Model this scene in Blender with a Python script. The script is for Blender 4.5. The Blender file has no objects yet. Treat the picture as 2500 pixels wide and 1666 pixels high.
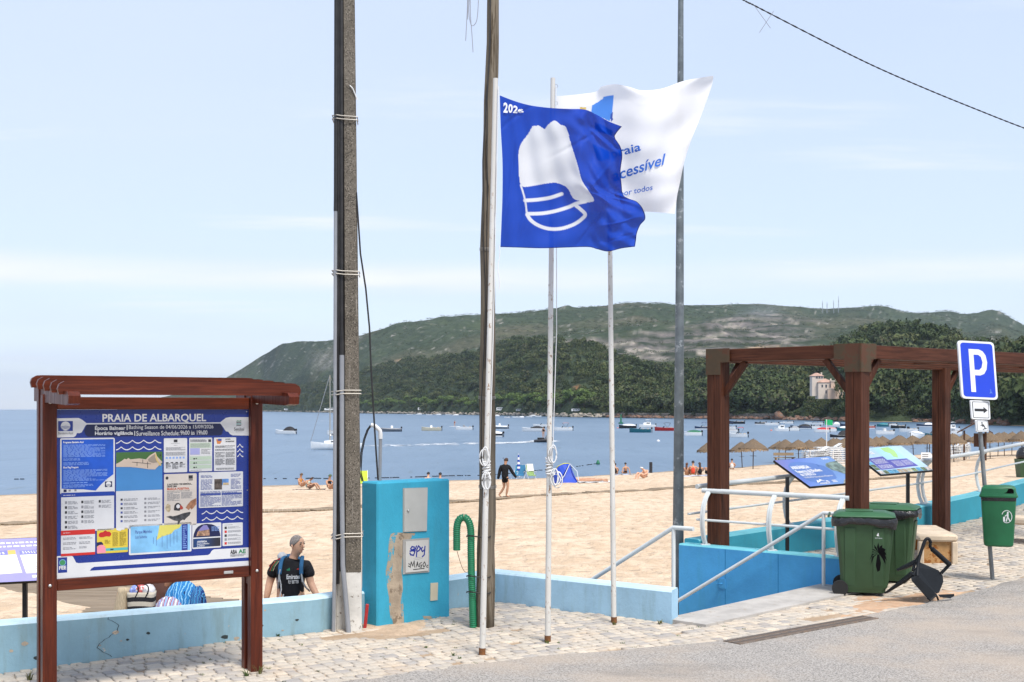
import bpy, bmesh, math, random
import numpy as np
from mathutils import Vector, Matrix, Euler
R = math.radians
random.seed(7)
SC = bpy.context.scene
COL = SC.collection
# camera
CAMH, FPX, CX, HY = 2.35, 3000.0, 1250.0, 999.0
cam_d = bpy.data.cameras.new('camera')
cam = bpy.data.objects.new('camera', cam_d)
COL.objects.link(cam)
cam.location = (0, 0, CAMH)
cam.rotation_euler = (R(90), 0, 0)
cam_d.sensor_width = 36.0
cam_d.lens = 36.0 * FPX / 2500.0
cam_d.shift_y = (HY - 833.0) / 2500.0
cam_d.clip_start = 0.1
cam_d.clip_end = 60000
SC.camera = cam
# sky
SUN_EL, SUN_AZ = R(58), R(152)      # azimuth clockwise from +Y
w = bpy.data.worlds.new('World')
SC.world = w
w.use_nodes = True
nt = w.node_tree
for n in list(nt.nodes):
 nt.nodes.remove(n)
N = nt.nodes.new
L = nt.links.new
out = N('ShaderNodeOutputWorld')
bg = N('ShaderNodeBackground')
sky = N('ShaderNodeTexSky')
sky.sky_type = 'NISHITA'
sky.sun_disc = False
sky.sun_elevation = SUN_EL
sky.sun_rotation = SUN_AZ
sky.altitude = 10
sky.air_density = 1.0
sky.dust_density = 0.3
sky.ozone_density = 1.0
tc = N('ShaderNodeTexCoord')
sep = N('ShaderNodeSeparateXYZ')
L(tc.outputs['Generated'], sep.inputs[0])
def wmath(op, a, b=None):
 m = N('ShaderNodeMath'); m.operation = op
 for i, v in enumerate((a, b)):
  if v is None: continue
  if isinstance(v, (int, float)): m.inputs[i].default_value = v
  else: L(v, m.inputs[i])
 return m.outputs[0]
zc = wmath('ADD', wmath('MAXIMUM', sep.outputs[2], 0.0), 0.06)
comb = N('ShaderNodeCombineXYZ')
L(wmath('DIVIDE', sep.outputs[0], zc), comb.inputs[0])
L(wmath('DIVIDE', sep.outputs[1], zc), comb.inputs[1])
def wnoise(scale, detail, rough, sx, sy, off):
 mp = N('ShaderNodeMapping'); mp.inputs['Scale'].default_value = (sx, sy, 1)
 mp.inputs['Location'].default_value = (off, off * .37, off)
 L(comb.outputs[0], mp.inputs[0])
 t = N('ShaderNodeTexNoise'); t.inputs['Scale'].default_value = scale
 t.inputs['Detail'].default_value = detail; t.inputs['Roughness'].default_value = rough
 L(mp.outputs[0], t.inputs['Vector'])
 return t.outputs[0]
def wramp(src, a, b, va, vb):
 m = N('ShaderNodeMapRange'); m.interpolation_type = 'SMOOTHSTEP'
 L(src, m.inputs[0])
 m.inputs[1].default_value = a; m.inputs[2].default_value = b
 m.inputs[3].default_value = va; m.inputs[4].default_value = vb
 return m.outputs[0]
veil = wramp(wnoise(.35, 5, .55, 1, 1, 3.1), .3, .75, .70, .84)       # thin high cloud veil
wisp = wramp(wnoise(.9, 7, .6, .45, 1.6, 11.3), .58, .80, 0, .22)      # streaks
el = wmath('ADD', sep.outputs[2], wmath('MULTIPLY', wmath('SUBTRACT', wnoise(.5, 3, .5, .25, .6, 5.7), .5), .035))
band = wmath('MULTIPLY', wramp(el, .088, .104, 0, 1), wramp(el, .106, .128, 1, 0))
band = wmath('MULTIPLY', band, wramp(wnoise(.32, 5, .6, .5, .7, 21.4), .46, .66, 0, .26))
wisp = wmath('MAXIMUM', wisp, band)
fac = wmath('MINIMUM', wmath('ADD', veil, wisp), .95)
cmix = N('ShaderNodeMix'); cmix.data_type = 'RGBA'
L(wmath('MULTIPLY', wisp, 4.0), cmix.inputs[0])
cmix.inputs[6].default_value = (4.15, 4.68, 5.80, 1)
cmix.inputs[7].default_value = (5.4, 5.55, 5.8, 1)
mix = N('ShaderNodeMix'); mix.data_type = 'RGBA'
L(fac, mix.inputs[0])
L(sky.outputs[0], mix.inputs[6])
L(cmix.outputs[2], mix.inputs[7])
L(mix.outputs[2], bg.inputs[0])
bg.inputs[1].default_value = 0.10
L(bg.outputs[0], out.inputs[0])
# sun
sd = bpy.data.lights.new('sun', 'SUN')
sd.energy = 2.4
sd.angle = R(18)
sd.color = (1, .95, .87)
sun = bpy.data.objects.new('sun', sd)
COL.objects.link(sun)
sdir = Vector((math.sin(SUN_AZ) * math.cos(SUN_EL), math.cos(SUN_AZ) * math.cos(SUN_EL), math.sin(SUN_EL)))
sun.rotation_euler = sdir.to_track_quat('Z', 'Y').to_euler()
sun.location = sdir * 50
SC.view_settings.view_transform = 'Standard'
SC.view_settings.look = 'None'
SC.view_settings.gamma = 1
SC.view_settings.exposure = 0.95
SC.view_settings.use_curve_mapping = False
SC.render.engine = 'CYCLES'
SC.cycles.use_denoising = True
SC.cycles.max_bounces = 6
SC.cycles.transparent_max_bounces = 8
SC.cycles.volume_bounces = 0
# helpers
def gp(px, py, z=0.0):
 """point of a level surface at height z that photo pixel (px, py) shows"""
 Y = FPX * (CAMH - z) / (py - HY)
 return Vector(((px - CX) / FPX * Y, Y, z))
def at(px, py, Y):
 return Vector(((px - CX) / FPX * Y, Y, CAMH - (py - HY) * Y / FPX))
def lerp(a, b, t): return a + (b - a) * t
def interp(x, tab):
 return float(np.interp(x, [t[0] for t in tab], [t[1] for t in tab]))
def sstep(a, b, x):
 t = min(1, max(0, (x - a) / (b - a))); return t * t * (3 - 2 * t)
class MB:
 """collects shapes; build() links them as one mesh object"""
 def __init__(s): s.v = []; s.f = []; s.m = []; s.mi = 0; s.X = None
 def add(s, vs, fs):
  b = len(s.v)
  for p in vs:
   p = Vector(p)
   s.v.append(s.X @ p if s.X is not None else p)
  for f in fs:
   s.f.append([b + i for i in f]); s.m.append(s.mi)
  return s
 def box(s, c, d, rot=None, bev=0.0):
  c = Vector(c); hx, hy, hz = d[0] / 2, d[1] / 2, d[2] / 2
  M = rot if rot is not None else Matrix.Identity(3)
  if bev <= 0:
   vs = [c + M @ Vector((x * hx, y * hy, z * hz)) for x in (-1, 1) for y in (-1, 1) for z in (-1, 1)]
   fs = [(0, 1, 3, 2), (4, 6, 7, 5), (0, 4, 5, 1), (2, 3, 7, 6), (0, 2, 6, 4), (1, 5, 7, 3)]
   return s.add(vs, fs)
  bev = min(bev, hx * .9, hy * .9, hz * .9)
  vs, idx = [], {}
  for x in (-1, 1):
   for y in (-1, 1):
    for z in (-1, 1):
     for ax in range(3):
      p = [x * hx, y * hy, z * hz]
      sg = (x, y, z)
      for k in range(3):
       if k != ax: p[k] -= sg[k] * bev
      idx[(x, y, z, ax)] = len(vs); vs.append(c + M @ Vector(p))
  fs = []
  for ax in range(3):
   o = [k for k in range(3) if k != ax]
   for sg in (-1, 1):
    q = []
    for a, b in ((-1, -1), (1, -1), (1, 1), (-1, 1)):
     k = [0, 0, 0]; k[ax] = sg; k[o[0]] = a; k[o[1]] = b
     q.append(idx[(*k, ax)])
    fs.append(q if (sg > 0) == (ax != 1) else q[::-1])
  for ax in range(3):
   o = [k for k in range(3) if k != ax]
   for a in (-1, 1):
    for b in (-1, 1):
     k0 = [0, 0, 0]; k1 = [0, 0, 0]
     k0[ax] = -1; k1[ax] = 1
     for k in (k0, k1): k[o[0]] = a; k[o[1]] = b
     fs.append([idx[(*k0, o[0])], idx[(*k1, o[0])], idx[(*k1, o[1])], idx[(*k0, o[1])]])
  for x in (-1, 1):
   for y in (-1, 1):
    for z in (-1, 1):
     fs.append([idx[(x, y, z, k)] for k in range(3)])
  return s.add(vs, fs)
 def tube(s, pts, r, n=8, cap=True, flat=1.0):
  pts = [Vector(p) for p in pts]
  rs = r if isinstance(r, (list, tuple)) else [r] * len(pts)
  rings = []; up = None
  for i, p in enumerate(pts):
   t = (pts[min(i + 1, len(pts) - 1)] - pts[max(i - 1, 0)])
   if t.length < 1e-9: t = Vector((0, 0, 1))
   t.normalize()
   if up is None:
    up = Vector((0, 0, 1)) if abs(t.z) < .9 else Vector((1, 0, 0))
   a = t.cross(up)
   if a.length < 1e-6: a = t.orthogonal()
   a.normalize(); b = t.cross(a).normalized(); up = -b if False else up
   rings.append([p + (a * math.cos(2 * math.pi * k / n) + b * flat * math.sin(2 * math.pi * k / n)) * rs[i] for k in range(n)])
  vs = [q for rg in rings for q in rg]; fs = []
  for i in range(len(pts) - 1):
   for k in range(n):
    k2 = (k + 1) % n
    fs.append((i * n + k, i * n + k2, (i + 1) * n + k2, (i + 1) * n + k))
  if cap:
   fs.append(tuple(range(n))[::-1]); fs.append(tuple((len(pts) - 1) * n + k for k in range(n)))
  return s.add(vs, fs)
 def lathe(s, prof, n=16, c=(0, 0, 0), cap=True):
  c = Vector(c); vs = []; fs = []
  for (r, z) in prof:
   for k in range(n):
    a = 2 * math.pi * k / n
    vs.append(c + Vector((r * math.cos(a), r * math.sin(a), z)))
  for i in range(len(prof) - 1):
   for k in range(n):
    k2 = (k + 1) % n
    fs.append((i * n + k, i * n + k2, (i + 1) * n + k2, (i + 1) * n + k))
  if cap:
   fs.append(tuple(range(n))[::-1]); fs.append(tuple((len(prof) - 1) * n + k for k in range(n)))
  return s.add(vs, fs)
 def loft(s, rings, cap=True):
  n = len(rings[0]); vs = [Vector(p) for rg in rings for p in rg]; fs = []
  for i in range(len(rings) - 1):
   for k in range(n):
    k2 = (k + 1) % n
    fs.append((i * n + k, i * n + k2, (i + 1) * n + k2, (i + 1) * n + k))
  if cap:
   fs.append(tuple(range(n))[::-1]); fs.append(tuple((len(rings) - 1) * n + k for k in range(n)))
  return s.add(vs, fs)
 def prism(s, poly, e0, e1, fn):
  """2-D outline extruded from e0 to e1; fn(a, b, e) gives the point"""
  n = len(poly)
  vs = [fn(a, b, e0) for a, b in poly] + [fn(a, b, e1) for a, b in poly]
  fs = [tuple(range(n))[::-1], tuple(range(n, 2 * n))]
  for k in range(n):
   k2 = (k + 1) % n
   fs.append((k, k2, n + k2, n + k))
  return s.add(vs, fs)
 def quad(s, a, b, c, d): return s.add([a, b, c, d], [(0, 1, 2, 3)])
 def mesh(s, name, mats, smooth=False, fix=True):
  me = bpy.data.meshes.new(name)
  me.from_pydata([tuple(p) for p in s.v], [], s.f)
  ml = mats if isinstance(mats, (list, tuple)) else [mats]
  for m in ml: me.materials.append(m)
  if len(ml) > 1: me.polygons.foreach_set('material_index', s.m)
  if fix:
   bm = bmesh.new(); bm.from_mesh(me)
   bmesh.ops.recalc_face_normals(bm, faces=bm.faces); bm.to_mesh(me); bm.free()
  if smooth:
   me.polygons.foreach_set('use_smooth', [True] * len(me.polygons))
   if smooth is not True: sharp(me, smooth)
  me.update()
  return me
 def build(s, name, mats, parent=None, smooth=False, fix=True):
  return link(name, s.mesh(name, mats, smooth, fix), parent)
def sharp(me, ang):
 try: me.set_sharp_from_angle(angle=R(ang))
 except Exception: pass
def link(name, data, parent=None):
 o = bpy.data.objects.new(name, data); COL.objects.link(o)
 if parent is not None: o.parent = parent
 return o
def tag(o, label=None, cat=None, group=None, kind=None):
 if label: o['label'] = label
 if cat: o['category'] = cat
 if group: o['group'] = group
 if kind: o['kind'] = kind
 return o
def thing(name, label, cat, loc=(0, 0, 0), rz=0.0, group=None):
 o = bpy.data.objects.new(name, None); COL.objects.link(o)
 o.empty_display_size = .2
 o.location = loc; o.rotation_euler = (0, 0, rz)
 return tag(o, label, cat, group)
def copy_tree(o, parent=None):
 c = o.copy(); COL.objects.link(c)
 if parent is not None: c.parent = parent
 for ch in o.children: copy_tree(ch, c)
 return c
# materials
MATS = {}
def mat_nodes(name):
 m = bpy.data.materials.new(name); m.use_nodes = True
 t = m.node_tree
 return m, t, t.nodes['Principled BSDF']
def nnoise(t, vec, scale, detail=4, rough=.55, dim=None):
 n = t.nodes.new('ShaderNodeTexNoise'); n.inputs['Scale'].default_value = scale
 n.inputs['Detail'].default_value = detail; n.inputs['Roughness'].default_value = rough
 if vec is not None: t.links.new(vec, n.inputs['Vector'])
 return n.outputs[0]
def nramp(t, src, a, b, va=0., vb=1., smooth=True):
 m = t.nodes.new('ShaderNodeMapRange')
 if smooth: m.interpolation_type = 'SMOOTHSTEP'
 t.links.new(src, m.inputs[0])
 m.inputs[1].default_value = a; m.inputs[2].default_value = b
 m.inputs[3].default_value = va; m.inputs[4].default_value = vb
 return m.outputs[0]
def nmix(t, fac, a, b, mode='MIX'):
 m = t.nodes.new('ShaderNodeMix'); m.data_type = 'RGBA'; m.blend_type = mode
 for i, v in ((0, fac), (6, a), (7, b)):
  if isinstance(v, (int, float)): m.inputs[i].default_value = v
  elif isinstance(v, tuple): m.inputs[i].default_value = (*v[:3], 1)
  else: t.links.new(v, m.inputs[i])
 return m.outputs[2]
def nmath(t, op, a, b=None):
 m = t.nodes.new('ShaderNodeMath'); m.operation = op
 for i, v in enumerate((a, b)):
  if v is None: continue
  if isinstance(v, (int, float)): m.inputs[i].default_value = v
  else: t.links.new(v, m.inputs[i])
 return m.outputs[0]
def ncoord(t, which='Object', scale=None):
 c = t.nodes.new('ShaderNodeTexCoord'); o = c.outputs[which]
 if scale:
  mp = t.nodes.new('ShaderNodeMapping'); mp.inputs['Scale'].default_value = scale
  t.links.new(o, mp.inputs[0]); o = mp.outputs[0]
 return o
def nbump(t, h, strength, dist, b):
 n = t.nodes.new('ShaderNodeBump'); n.inputs['Strength'].default_value = strength
 n.inputs['Distance'].default_value = dist
 t.links.new(h, n.inputs['Height']); t.links.new(n.outputs[0], b.inputs['Normal'])
def M(name, col, rough=.6, var=.12, scale=6., bump=0., bscale=60., metal=0., spec=.4, wear=None, wthr=.62, wscale=12., wfine=None, stretch=None, bdist=.01):
 """principled with uneven colour, fine relief and optional worn patches of a second colour"""
 if name in MATS: return MATS[name]
 m, t, b = mat_nodes(name)
 vec = ncoord(t, 'Object', stretch)
 n1 = nnoise(t, vec, scale, 5, .6)
 dark = tuple(c * (1 - var) for c in col); light = tuple(min(1, c * (1 + var)) for c in col)
 c = nmix(t, nramp(t, n1, .3, .7), dark, light)
 r = nramp(t, n1, .3, .7, rough * .9, min(1, rough * 1.12))
 if wear is not None:
  n2 = nnoise(t, vec, wscale, 8, .68)
  f = nramp(t, n2, wthr, wthr + .05)
  c = nmix(t, f, c, wear)
 t.links.new(c, b.inputs['Base Color']); t.links.new(r, b.inputs['Roughness'])
 b.inputs['Metallic'].default_value = metal
 b.inputs['Specular IOR Level'].default_value = spec
 if bump > 0: nbump(t, nnoise(t, vec, bscale, 4, .6), bump, bdist, b)
 MATS[name] = m
 return m
def flat(name, col, rough=.5, spec=.4, metal=0.): return M(name, col, rough, .05, 3., 0, spec=spec, metal=metal)
def wood(name, col, dark, scale=3., rough=.45, axis=2, bump=.25):
 """timber with grain along the given object axis"""
 if name in MATS: return MATS[name]
 m, t, b = mat_nodes(name)
 s = [14., 14., 14.]; s[axis] = .8
 vec = ncoord(t, 'Object', tuple(s))
 n1 = nnoise(t, vec, scale, 7, .62)
 n2 = nnoise(t, ncoord(t, 'Object'), 1.6, 4, .6)
 c = nmix(t, nramp(t, n1, .32, .68), dark, col)
 c = nmix(t, nramp(t, n2, .35, .7, 0, .55), c, tuple(x * .72 for x in col))
 t.links.new(c, b.inputs['Base Color'])
 t.links.new(nramp(t, n1, .3, .7, rough + .12, rough - .08), b.inputs['Roughness'])
 nbump(t, n1, bump, .004, b)
 b.inputs['Specular IOR Level'].default_value = .22
 MATS[name] = m
 return m
# numpy noise
def _hash(ix, iy, seed):
 h = (ix.astype(np.int64) * 374761393 + iy.astype(np.int64) * 668265263 + seed * 974634777) & 0x7fffffff
 h = ((h ^ (h >> 13)) * 1274126177) & 0x7fffffff
 return ((h ^ (h >> 16)) & 0xffff) / 65535.0
def vnoise(x, y, seed=0):
 x = np.asarray(x, float); y = np.asarray(y, float)
 ix = np.floor(x); iy = np.floor(y); fx = x - ix; fy = y - iy
 fx = fx * fx * (3 - 2 * fx); fy = fy * fy * (3 - 2 * fy)
 a = _hash(ix, iy, seed); b = _hash(ix + 1, iy, seed); c = _hash(ix, iy + 1, seed); d = _hash(ix + 1, iy + 1, seed)
 return (a * (1 - fx) + b * fx) * (1 - fy) + (c * (1 - fx) + d * fx) * fy
def fbm(x, y, seed=0, octv=4):
 s = 0; a = .5; k = 1.
 for i in range(octv):
  s = s + a * vnoise(np.asarray(x) * k, np.asarray(y) * k, seed + i * 17); a *= .5; k *= 2.03
 return s / (1 - .5 ** octv)
def np_mesh(name, V, F, mats, smooth=False, attrs=None):
 """V (n,3), F (m,k) arrays -> mesh; attrs: {name: (n,) float or (n,3) colour}"""
 V = np.asarray(V, np.float32); F = np.asarray(F, np.int32)
 me = bpy.data.meshes.new(name)
 me.vertices.add(len(V)); me.vertices.foreach_set('co', V.ravel())
 k = F.shape[1]
 me.loops.add(F.size); me.loops.foreach_set('vertex_index', F.ravel())
 me.polygons.add(len(F)); me.polygons.foreach_set('loop_start', np.arange(0, F.size, k, dtype=np.int32))
 try: me.polygons.foreach_set('loop_total', np.full(len(F), k, np.int32))
 except Exception: pass
 for m in (mats if isinstance(mats, (list, tuple)) else [mats]): me.materials.append(m)
 if smooth: me.polygons.foreach_set('use_smooth', np.ones(len(F), bool))
 me.update(calc_edges=True)
 for an, ar in (attrs or {}).items():
  ar = np.asarray(ar, np.float32)
  if ar.ndim == 1:
   a = me.attributes.new(an, 'FLOAT', 'POINT'); a.data.foreach_set('value', ar)
  else:
   a = me.attributes.new(an, 'FLOAT_COLOR', 'POINT')
   a.data.foreach_set('color', np.concatenate([ar, np.ones((len(ar), 1), np.float32)], 1).ravel())
 return me
def grid_faces(nu, nv):
 i, j = np.meshgrid(np.arange(nu - 1), np.arange(nv - 1), indexing='ij')
 a = (i * nv + j).ravel()
 return np.stack([a, a + nv, a + nv + 1, a + 1], 1)
# a side scene for evaluating curves and modifiers
TMP = bpy.data.scenes.new('workbench')
def bake(o):
 TMP.collection.objects.link(o); vl = TMP.view_layers[0]; vl.update(); dg = vl.depsgraph; dg.update()
 me = bpy.data.meshes.new_from_object(o.evaluated_get(dg)); TMP.collection.objects.unlink(o)
 return me
# lettering
_TXT = {}
def text2d(body, bold=0.0):
 """filled letters as 2-D triangles, scaled to a unit-high line; returns verts, faces, width"""
 k = (body, bold)
 if k in _TXT: return _TXT[k]
 cu = bpy.data.curves.new('lettering', 'FONT'); cu.body = body; cu.size = 1.0
 cu.offset = bold; cu.resolution_u = 3; cu.fill_mode = 'FRONT'
 o = bpy.data.objects.new('lettering', cu)
 me = bake(o)
 vs = [(v.co.x, v.co.y) for v in me.vertices]; fs = [tuple(p.vertices) for p in me.polygons]
 bpy.data.objects.remove(o); bpy.data.curves.remove(cu); bpy.data.meshes.remove(me)
 _TXT[k] = (vs, fs)
 return _TXT[k]
def put_text(mb, body, u0, u1, v0, v1, fn, bold=0.0, slant=0.0, base=None):
 """fit the letters into the box u0..u1, v0..v1; fn(u, v) gives the 3-D point"""
 vs, fs = text2d(body, bold)
 xs = [p[0] for p in vs]; ys = [p[1] for p in vs]
 x0, x1, y0, y1 = min(xs), max(xs), min(ys), max(ys)
 if base: y0, y1 = base
 out = []
 for x, y in vs:
  a = (x - x0) / (x1 - x0); b = (y - y0) / (y1 - y0)
  out.append(fn(lerp(u0, u1, a) + slant * b * (v1 - v0), lerp(v0, v1, b)))
 mb.add(out, fs)
# the setting
def gz(x, y):
 """ground height of the promenade: dips to the left, climbs to the right"""
 return -.05 * max(0., -(x + 2.6)) + .04 * max(0., .7 * (x - 4.2) + .7 * (y - 16))
UV = Vector((.7, .714, 0)); VV = Vector((-.752, .66, 0))
WALL_A = [(-9.0, 8.97), (-4.75, 11.39), (-2.11, 12.92), (-1.35, 13.65), (-.71, 14.42), (-.2, 15.0)]
C_END = Vector((1.81, 13.42, 0)); C_COR = Vector((-.2, 15.0, 0))
ST_R = Vector((4.2, 16.2, 0))
BLUE_R = Vector((4.30, 16.12, 0)); BLUE_L = Vector((2.42, 17.82, 0))
PARAPET = [(2.72, 17.85), (3.3, 18.3), (5.3, 19.85), (7.3, 21.45), (8.8, 23.0), (10.3, 24.85), (13.5, 28.6), (18.0, 34.0)]
ROAD_EDGE = [(-9, 5.2), (-4.5, 8.5), (-1.26, 10.7), (.04, 11.58), (1.58, 12.19), (2.13, 12.46), (3.97, 13.96), (4.83, 14.66), (6.88, 16.5), (9.5, 19.0), (14, 23.2), (22, 30.5)]
PAV = [p for p in ROAD_EDGE] + [(18.0, 34.0)] + PARAPET[::-1] + [(BLUE_L.x + .13, BLUE_L.y + .14), (BLUE_R.x + .13, BLUE_R.y + .14), tuple(ST_R[:2]), tuple(C_END[:2]), tuple(C_COR[:2])] + WALL_A[::-1]
def in_poly(x, y, P):
 c = False; n = len(P); j = n - 1
 for i in range(n):
  xi, yi = P[i]; xj, yj = P[j]
  if (yi > y) != (yj > y) and x < (xj - xi) * (y - yi) / (yj - yi) + xi: c = not c
  j = i
 return c
def np_in_poly(x, y, P):
 c = np.zeros(x.shape, bool); n = len(P); j = n - 1
 for i in range(n):
  xi, yi = P[i]; xj, yj = P[j]
  if yi != yj:
   c ^= ((yi > y) != (yj > y)) & (x < (xj - xi) * (y - yi) / (yj - yi) + xi)
  j = i
 return c
def np_gz(x, y):
 return -.05 * np.maximum(0, -(x + 2.6)) + .04 * np.maximum(0, .7 * (x - 4.2) + .7 * (y - 16))
# materials of the ground
def m_bedding():
 m, t, b = mat_nodes('sandy_bedding')
 v = ncoord(t)
 n = nnoise(t, v, 3, 6, .65); n2 = nnoise(t, v, 55, 4, .7)
 c = nmix(t, nramp(t, n, .35, .65), (.35, .25, .165), (.46, .355, .26))
 c = nmix(t, nramp(t, n2, .35, .7, 0, .55), c, (.30, .22, .15))
 t.links.new(c, b.inputs['Base Color']); b.inputs['Roughness'].default_value = .95
 b.inputs['Specular IOR Level'].default_value = .1
 nbump(t, n2, .5, .01, b)
 return m
def m_stone():
 m, t, b = mat_nodes('limestone_setts')
 a = t.nodes.new('ShaderNodeAttribute'); a.attribute_name = 'tint'
 v = ncoord(t)
 n = nnoise(t, v, 38, 6, .65); n2 = nnoise(t, v, 2.2, 5, .6); n3 = nnoise(t, v, 140, 3, .6)
 cr = t.nodes.new('ShaderNodeValToRGB'); e = cr.color_ramp
 e.elements[0].position = 0; e.elements[0].color = (.33, .31, .295, 1)
 e.elements[1].position = 1; e.elements[1].color = (.62, .54, .44, 1)
 for p, c in ((.16, (.40, .37, .34)), (.36, (.48, .43, .36)), (.6, (.54, .47, .385)), (.78, (.50, .45, .385)), (.9, (.58, .50, .40))):
  k = e.elements.new(p); k.color = (*c, 1)
 t.links.new(a.outputs['Fac'], cr.inputs[0])
 c = nmix(t, nramp(t, n, .35, .75, 0, .5), cr.outputs[0], (.34, .28, .22))
 c = nmix(t, nramp(t, n2, .48, .72, 0, .6), c, (.52, .41, .30))
 c = nmix(t, nramp(t, n3, .55, .75, 0, .35), c, (.25, .21, .18))
 t.links.new(c, b.inputs['Base Color']); b.inputs['Roughness'].default_value = .82
 b.inputs['Specular IOR Level'].default_value = .25
 nbump(t, n, .6, .008, b)
 return m
def m_asphalt():
 m, t, b = mat_nodes('worn_asphalt')
 v = ncoord(t)
 vo = t.nodes.new('ShaderNodeTexVoronoi'); vo.inputs['Scale'].default_value = 95
 t.links.new(v, vo.inputs['Vector'])
 n = nnoise(t, v, .55, 6, .62); n2 = nnoise(t, v, 46, 4, .75); n3 = nnoise(t, ncoord(t, 'Object', (.5, 1.4, 1)), .9, 4, .6)
 c = nmix(t, nramp(t, n2, .36, .64), (.19, .175, .16), (.42, .385, .345))
 s = t.nodes.new('ShaderNodeSeparateColor'); t.links.new(vo.outputs['Color'], s.inputs[0])
 c = nmix(t, nramp(t, s.outputs[0], .45, .95, 0, .75), c, (.46, .43, .40))
 c = nmix(t, nramp(t, s.outputs[1], .75, .95, 0, .7), c, (.10, .095, .092))
 c = nmix(t, nramp(t, n, .40, .66, 0, .65), c, (.43, .35, .275))
 c = nmix(t, nramp(t, n3, .52, .70, 0, .38), c, (.15, .143, .135))
 t.links.new(c, b.inputs['Base Color']); b.inputs['Roughness'].default_value = .88
 b.inputs['Specular IOR Level'].default_value = .25
 nbump(t, n2, .7, .012, b)
 return m
def m_sand():
 m, t, b = mat_nodes('beach_sand')
 v = ncoord(t)
 n = nnoise(t, v, .12, 5, .6); n2 = nnoise(t, ncoord(t, 'Object', (1, .55, 1)), 2.6, 5, .60); n3 = nnoise(t, v, 30, 3, .7)
 c = nmix(t, nramp(t, n, .3, .7), (.585, .445, .312), (.67, .535, .398))
 c = nmix(t, nramp(t, n2, .42, .60, 0, .60), c, (.475, .345, .23))
 c = nmix(t, nramp(t, n3, .55, .8, 0, .3), c, (.42, .30, .19))
 sx = t.nodes.new('ShaderNodeSeparateXYZ'); t.links.new(v, sx.inputs[0])
 c = nmix(t, nramp(t, sx.outputs[2], -2.62, -2.44, .8, 0), c, (.30, .23, .17))
 t.links.new(c, b.inputs['Base Color']); b.inputs['Roughness'].default_value = .95
 b.inputs['Specular IOR Level'].default_value = .1
 vo = t.nodes.new('ShaderNodeTexVoronoi'); vo.inputs['Scale'].default_value = 1.9; t.links.new(v, vo.inputs['Vector'])
 h = nmath(t, 'ADD', n2, nramp(t, vo.outputs['Distance'], .05, .34, -.28, 0))
 nbump(t, h, 1.0, .24, b)
 return m
def m_sea():
 m, t, b = mat_nodes('sea_water')
 g = t.nodes.new('ShaderNodeNewGeometry')
 def mp(s, rot=0):
  q = t.nodes.new('ShaderNodeMapping'); q.inputs['Scale'].default_value = s
  q.inputs['Rotation'].default_value = (0, 0, rot)
  t.links.new(g.outputs['Position'], q.inputs[0]); return q.outputs[0]
 n1 = nnoise(t, mp((1.0, .12, 1), .06), 1.1, 4, .62)
 n2 = nnoise(t, mp((.6, .10, 1), -.05), .35, 6, .62)
 n3 = nnoise(t, mp((.25, 1.0, 1), .1), .012, 5, .6)
 h = nmath(t, 'ADD', nmath(t, 'MULTIPLY', n1, .40), nmath(t, 'MULTIPLY', n2, 1.5))
 c = nmix(t, nramp(t, n3, .35, .65), (.080, .145, .230), (.110, .182, .272))
 c = nmix(t, nramp(t, n2, .50, .66, 0, .50), c, (.050, .112, .190))
 c = nmix(t, nramp(t, n1, .60, .70, 0, .65), c, (.045, .085, .110))  # shading of the wave faces is put into the colour, stretched in depth
 c = nmix(t, nramp(t, n1, .27, .36, .35, 0), c, (.20, .29, .39))
 t.links.new(c, b.inputs['Base Color'])
 b.inputs['Roughness'].default_value = .28
 b.inputs['IOR'].default_value = 1.33
 b.inputs['Specular IOR Level'].default_value = .42
 nbump(t, h, .6, .4, b)
 return m
SAND, STONE, BED, ASPH, SEA = m_sand(), m_stone(), m_bedding(), m_asphalt(), m_sea()
# sea
mb = MB()
S = 11500
mb.quad((-S, 20, -2.70), (S, 20, -2.70), (S, S, -2.70), (-S, S, -2.70))
tag(mb.build('sea', SEA), kind='structure')
# beach
WATERLINE = [(-90, 40), (-29.8, 72), (-16, 80.5), (2.2, 89), (19.3, 106), (30, 121), (44, 135), (60, 149), (160, 215)]
def np_beach(x, y):
 yw = np.interp(x, [p[0] for p in WATERLINE], [p[1] for p in WATERLINE])
 yw = yw + 1.6 * (fbm(x * .11, x * 0 + 3.3, 5, 3) - .5) * 2
 d = (yw - y) * .86
 z = np.interp(d, [-60, -6, 0, 4, 8, 28, 45, 64, 90], [-6, -3.1, -2.7, -2.50, -2.33, -1.49, -1.12, -.86, -.82])
 z = z + (fbm(x * .35, y * .35, 9, 3) - .5) * .10 + (fbm(x * 1.3, y * 1.3, 31, 2) - .5) * .11 * (d > 2)
 return z
def beach_z(x, y): return float(np_beach(np.array([x], float), np.array([y], float))[0])
xs = np.concatenate([np.linspace(-75, -12, 90), np.linspace(-11.8, 14, 160), np.linspace(14.4, 150, 150)])
ys = np.concatenate([np.linspace(7, 40, 170), np.linspace(40.4, 175, 200)])
gx, gy = np.meshgrid(xs, ys, indexing='ij')
V = np.stack([gx.ravel(), gy.ravel(), np_beach(gx.ravel(), gy.ravel())], 1)
tag(link('beach', np_mesh('beach', V, grid_faces(len(xs), len(ys)), SAND, True)), kind='structure')
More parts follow.
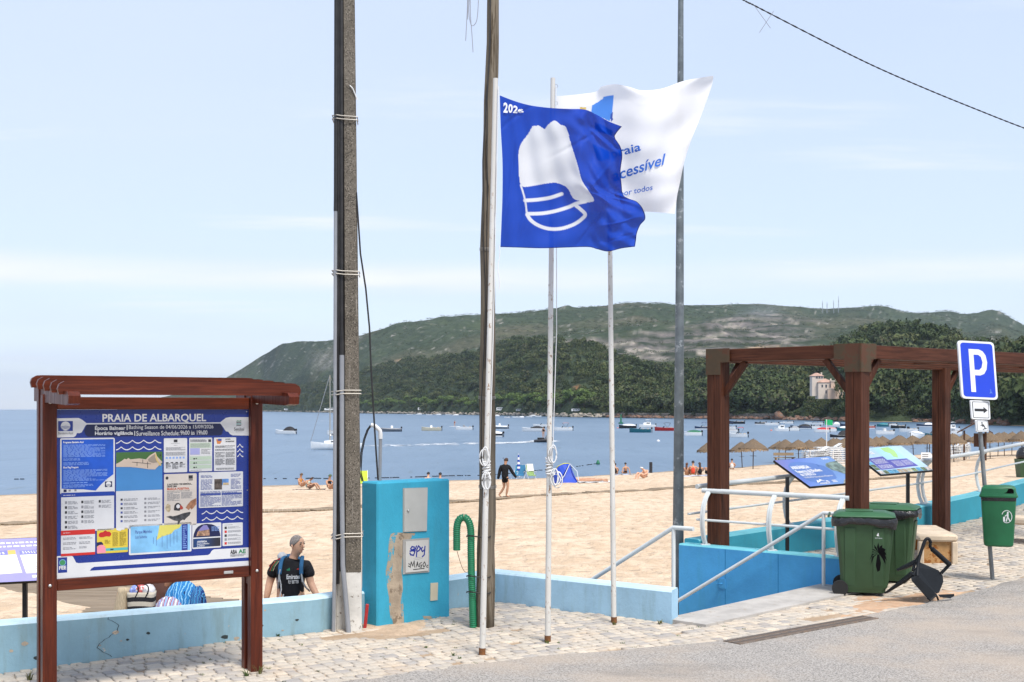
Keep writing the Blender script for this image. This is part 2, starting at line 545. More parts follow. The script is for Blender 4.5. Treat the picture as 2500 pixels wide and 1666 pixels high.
# bedding sheet of the cobbled pavement
xs = np.arange(-9.2, 18.2, .1); ys = np.arange(5, 34.2, .1)
gx, gy = np.meshgrid(xs, ys, indexing='ij')
gzv = np_gz(gx, gy) - .012 + .016 * (fbm(gx * 1.7, gy * 1.7, 3, 3) - .5)
V = np.stack([gx.ravel(), gy.ravel(), gzv.ravel()], 1)
F = grid_faces(len(xs), len(ys))
cxy = V[F].mean(1)
keep = np_in_poly(cxy[:, 0], cxy[:, 1], PAV)
F = F[keep]; used = np.unique(F); remap = -np.ones(len(V), int); remap[used] = np.arange(len(used))
pavement = tag(link('pavement', np_mesh('pavement', V[used], remap[F], BED, True)), kind='structure')
# road
def poly_pts(P, step):
 out = []
 for a, b in zip(P[:-1], P[1:]):
  a = Vector((*a, 0)); b = Vector((*b, 0)); n = max(1, int((b - a).length / step))
  for i in range(n): out.append(a.lerp(b, i / n))
 out.append(Vector((*P[-1], 0)))
 return out
RE = poly_pts(ROAD_EDGE, .12)
V = []; nv = 26
for i, p in enumerate(RE):
 jit = .05 * (vnoise(i * .35, 0., 4) - .5) + .03 * (vnoise(i * 1.1, 5., 4) - .5)
 for j in range(nv):
  d = (j / (nv - 1)) ** 1.6 * 22
  q = p + Vector((.58, -.81, 0)) * (d + jit)
  V.append((q.x, q.y, gz(p.x, p.y) + .006 - .012 * min(1, d / 3)))
road = tag(link('road', np_mesh('road', V, grid_faces(len(RE), nv), ASPH, True)), kind='structure')
# setts
rs = np.random.RandomState(5)
E1 = Vector((.83, .558, 0)).normalized(); E2 = Vector((-E1.y, E1.x, 0))
def sandy(x, y):
 """where blown sand lies over the setts"""
 s = 0
 for (cx, cy, rx, ry) in ((-1.05, 12.9, .75, .30), (-1.7, 12.75, .5, .22), (4.75, 14.95, 1.0, .30), (5.5, 15.35, .9, .28), (3.6, 13.9, .8, .16)):
  dx = (x - cx) * .83 + (y - cy) * .558; dy = -(x - cx) * .558 + (y - cy) * .83
  s = max(s, 1 - math.hypot(dx / rx, dy / ry))
 return s
stones = []
SZ = .124
kerb_n = 3
row = 0; t = -12.0
while t < 30:
 h = SZ * (.88 + .24 * rs.rand())
 s = -14.0 + rs.rand() * SZ
 while s < 42:
  wd = SZ * (.80 + .55 * rs.rand())
  c = E1 * (s + wd / 2) + E2 * (t + h / 2)
  s += wd
  if c.y < 7 or c.y > 29 or not in_poly(c.x, c.y, PAV): continue
  if abs(c.x / c.y) > .455 or (CAMH - gz(c.x, c.y)) / c.y > .236: continue
  sd = sandy(c.x, c.y) + .25 * (float(vnoise(c.x * 2.2, c.y * 2.2, 8)) - .5)
  if sd > .42: continue
  if rs.rand() < .012: continue
  stones.append((c.copy(), wd, h, rs.rand(), sd))
 t += h; row += 1
def stone_geo(c, wd, h, rnd, sd):
 j = lambda a: (rs.rand() - .5) * a
 g = .0048
 cor = []
 for (a, b) in ((-1, -1), (1, -1), (1, 1), (-1, 1)):
  cor.append((a * (wd / 2 - g) + j(.016), b * (h / 2 - g) + j(.016)))
 top = .006 + j(.007) - max(0, sd) * .03
 tx, ty = j(.09), j(.09)
 vs = []; gz0 = gz(c.x, c.y)
 for k, (ins, zz) in enumerate(((0, -.03), (.002, top - .005), (.010, top))):
  for (a, b) in cor:
   aa = a - math.copysign(min(ins, abs(a)), a); bb = b - math.copysign(min(ins, abs(b)), b)
   p = c + E1 * aa + E2 * bb
   vs.append((p.x, p.y, gz0 + zz + (tx * aa + ty * bb if k else 0)))
 fs = []
 for k in range(2):
  for i in range(4):
   i2 = (i + 1) % 4
   fs.append((k * 4 + i, k * 4 + i2, k * 4 + 4 + i2, k * 4 + 4 + i))
 fs.append((8, 9, 10, 11))
 return vs, fs
def onscreen(c):
 px = CX + c.x / c.y * FPX; py = HY + CAMH / c.y * FPX
 return 0 < px < 2500 and py < 1666
vis = sorted([s for s in stones if onscreen(s[0])], key=lambda s: s[0].y)
near = vis[:300]; nid = set(id(s) for s in near)
for s in near:
 vs, fs = stone_geo(*s)
 o0 = Vector(vs[0])
 me = np_mesh('paving_stone', vs, fs, STONE, False, {'tint': [s[3]] * len(vs)})
 link('paving_stone', me, pavement)
V, F, T = [], [], []
for s in stones:
 if id(s) in nid: continue
 vs, fs = stone_geo(*s); b = len(V)
 V += vs; F += [[b + i for i in f] for f in fs]; T += [s[3]] * len(vs)
tag(link('paving_stones', np_mesh('paving_stones', V, F, STONE, False, {'tint': T}), pavement), kind='stuff')
# blown sand and red soil on the pavement
def mound(name, pts, hgt, mat, seed):
 """a low irregular drift: closed outline of ground points"""
 P = [Vector((*p, 0)) for p in pts]; n = len(P)
 c = sum(P, Vector()) / n; V = []; nr = 12; na = 96
 rad = []
 for k in range(na):
  f = k / na * n; i = int(f); q = P[i % n].lerp(P[(i + 1) % n], f - i)
  nz = .88 + .24 * float(vnoise(k / na * 14, seed, 3))
  rad.append(c + (q - c) * nz)
 for k in range(na + 1):
  for r in range(nr + 1):
   q = c.lerp(rad[k % na], r / nr)
   hh = hgt * (1 - (r / nr) ** 2.5) * (.3 + 1.3 * float(vnoise(q.x * 6, q.y * 6, seed)))
   V.append((q.x, q.y, gz(q.x, q.y) - .007 + hh - .012 * (r / nr) ** 4))
 return tag(link(name, np_mesh(name, V, grid_faces(na + 1, nr + 1), mat, True)), kind='structure')
DRIFT = M('drift_sand', (.50, .37, .26), .95, .2, 4, .6, 90, spec=.1, wear=(.38, .28, .2), wthr=.55, wscale=30)
REDSOIL = M('red_soil', (.46, .30, .195), .95, .25, 3, .6, 60, spec=.1, wear=(.46, .34, .24), wthr=.54, wscale=14)
mound('sand_drift', [gp(840, 1541)[:2], gp(905, 1556)[:2], gp(1010, 1548)[:2], gp(1080, 1521)[:2], gp(1075, 1504)[:2], gp(960, 1515)[:2], gp(850, 1524)[:2]], .02, DRIFT, 2)
mound('red_soil_drift', [gp(2060, 1447)[:2], gp(2020, 1512)[:2], gp(2120, 1506)[:2], gp(2260, 1478)[:2], gp(2390, 1447)[:2], gp(2330, 1441)[:2], gp(2200, 1448)[:2]], .018, REDSOIL, 6)
# far shore
SKY2 = [(280, 998), (330, 978), (400, 968), (480, 950), (555, 920), (590, 900), (640, 866), (690, 838), (740, 832), (813, 829), (880, 818), (956, 795), (1010, 784), (1170, 770), (1360, 756), (1490, 746), (1540, 741), (1647, 744), (1750, 744), (1850, 740), (1965, 749), (2020, 754), (2082, 752), (2167, 756), (2230, 767), (2285, 771), (2318, 769), (2360, 773), (2422, 761), (2445, 767), (2500, 802), (2600, 800), (2800, 780), (3200, 800)]
SKY1 = [(280, 999), (555, 985), (640, 965), (722, 941), (807, 924), (882, 903), (956, 877), (1062, 866), (1169, 850), (1211, 834), (1254, 821), (1328, 818), (1413, 823), (1487, 850), (1540, 866), (1615, 887), (1700, 887), (1745, 880), (1800, 885), (1880, 880), (1960, 870), (2020, 850), (2072, 826), (2125, 807), (2189, 791), (2263, 799), (2316, 816), (2340, 835), (2400, 850), (2450, 845), (2500, 838), (2700, 820), (3200, 800)]
SHORE = [(280, 3000), (640, 2525), (760, 1850), (900, 1377), (1180, 1010), (1400, 757), (1560, 690), (1740, 631), (1950, 561), (2060, 489), (2300, 470), (2400, 388), (2500, 361), (2800, 300), (3200, 260)]
D1 = [(280, 150), (640, 260), (900, 350), (1180, 330), (1400, 300), (1600, 260), (1900, 250), (2189, 300), (2500, 230), (3200, 200)]
Y2T = [(280, 3300), (640, 3000), (900, 2300), (1200, 2200), (1500, 2400), (1900, 2500), (2300, 2900), (2500, 3000), (3200, 3000)]
def tabi(q, T): return np.interp(q, [a for a, _ in T], [b for _, b in T])
TREE_H = 8.0
def terr(q, Y):
 """ground height of the far shore along view azimuth q (photo column) at depth Y"""
 q = np.asarray(q, float); Y = np.asarray(Y, float)
 ys = tabi(q, SHORE); y1 = ys + tabi(q, D1); y2 = tabi(q, Y2T); y2 = np.maximum(y2, y1 + 300)
 z1 = CAMH + (HY - tabi(q, SKY1)) * y1 / FPX - TREE_H * np.clip((HY - tabi(q, SKY1)) / 60, 0, 1)
 z1 = np.maximum(z1, 0)
 z2 = CAMH + (HY - tabi(q, SKY2)) * y2 / FPX - 1.5
 z2 = np.maximum(z2, -1)
 x = (q - CX) / FPX * Y
 t1 = np.clip((Y - ys) / (y1 - ys), 0, 1)
 low = -2.2 + np.clip((Y - ys) / 12, 0, 1) * 1.8
 a = low + (z1 - low) * (t1 ** .85 * .75 + .25 * np.sin(t1 * np.pi / 2))
 t2 = np.clip((Y - y1) / (y2 - y1), 0, 1)
 dip = np.minimum(z1 * .22, 14) * np.sin(np.pi * np.clip(t2 * 3.2, 0, 1))
 b = z1 + (z2 - z1) * (t2 * t2 * .35 + .65 * t2 ** 1.15) - dip
 z = np.where(Y < y1, a, b)
 back = np.clip((Y - y2) / 500, 0, 1)
 z = np.where(Y > y2, z2 - z2 * .8 * back, z)
 env = np.clip((Y - ys) / 80, 0, 1) * np.clip(np.abs(Y - y1) / 60, .15, 1) * np.clip(np.abs(Y - y2) / 150, .12, 1)
 z = z + env * (fbm(x * .012, Y * .012, 21, 4) - .5) * 20
 z = z + np.clip((Y - y1) / 400, 0, 1) * env * (fbm(x * .005, Y * .005, 55, 4) - .5) * 70
 z = np.where(Y < ys, -2.2 - (ys - Y) * .2, z)
 return z
qs = np.concatenate([np.linspace(285, 2600, 560), np.linspace(2620, 3200, 30)])
us = np.concatenate([np.linspace(-.06, 0, 3), np.linspace(.01, 1, 70), np.linspace(1.015, 2, 120), [2.1, 2.3, 2.6]])
Q, U = np.meshgrid(qs, us, indexing='ij')
ys_ = tabi(Q, SHORE); y1_ = ys_ + tabi(Q, D1); y2_ = np.maximum(tabi(Q, Y2T), y1_ + 300)
YY = np.where(U <= 1, ys_ + U * (y1_ - ys_), np.where(U <= 2, y1_ + (U - 1) * (y2_ - y1_), y2_ + (U - 2) * 800))
ZZ = terr(Q, YY); XX = (Q - CX) / FPX * YY
n_a = fbm(XX * .02, YY * .02, 71, 5); n_b = fbm(XX * .05, ZZ * .16, 72, 4); n_c = fbm(XX * .006, YY * .006, 73, 3); n_d = fbm(XX * .11, YY * .11, 74, 3)
green = np.stack([.040 + .038 * n_a, .058 + .042 * n_a, .032 + .024 * n_a], -1)
dry = np.array([.13, .115, .075]); rock = np.array([.36, .33, .30]); red = np.array([.40, .19, .10]); quar = np.array([.225, .190, .182])
C = green
def blend(C, f, col): f = np.clip(f, 0, 1)[..., None]; return C * (1 - f) + col * f
far = np.clip(U - 1, 0, 1)
C = blend(C, (n_c - .5) * 2.6 * (U > 1), dry)
C = blend(C, np.clip((n_d - .66) * 9, 0, 1) * np.clip((n_b - .45) * 6, 0, 1) * (U > 1.15) * .9, rock)
elev = (HY - (HY - (ZZ - CAMH) / YY * FPX))     # pixels above the horizon
qm = np.clip((Q - 1210) / 60, 0, 1) * np.clip((2030 - Q) / 140, 0, 1) * (U > 1.1)
qm = qm * np.clip((elev - 112) / 14, 0, 1) * np.clip((np.interp(Q, [1210, 1450, 1600, 1760, 1850, 2030], [165, 178, 196, 225, 240, 226]) - elev) / 12, 0, 1)
terrace = .5 + .5 * np.sin((ZZ + 5 * n_a + (Q - 1600) * .012) * .52)
qf = qm * np.clip((terrace - .26) * 4.0, 0, 1) * np.clip(.55 + (n_b - .35) * 2.0, 0, 1)
C = blend(C, qm * .8, np.array([.045, .055, .035]))
C = blend(C, qf * .9, quar)
C = blend(C, qm * np.clip((n_b - .60) * 8, 0, 1), np.array([.40, .34, .29]))
C = blend(C, qm * np.clip((n_d - .70) * 8, 0, 1) * (Q < 1500), np.array([.46, .24, .14]))
for (q0, e0, rq, re) in ((1470, 130, 28, 14), (1340, 107, 18, 5), (1540, 98, 60, 6), (1820, 120, 60, 5), (985, 118, 22, 5), (1000, 90, 26, 6), (930, 95, 16, 4), (2000, 140, 60, 12), (1880, 150, 60, 4)):
 C = blend(C, (1.1 - np.hypot((Q - q0) / rq, (elev - e0) / re)) * 2 * (U > .9) * (n_d * 1.6), np.array([.50, .33, .21]))
for (q0, e0, rq, re) in ((1410, 45, 14, 12), (1460, 80, 9, 7), (1840, 66, 22, 16), (2465, 60, 34, 16), (1590, 26, 16, 8), (1228, 32, 20, 6), (2480, 40, 50, 30)):
 C = blend(C, (1.15 - np.hypot((Q - q0) / rq, (elev - e0) / re)) * 3, red)
C = blend(C, np.clip((Q - 740) / 40, 0, 1) * np.clip((840 - Q) / 40, 0, 1) * np.clip((elev - 90) / 10, 0, 1) * np.clip((150 - elev) / 20, 0, 1) * .6 * n_d * 1.4, rock)
def m_terrain():
 m, t, b = mat_nodes('hillside_scrub')
 a = t.nodes.new('ShaderNodeAttribute'); a.attribute_name = 'soil'
 v = ncoord(t)
 n = nnoise(t, v, .10, 5, .7); n2 = nnoise(t, v, .03, 4, .6)
 c = nmix(t, nramp(t, n, .38, .62, .15, .8), a.outputs['Color'], nmix(t, 1., a.outputs['Color'], (.42, .48, .44), 'MULTIPLY'))
 c = nmix(t, nramp(t, n2, .5, .7, 0, .35), c, (.075, .095, .04))
 t.links.new(c, b.inputs['Base Color']); b.inputs['Roughness'].default_value = .95
 b.inputs['Specular IOR Level'].default_value = .05
 nbump(t, n, 1.0, 3.0, b)
 return m
V = np.stack([XX.ravel(), YY.ravel(), ZZ.ravel()], 1)
tag(link('hills', np_mesh('hills', V, grid_faces(len(qs), len(us)), m_terrain(), True, {'soil': C.reshape(-1, 3)})), kind='structure')
# woods
def m_leaf(name, cols, fres=.04):
 m, t, b = mat_nodes(name)
 a = t.nodes.new('ShaderNodeAttribute'); a.attribute_name = 'tint'
 oi = t.nodes.new('ShaderNodeObjectInfo')
 f = nmath(t, 'FRACT', nmath(t, 'ADD', a.outputs['Fac'], nmath(t, 'MULTIPLY', oi.outputs['Random'], .73)))
 cr = t.nodes.new('ShaderNodeValToRGB'); e = cr.color_ramp
 e.elements[0].position = 0; e.elements[0].color = (*cols[0], 1)
 e.elements[1].position = 1; e.elements[1].color = (*cols[-1], 1)
 for i, c in enumerate(cols[1:-1]):
  k = e.elements.new((i + 1) / (len(cols) - 1)); k.color = (*c, 1)
 t.links.new(f, cr.inputs[0])
 t.links.new(cr.outputs[0], b.inputs['Base Color'])
 b.inputs['Roughness'].default_value = .8; b.inputs['Specular IOR Level'].default_value = .12
 return m
PINE = m_leaf('pine_foliage', [(.030, .046, .020), (.045, .064, .025), (.064, .084, .031), (.098, .108, .044), (.046, .068, .038), (.088, .080, .048), (.070, .096, .034), (.036, .054, .027)])
BROAD = m_leaf('broadleaf_foliage', [(.085, .135, .032), (.11, .165, .042), (.075, .12, .034), (.13, .18, .055), (.07, .11, .03)])
BARK = M('bark', (.10, .07, .05), .9, .3, 2, .4, 8)
def crown_tris(n, rng, kind):
 """n leaf clumps (triangles) through a crown of unit height and width"""
 P, Nn = [], []
 lobes = [(0, 0, .60, .42)] + [(.26 * math.cos(a), .26 * math.sin(a), .50 + .22 * rng.rand(), .26 + .08 * rng.rand()) for a in rng.rand(6) * 6.283]
 if kind == 1: lobes = [(0, 0, .55, .34), (0, 0, .78, .22), (.1, .05, .35, .36), (-.12, -.08, .3, .34), (.05, -.15, .62, .24)]
 V, F = [], []
 for i in range(n):
  lx, ly, lz, lr = lobes[rng.randint(len(lobes))]
  d = rng.randn(3); d /= np.linalg.norm(d); d[2] = abs(d[2]) * .9 - .25 if rng.rand() < .75 else d[2]
  r = lr * (.72 + .36 * rng.rand())
  c = np.array([lx, ly, lz]) + d * r * np.array([1.05, 1.05, .78])
  s = .040 + .065 * rng.rand()
  nrm = d + rng.randn(3) * .45; nrm /= np.linalg.norm(nrm)
  a = np.cross(nrm, rng.randn(3)); a /= np.linalg.norm(a); b = np.cross(nrm, a)
  k = len(V)
  for th in (0, 2.1, 4.2):
   th += rng.rand() * .8
   V.append(c + (a * math.cos(th) + b * math.sin(th)) * s)
  F.append((k, k + 1, k + 2))
 return np.array(V), np.array(F)
rng = np.random.RandomState(11)
def scatter(name, protos, Q, Y, H, Wd, mat, lift=0.0):
 VV_, FF_, TT_ = [], [], []; off = 0
 x = (Q - CX) / FPX * Y; z = terr(Q, Y)
 for i in range(len(Q)):
  pv, pf = protos[rng.randint(len(protos))]
  a = rng.rand() * 6.283; ca, sa = math.cos(a), math.sin(a)
  px_ = pv[:, 0] * ca - pv[:, 1] * sa; py_ = pv[:, 0] * sa + pv[:, 1] * ca
  VV_.append(np.stack([x[i] + px_ * Wd[i], Y[i] + py_ * Wd[i], z[i] + lift + pv[:, 2] * H[i]], 1))
  FF_.append(pf + off); off += len(pv)
  TT_.append(np.clip(np.repeat(rng.rand() * .8, len(pv)) + np.repeat(rng.rand(len(pf)) * .2, 3), 0, 1))
 return link(name, np_mesh(name, np.concatenate(VV_), np.concatenate(FF_), mat, False, {'tint': np.concatenate(TT_)}))
near_p = [crown_tris(210, rng, 0) for _ in range(6)] + [crown_tris(170, rng, 1) for _ in range(4)]
far_p = [crown_tris(24, rng, 0) for _ in range(5)]
def bare(Q, Y):
 x = (Q - CX) / FPX * Y; e = (terr(Q, Y) - CAMH) / Y * FPX
 k = np.ones(len(Q), bool)
 for (q0, e0, rq, re) in ((1410, 45, 12, 10), (1460, 80, 8, 6), (1840, 66, 18, 12), (2465, 60, 28, 12), (1590, 26, 14, 6), (2026, 30, 58, 62), (2480, 32, 50, 24)):
  k &= np.hypot((Q - q0) / rq, (e - e0) / re) > 1
 return k
def sample(n, q0, q1, u0, u1):
 """points spread evenly over ground area between shore (u=0) and ridge (u=1) or beyond"""
 Qs, Ys = [], []
 while len(Qs) < n:
  q = q0 + (q1 - q0) * rng.rand(4000); u = u0 + (u1 - u0) * rng.rand(4000)
  ys = tabi(q, SHORE); y1 = ys + tabi(q, D1); y2 = np.maximum(tabi(q, Y2T), y1 + 300)
  Y = np.where(u <= 1, ys + u * (y1 - ys), y1 + (u - 1) * (y2 - y1))
  d = np.where(u <= 1, (y1 - ys), (y2 - y1)) * Y
  k = rng.rand(4000) * d.max() < d
  k &= bare(q, Y)
  Qs += list(q[k]); Ys += list(Y[k])
 return np.array(Qs[:n]), np.array(Ys[:n])
q, Y = sample(5600, 620, 2640, .012, 1.06)
q3, Y3 = sample(1700, 1450, 2640, .0, .45)
q, Y = np.concatenate([q, q3]), np.concatenate([Y, Y3])
nq = len(q)
q4 = 1968 + 116 * rng.rand(300); Y4 = tabi(q4, SHORE) + 1 + 70 * rng.rand(300); e4 = (terr(q4, Y4) - CAMH) / Y4 * FPX; k4 = (e4 < 20)
q, Y = np.concatenate([q, q4[k4]]), np.concatenate([Y, Y4[k4]])
hh = (3.2 + 9.0 * rng.rand(len(q)) ** 1.9) * np.where(q > 1650, 1.25, 1.0); hh[nq:] = 2.6 + 1.6 * rng.rand(len(q) - nq); ww = hh * (.62 + .60 * rng.rand(len(q)))
tag(scatter('pine_wood', near_p, q, Y, hh, ww, PINE, -1.0), 'dense dark green pine wood covering the hills across the bay', 'wood', kind='stuff')
q, Y = sample(17000, 420, 2640, 1.02, 1.98)
e = (terr(q, Y) - CAMH) / Y * FPX
k = fbm((q - CX) / FPX * Y * .006, Y * .006, 91, 3) > .30
inq = (q > 1225) & (q < 2010) & (e > 112) & (e < np.interp(q, [1210, 1450, 1600, 1760, 1850, 2030], [165, 178, 196, 225, 240, 226]))
k &= ~inq | ((.5 + .5 * np.sin((terr(q, Y) + 2.5 + (q - 1600) * .012) * .52) < .30) & (rng.rand(len(q)) < .8))
for (q0, e0, rq, re) in ((1470, 130, 24, 12), (1340, 107, 16, 4), (1540, 98, 50, 4), (1820, 120, 50, 4), (985, 118, 20, 4), (1000, 90, 22, 5), (2000, 140, 50, 8)):
 k &= (np.hypot((q - q0) / rq, (e - e0) / re) > 1) | (rng.rand(len(q)) < .3)
q, Y = q[k], Y[k]
e = e[k]; hh = (2.6 + 4.2 * rng.rand(len(q)) ** 1.5) * np.where(Y > 1700, .85, 1.0); ww = hh * (1.3 + .8 * rng.rand(len(q)))
tag(scatter('scrub_wood', far_p, q, Y, hh, ww, PINE, -.8), 'thin pine scrub on the slopes below the quarry', 'wood', kind='stuff')
q = 420 + rng.rand(1500) * 2200; y2 = np.maximum(tabi(q, Y2T), tabi(q, SHORE) + tabi(q, D1) + 300); Y = y2 - 260 * rng.rand(1500) ** 1.5
hh = 2.2 + 3.0 * rng.rand(1500) ** 3; ww = hh * (1.4 + rng.rand(1500))
tag(scatter('ridge_scrub', far_p, q, Y, hh, ww, PINE, -1.2), 'low scrub along the far ridge line', 'scrub', kind='stuff')
# single trees along the far shore
tree_protos = []
for k in range(6):
 pv, pf = crown_tris(520, rng, 1 if k == 5 else 0)
 pv = pv * np.array([1.0, 1.0, 1.0])
 me = np_mesh('crown', pv, pf, PINE if k in (0, 1, 5) else BROAD, False, {'tint': np.repeat(rng.rand(len(pf)) * .5, 3)})
 mbt = MB(); mbt.tube([(0, 0, -.1), (.01, 0, .2), (-.01, .01, .5)], [.035, .028, .012], 6)
 for a in (0.4, 2.4, 4.6):
  mbt.tube([(0, 0, .22), (.12 * math.cos(a), .12 * math.sin(a), .42), (.2 * math.cos(a), .2 * math.sin(a), .55)], [.016, .011, .005], 5)
 tree_protos.append((me, mbt.mesh('trunk', BARK)))
def shore_tree(q, Yd, h, wd, k, label, group):
 x = (q - CX) / FPX * Yd; z = float(terr(np.array([q]), np.array([Yd]))[0])
 o = thing('shore_tree', label, 'tree', (x, Yd, z - .3), rng.rand() * 6.28, group)
 o.scale = (wd, wd, h)
 link('crown', tree_protos[k][0], o); link('trunk', tree_protos[k][1], o)
for i in range(46):
 q = 850 + i * 13.2 + rng.rand() * 9; Yd = tabi(q, SHORE) + 10 + rng.rand() * 16
 h = 7 + 4 * rng.rand()
 shore_tree(q, float(Yd), h, h * (.9 + .3 * rng.rand()), 2 + rng.randint(3), 'bright green broadleaf tree in the row behind the far stone breakwater', 'broadleaf trees behind the breakwater')
for i in range(58):
 q = 1470 + i * 18.2 + rng.rand() * 12; Yd = tabi(q, SHORE) + 9 + rng.rand() * 55
 if 2350 < q and rng.rand() < .5: continue
 if 1965 < q < 2075: continue
 e = (float(terr(np.array([q]), np.array([float(Yd)]))[0]) - CAMH) / Yd * FPX
 h = 6.5 + 5 * rng.rand()
 shore_tree(q, float(Yd), h, h * (.85 + .3 * rng.rand()), [0, 1, 5, 0, 1, 2][rng.randint(6)], 'dark pine leaning over the rocky shore below the wooded hill', 'pines along the rocky far shore')
# walls, stairs, railings
def paint_wall(name, col, wear, stain, thr=.66):
 """old paint on render: patchy tone, chipped spots, dirt rising from the foot"""
 m, t, b = mat_nodes(name)
 v = ncoord(t)
 n1 = nnoise(t, v, 1.1, 6, .62); n2 = nnoise(t, v, 9, 8, .7); n3 = nnoise(t, ncoord(t, 'Object', (4, 4, .6)), 2.0, 6, .65)
 c = nmix(t, nramp(t, n1, .3, .7), tuple(x * .86 for x in col), tuple(min(1, x * 1.1) for x in col))
 c = nmix(t, nramp(t, n3, .48, .72, 0, .48), c, stain)
 vo = t.nodes.new('ShaderNodeTexVoronoi'); vo.inputs['Scale'].default_value = 5.5; vo.inputs['Randomness'].default_value = 1
 t.links.new(v, vo.inputs['Vector'])
 rad = nramp(t, n1, .45, .75, .02, .11)
 spots = nmath(t, 'LESS_THAN', nmath(t, 'ADD', vo.outputs['Distance'], nmath(t, 'MULTIPLY', n2, .05)), rad)
 c = nmix(t, spots, c, tuple(x * .45 for x in stain))
 c = nmix(t, nramp(t, n2, thr, thr + .03), c, wear)
 t.links.new(c, b.inputs['Base Color']); b.inputs['Roughness'].default_value = .78
 b.inputs['Specular IOR Level'].default_value = .25
 nbump(t, nnoise(t, v, 28, 6, .7), .35, .01, b)
 return m
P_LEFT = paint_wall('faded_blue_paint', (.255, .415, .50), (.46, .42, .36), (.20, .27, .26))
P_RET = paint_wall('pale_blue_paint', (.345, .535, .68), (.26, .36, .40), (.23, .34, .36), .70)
P_TOP = paint_wall('pale_wall_top', (.50, .66, .74), (.50, .47, .42), (.36, .42, .42), .70)  # lighter tone for the top faces of the low wall
P_BLUE = paint_wall('bright_blue_paint', (.065, .310, .600), (.05, .24, .46), (.06, .28, .46), .72)
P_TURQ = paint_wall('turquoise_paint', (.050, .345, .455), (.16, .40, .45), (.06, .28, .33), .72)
P_TURQT = paint_wall('pale_turquoise_top', (.155, .475, .545), (.25, .42, .45), (.12, .38, .43), .72)  # lighter turquoise for the upper faces
CONC = M('grey_concrete', (.42, .395, .365), .9, .14, 3, .4, 60, spec=.15, wear=(.33, .28, .23), wthr=.6, wscale=9)
RAIL = M('grey_rail_paint', (.58, .61, .61), .42, .06, 4, spec=.4, wear=(.36, .35, .33), wthr=.70, wscale=20)
RUST = (.26, .12, .05)
def offset_path(P, d):
 """left-hand offset with mitres"""
 out = []
 for i, p in enumerate(P):
  a = (P[i] - P[i - 1]).normalized() if i else None
  b = (P[i + 1] - P[i]).normalized() if i < len(P) - 1 else None
  t = (a + b).normalized() if a is not None and b is not None else (a if a is not None else b)
  n = Vector((-t.y, t.x, 0))
  k = 1.0
  if a is not None and b is not None: k = 1 / max(.3, n.dot(Vector((-a.y, a.x, 0))))
  out.append(p + n * d * k)
 return out
def wall_mesh(P, thick, zt, zb, i0=0, i1=None, ch=.022, lip=0.0):
 """wall of the path P[i0..i1]; zt, zb lists of top and foot heights"""
 i1 = len(P) - 1 if i1 is None else i1
 offs = {d: offset_path(P, d) for d in (0, ch, thick - ch, thick, -lip)}
 mb = MB(); rings = []
 for i in range(i0, i1 + 1):
  def q(d, z): v = offs[d][i]; return (v.x, v.y, z)
  rings.append([q(0, zb[i]), q(0, zt[i] - ch), q(ch, zt[i]), q(thick - ch, zt[i]), q(thick, zt[i] - ch), q(thick, zb[i])])
 n = 6
 for r in rings: mb.v += [Vector(p) for p in r]
 for i in range(len(rings) - 1):
  for k in range(n):
   k2 = (k + 1) % n
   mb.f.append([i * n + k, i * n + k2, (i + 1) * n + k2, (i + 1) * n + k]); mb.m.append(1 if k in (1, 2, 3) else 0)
 mb.f.append(list(range(n))[::-1]); mb.m.append(0)
 mb.f.append([(len(rings) - 1) * n + k for k in range(n)]); mb.m.append(0)
 return mb
def dense(P, step=.5):
 out = []
 for a, b in zip(P[:-1], P[1:]):
  n = max(1, int((b - a).length / step))
  out += [a.lerp(b, i / n) for i in range(n)]
 return out + [P[-1]]
PL = [Vector((x, y, 0)) for x, y in WALL_A] + [C_END + Vector((-.06, .05, 0)), C_END + Vector((.02, .04, 0))]
k_cor = len(WALL_A) - 1
zt = [.36] * len(PL); zb = [-1.1] * len(PL)
lw = thing('low_wall', 'low faded pale blue concrete wall between the pavement and the beach', 'wall', (0, 0, 0))
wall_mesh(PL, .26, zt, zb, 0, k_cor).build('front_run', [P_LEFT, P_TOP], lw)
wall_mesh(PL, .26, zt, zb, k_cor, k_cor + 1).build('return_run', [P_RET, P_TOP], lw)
CRK = flat('crack_dark', (.05, .06, .06), .95, .05); PATCH = M('bare_render', (.42, .35, .27), .95, .25, 12, .5, 60)  # dark tone of the crack line and some chips
def on_left_wall(s, z):
 """front face of the left run: s metres from the second path point"""
 a, b = PL[1], PL[2]; d = (b - a).normalized(); p = a + d * s + Vector((d.y, -d.x, 0)) * .002
 return Vector((p.x, p.y, z))
def crack(pts, wd):
 mb = MB()
 for (s0, z0), (s1, z1) in zip(pts[:-1], pts[1:]):
  mb.quad(on_left_wall(s0 - wd, z0), on_left_wall(s0 + wd, z0), on_left_wall(s1 + wd * .8, z1), on_left_wall(s1 - wd * .8, z1))
 return mb
rr = random.Random(3)
pts = [(.98, .335)]
for i in range(22):
 pts.append((.98 + .10 * math.sin(i * .32) + rr.uniform(-.012, .012), .335 - (i + 1) * .0175))
crack(pts, .0035).build('crack', CRK, lw)
for k in range(16):
 s = rr.uniform(-.3, 2.9); z = rr.choice([rr.uniform(-.05, .1), rr.uniform(.0, .32)])
 r = rr.uniform(.008, .03); mb = MB()
 ring = [on_left_wall(s + r * 1.6 * math.cos(a) * rr.uniform(.6, 1.1), z + r * math.sin(a) * rr.uniform(.6, 1.1)) for a in [i * .785 for i in range(8)]]
 mb.add(ring, [tuple(range(8))]); mb.build('chip', PATCH if rr.random() < .5 else CRK, lw)
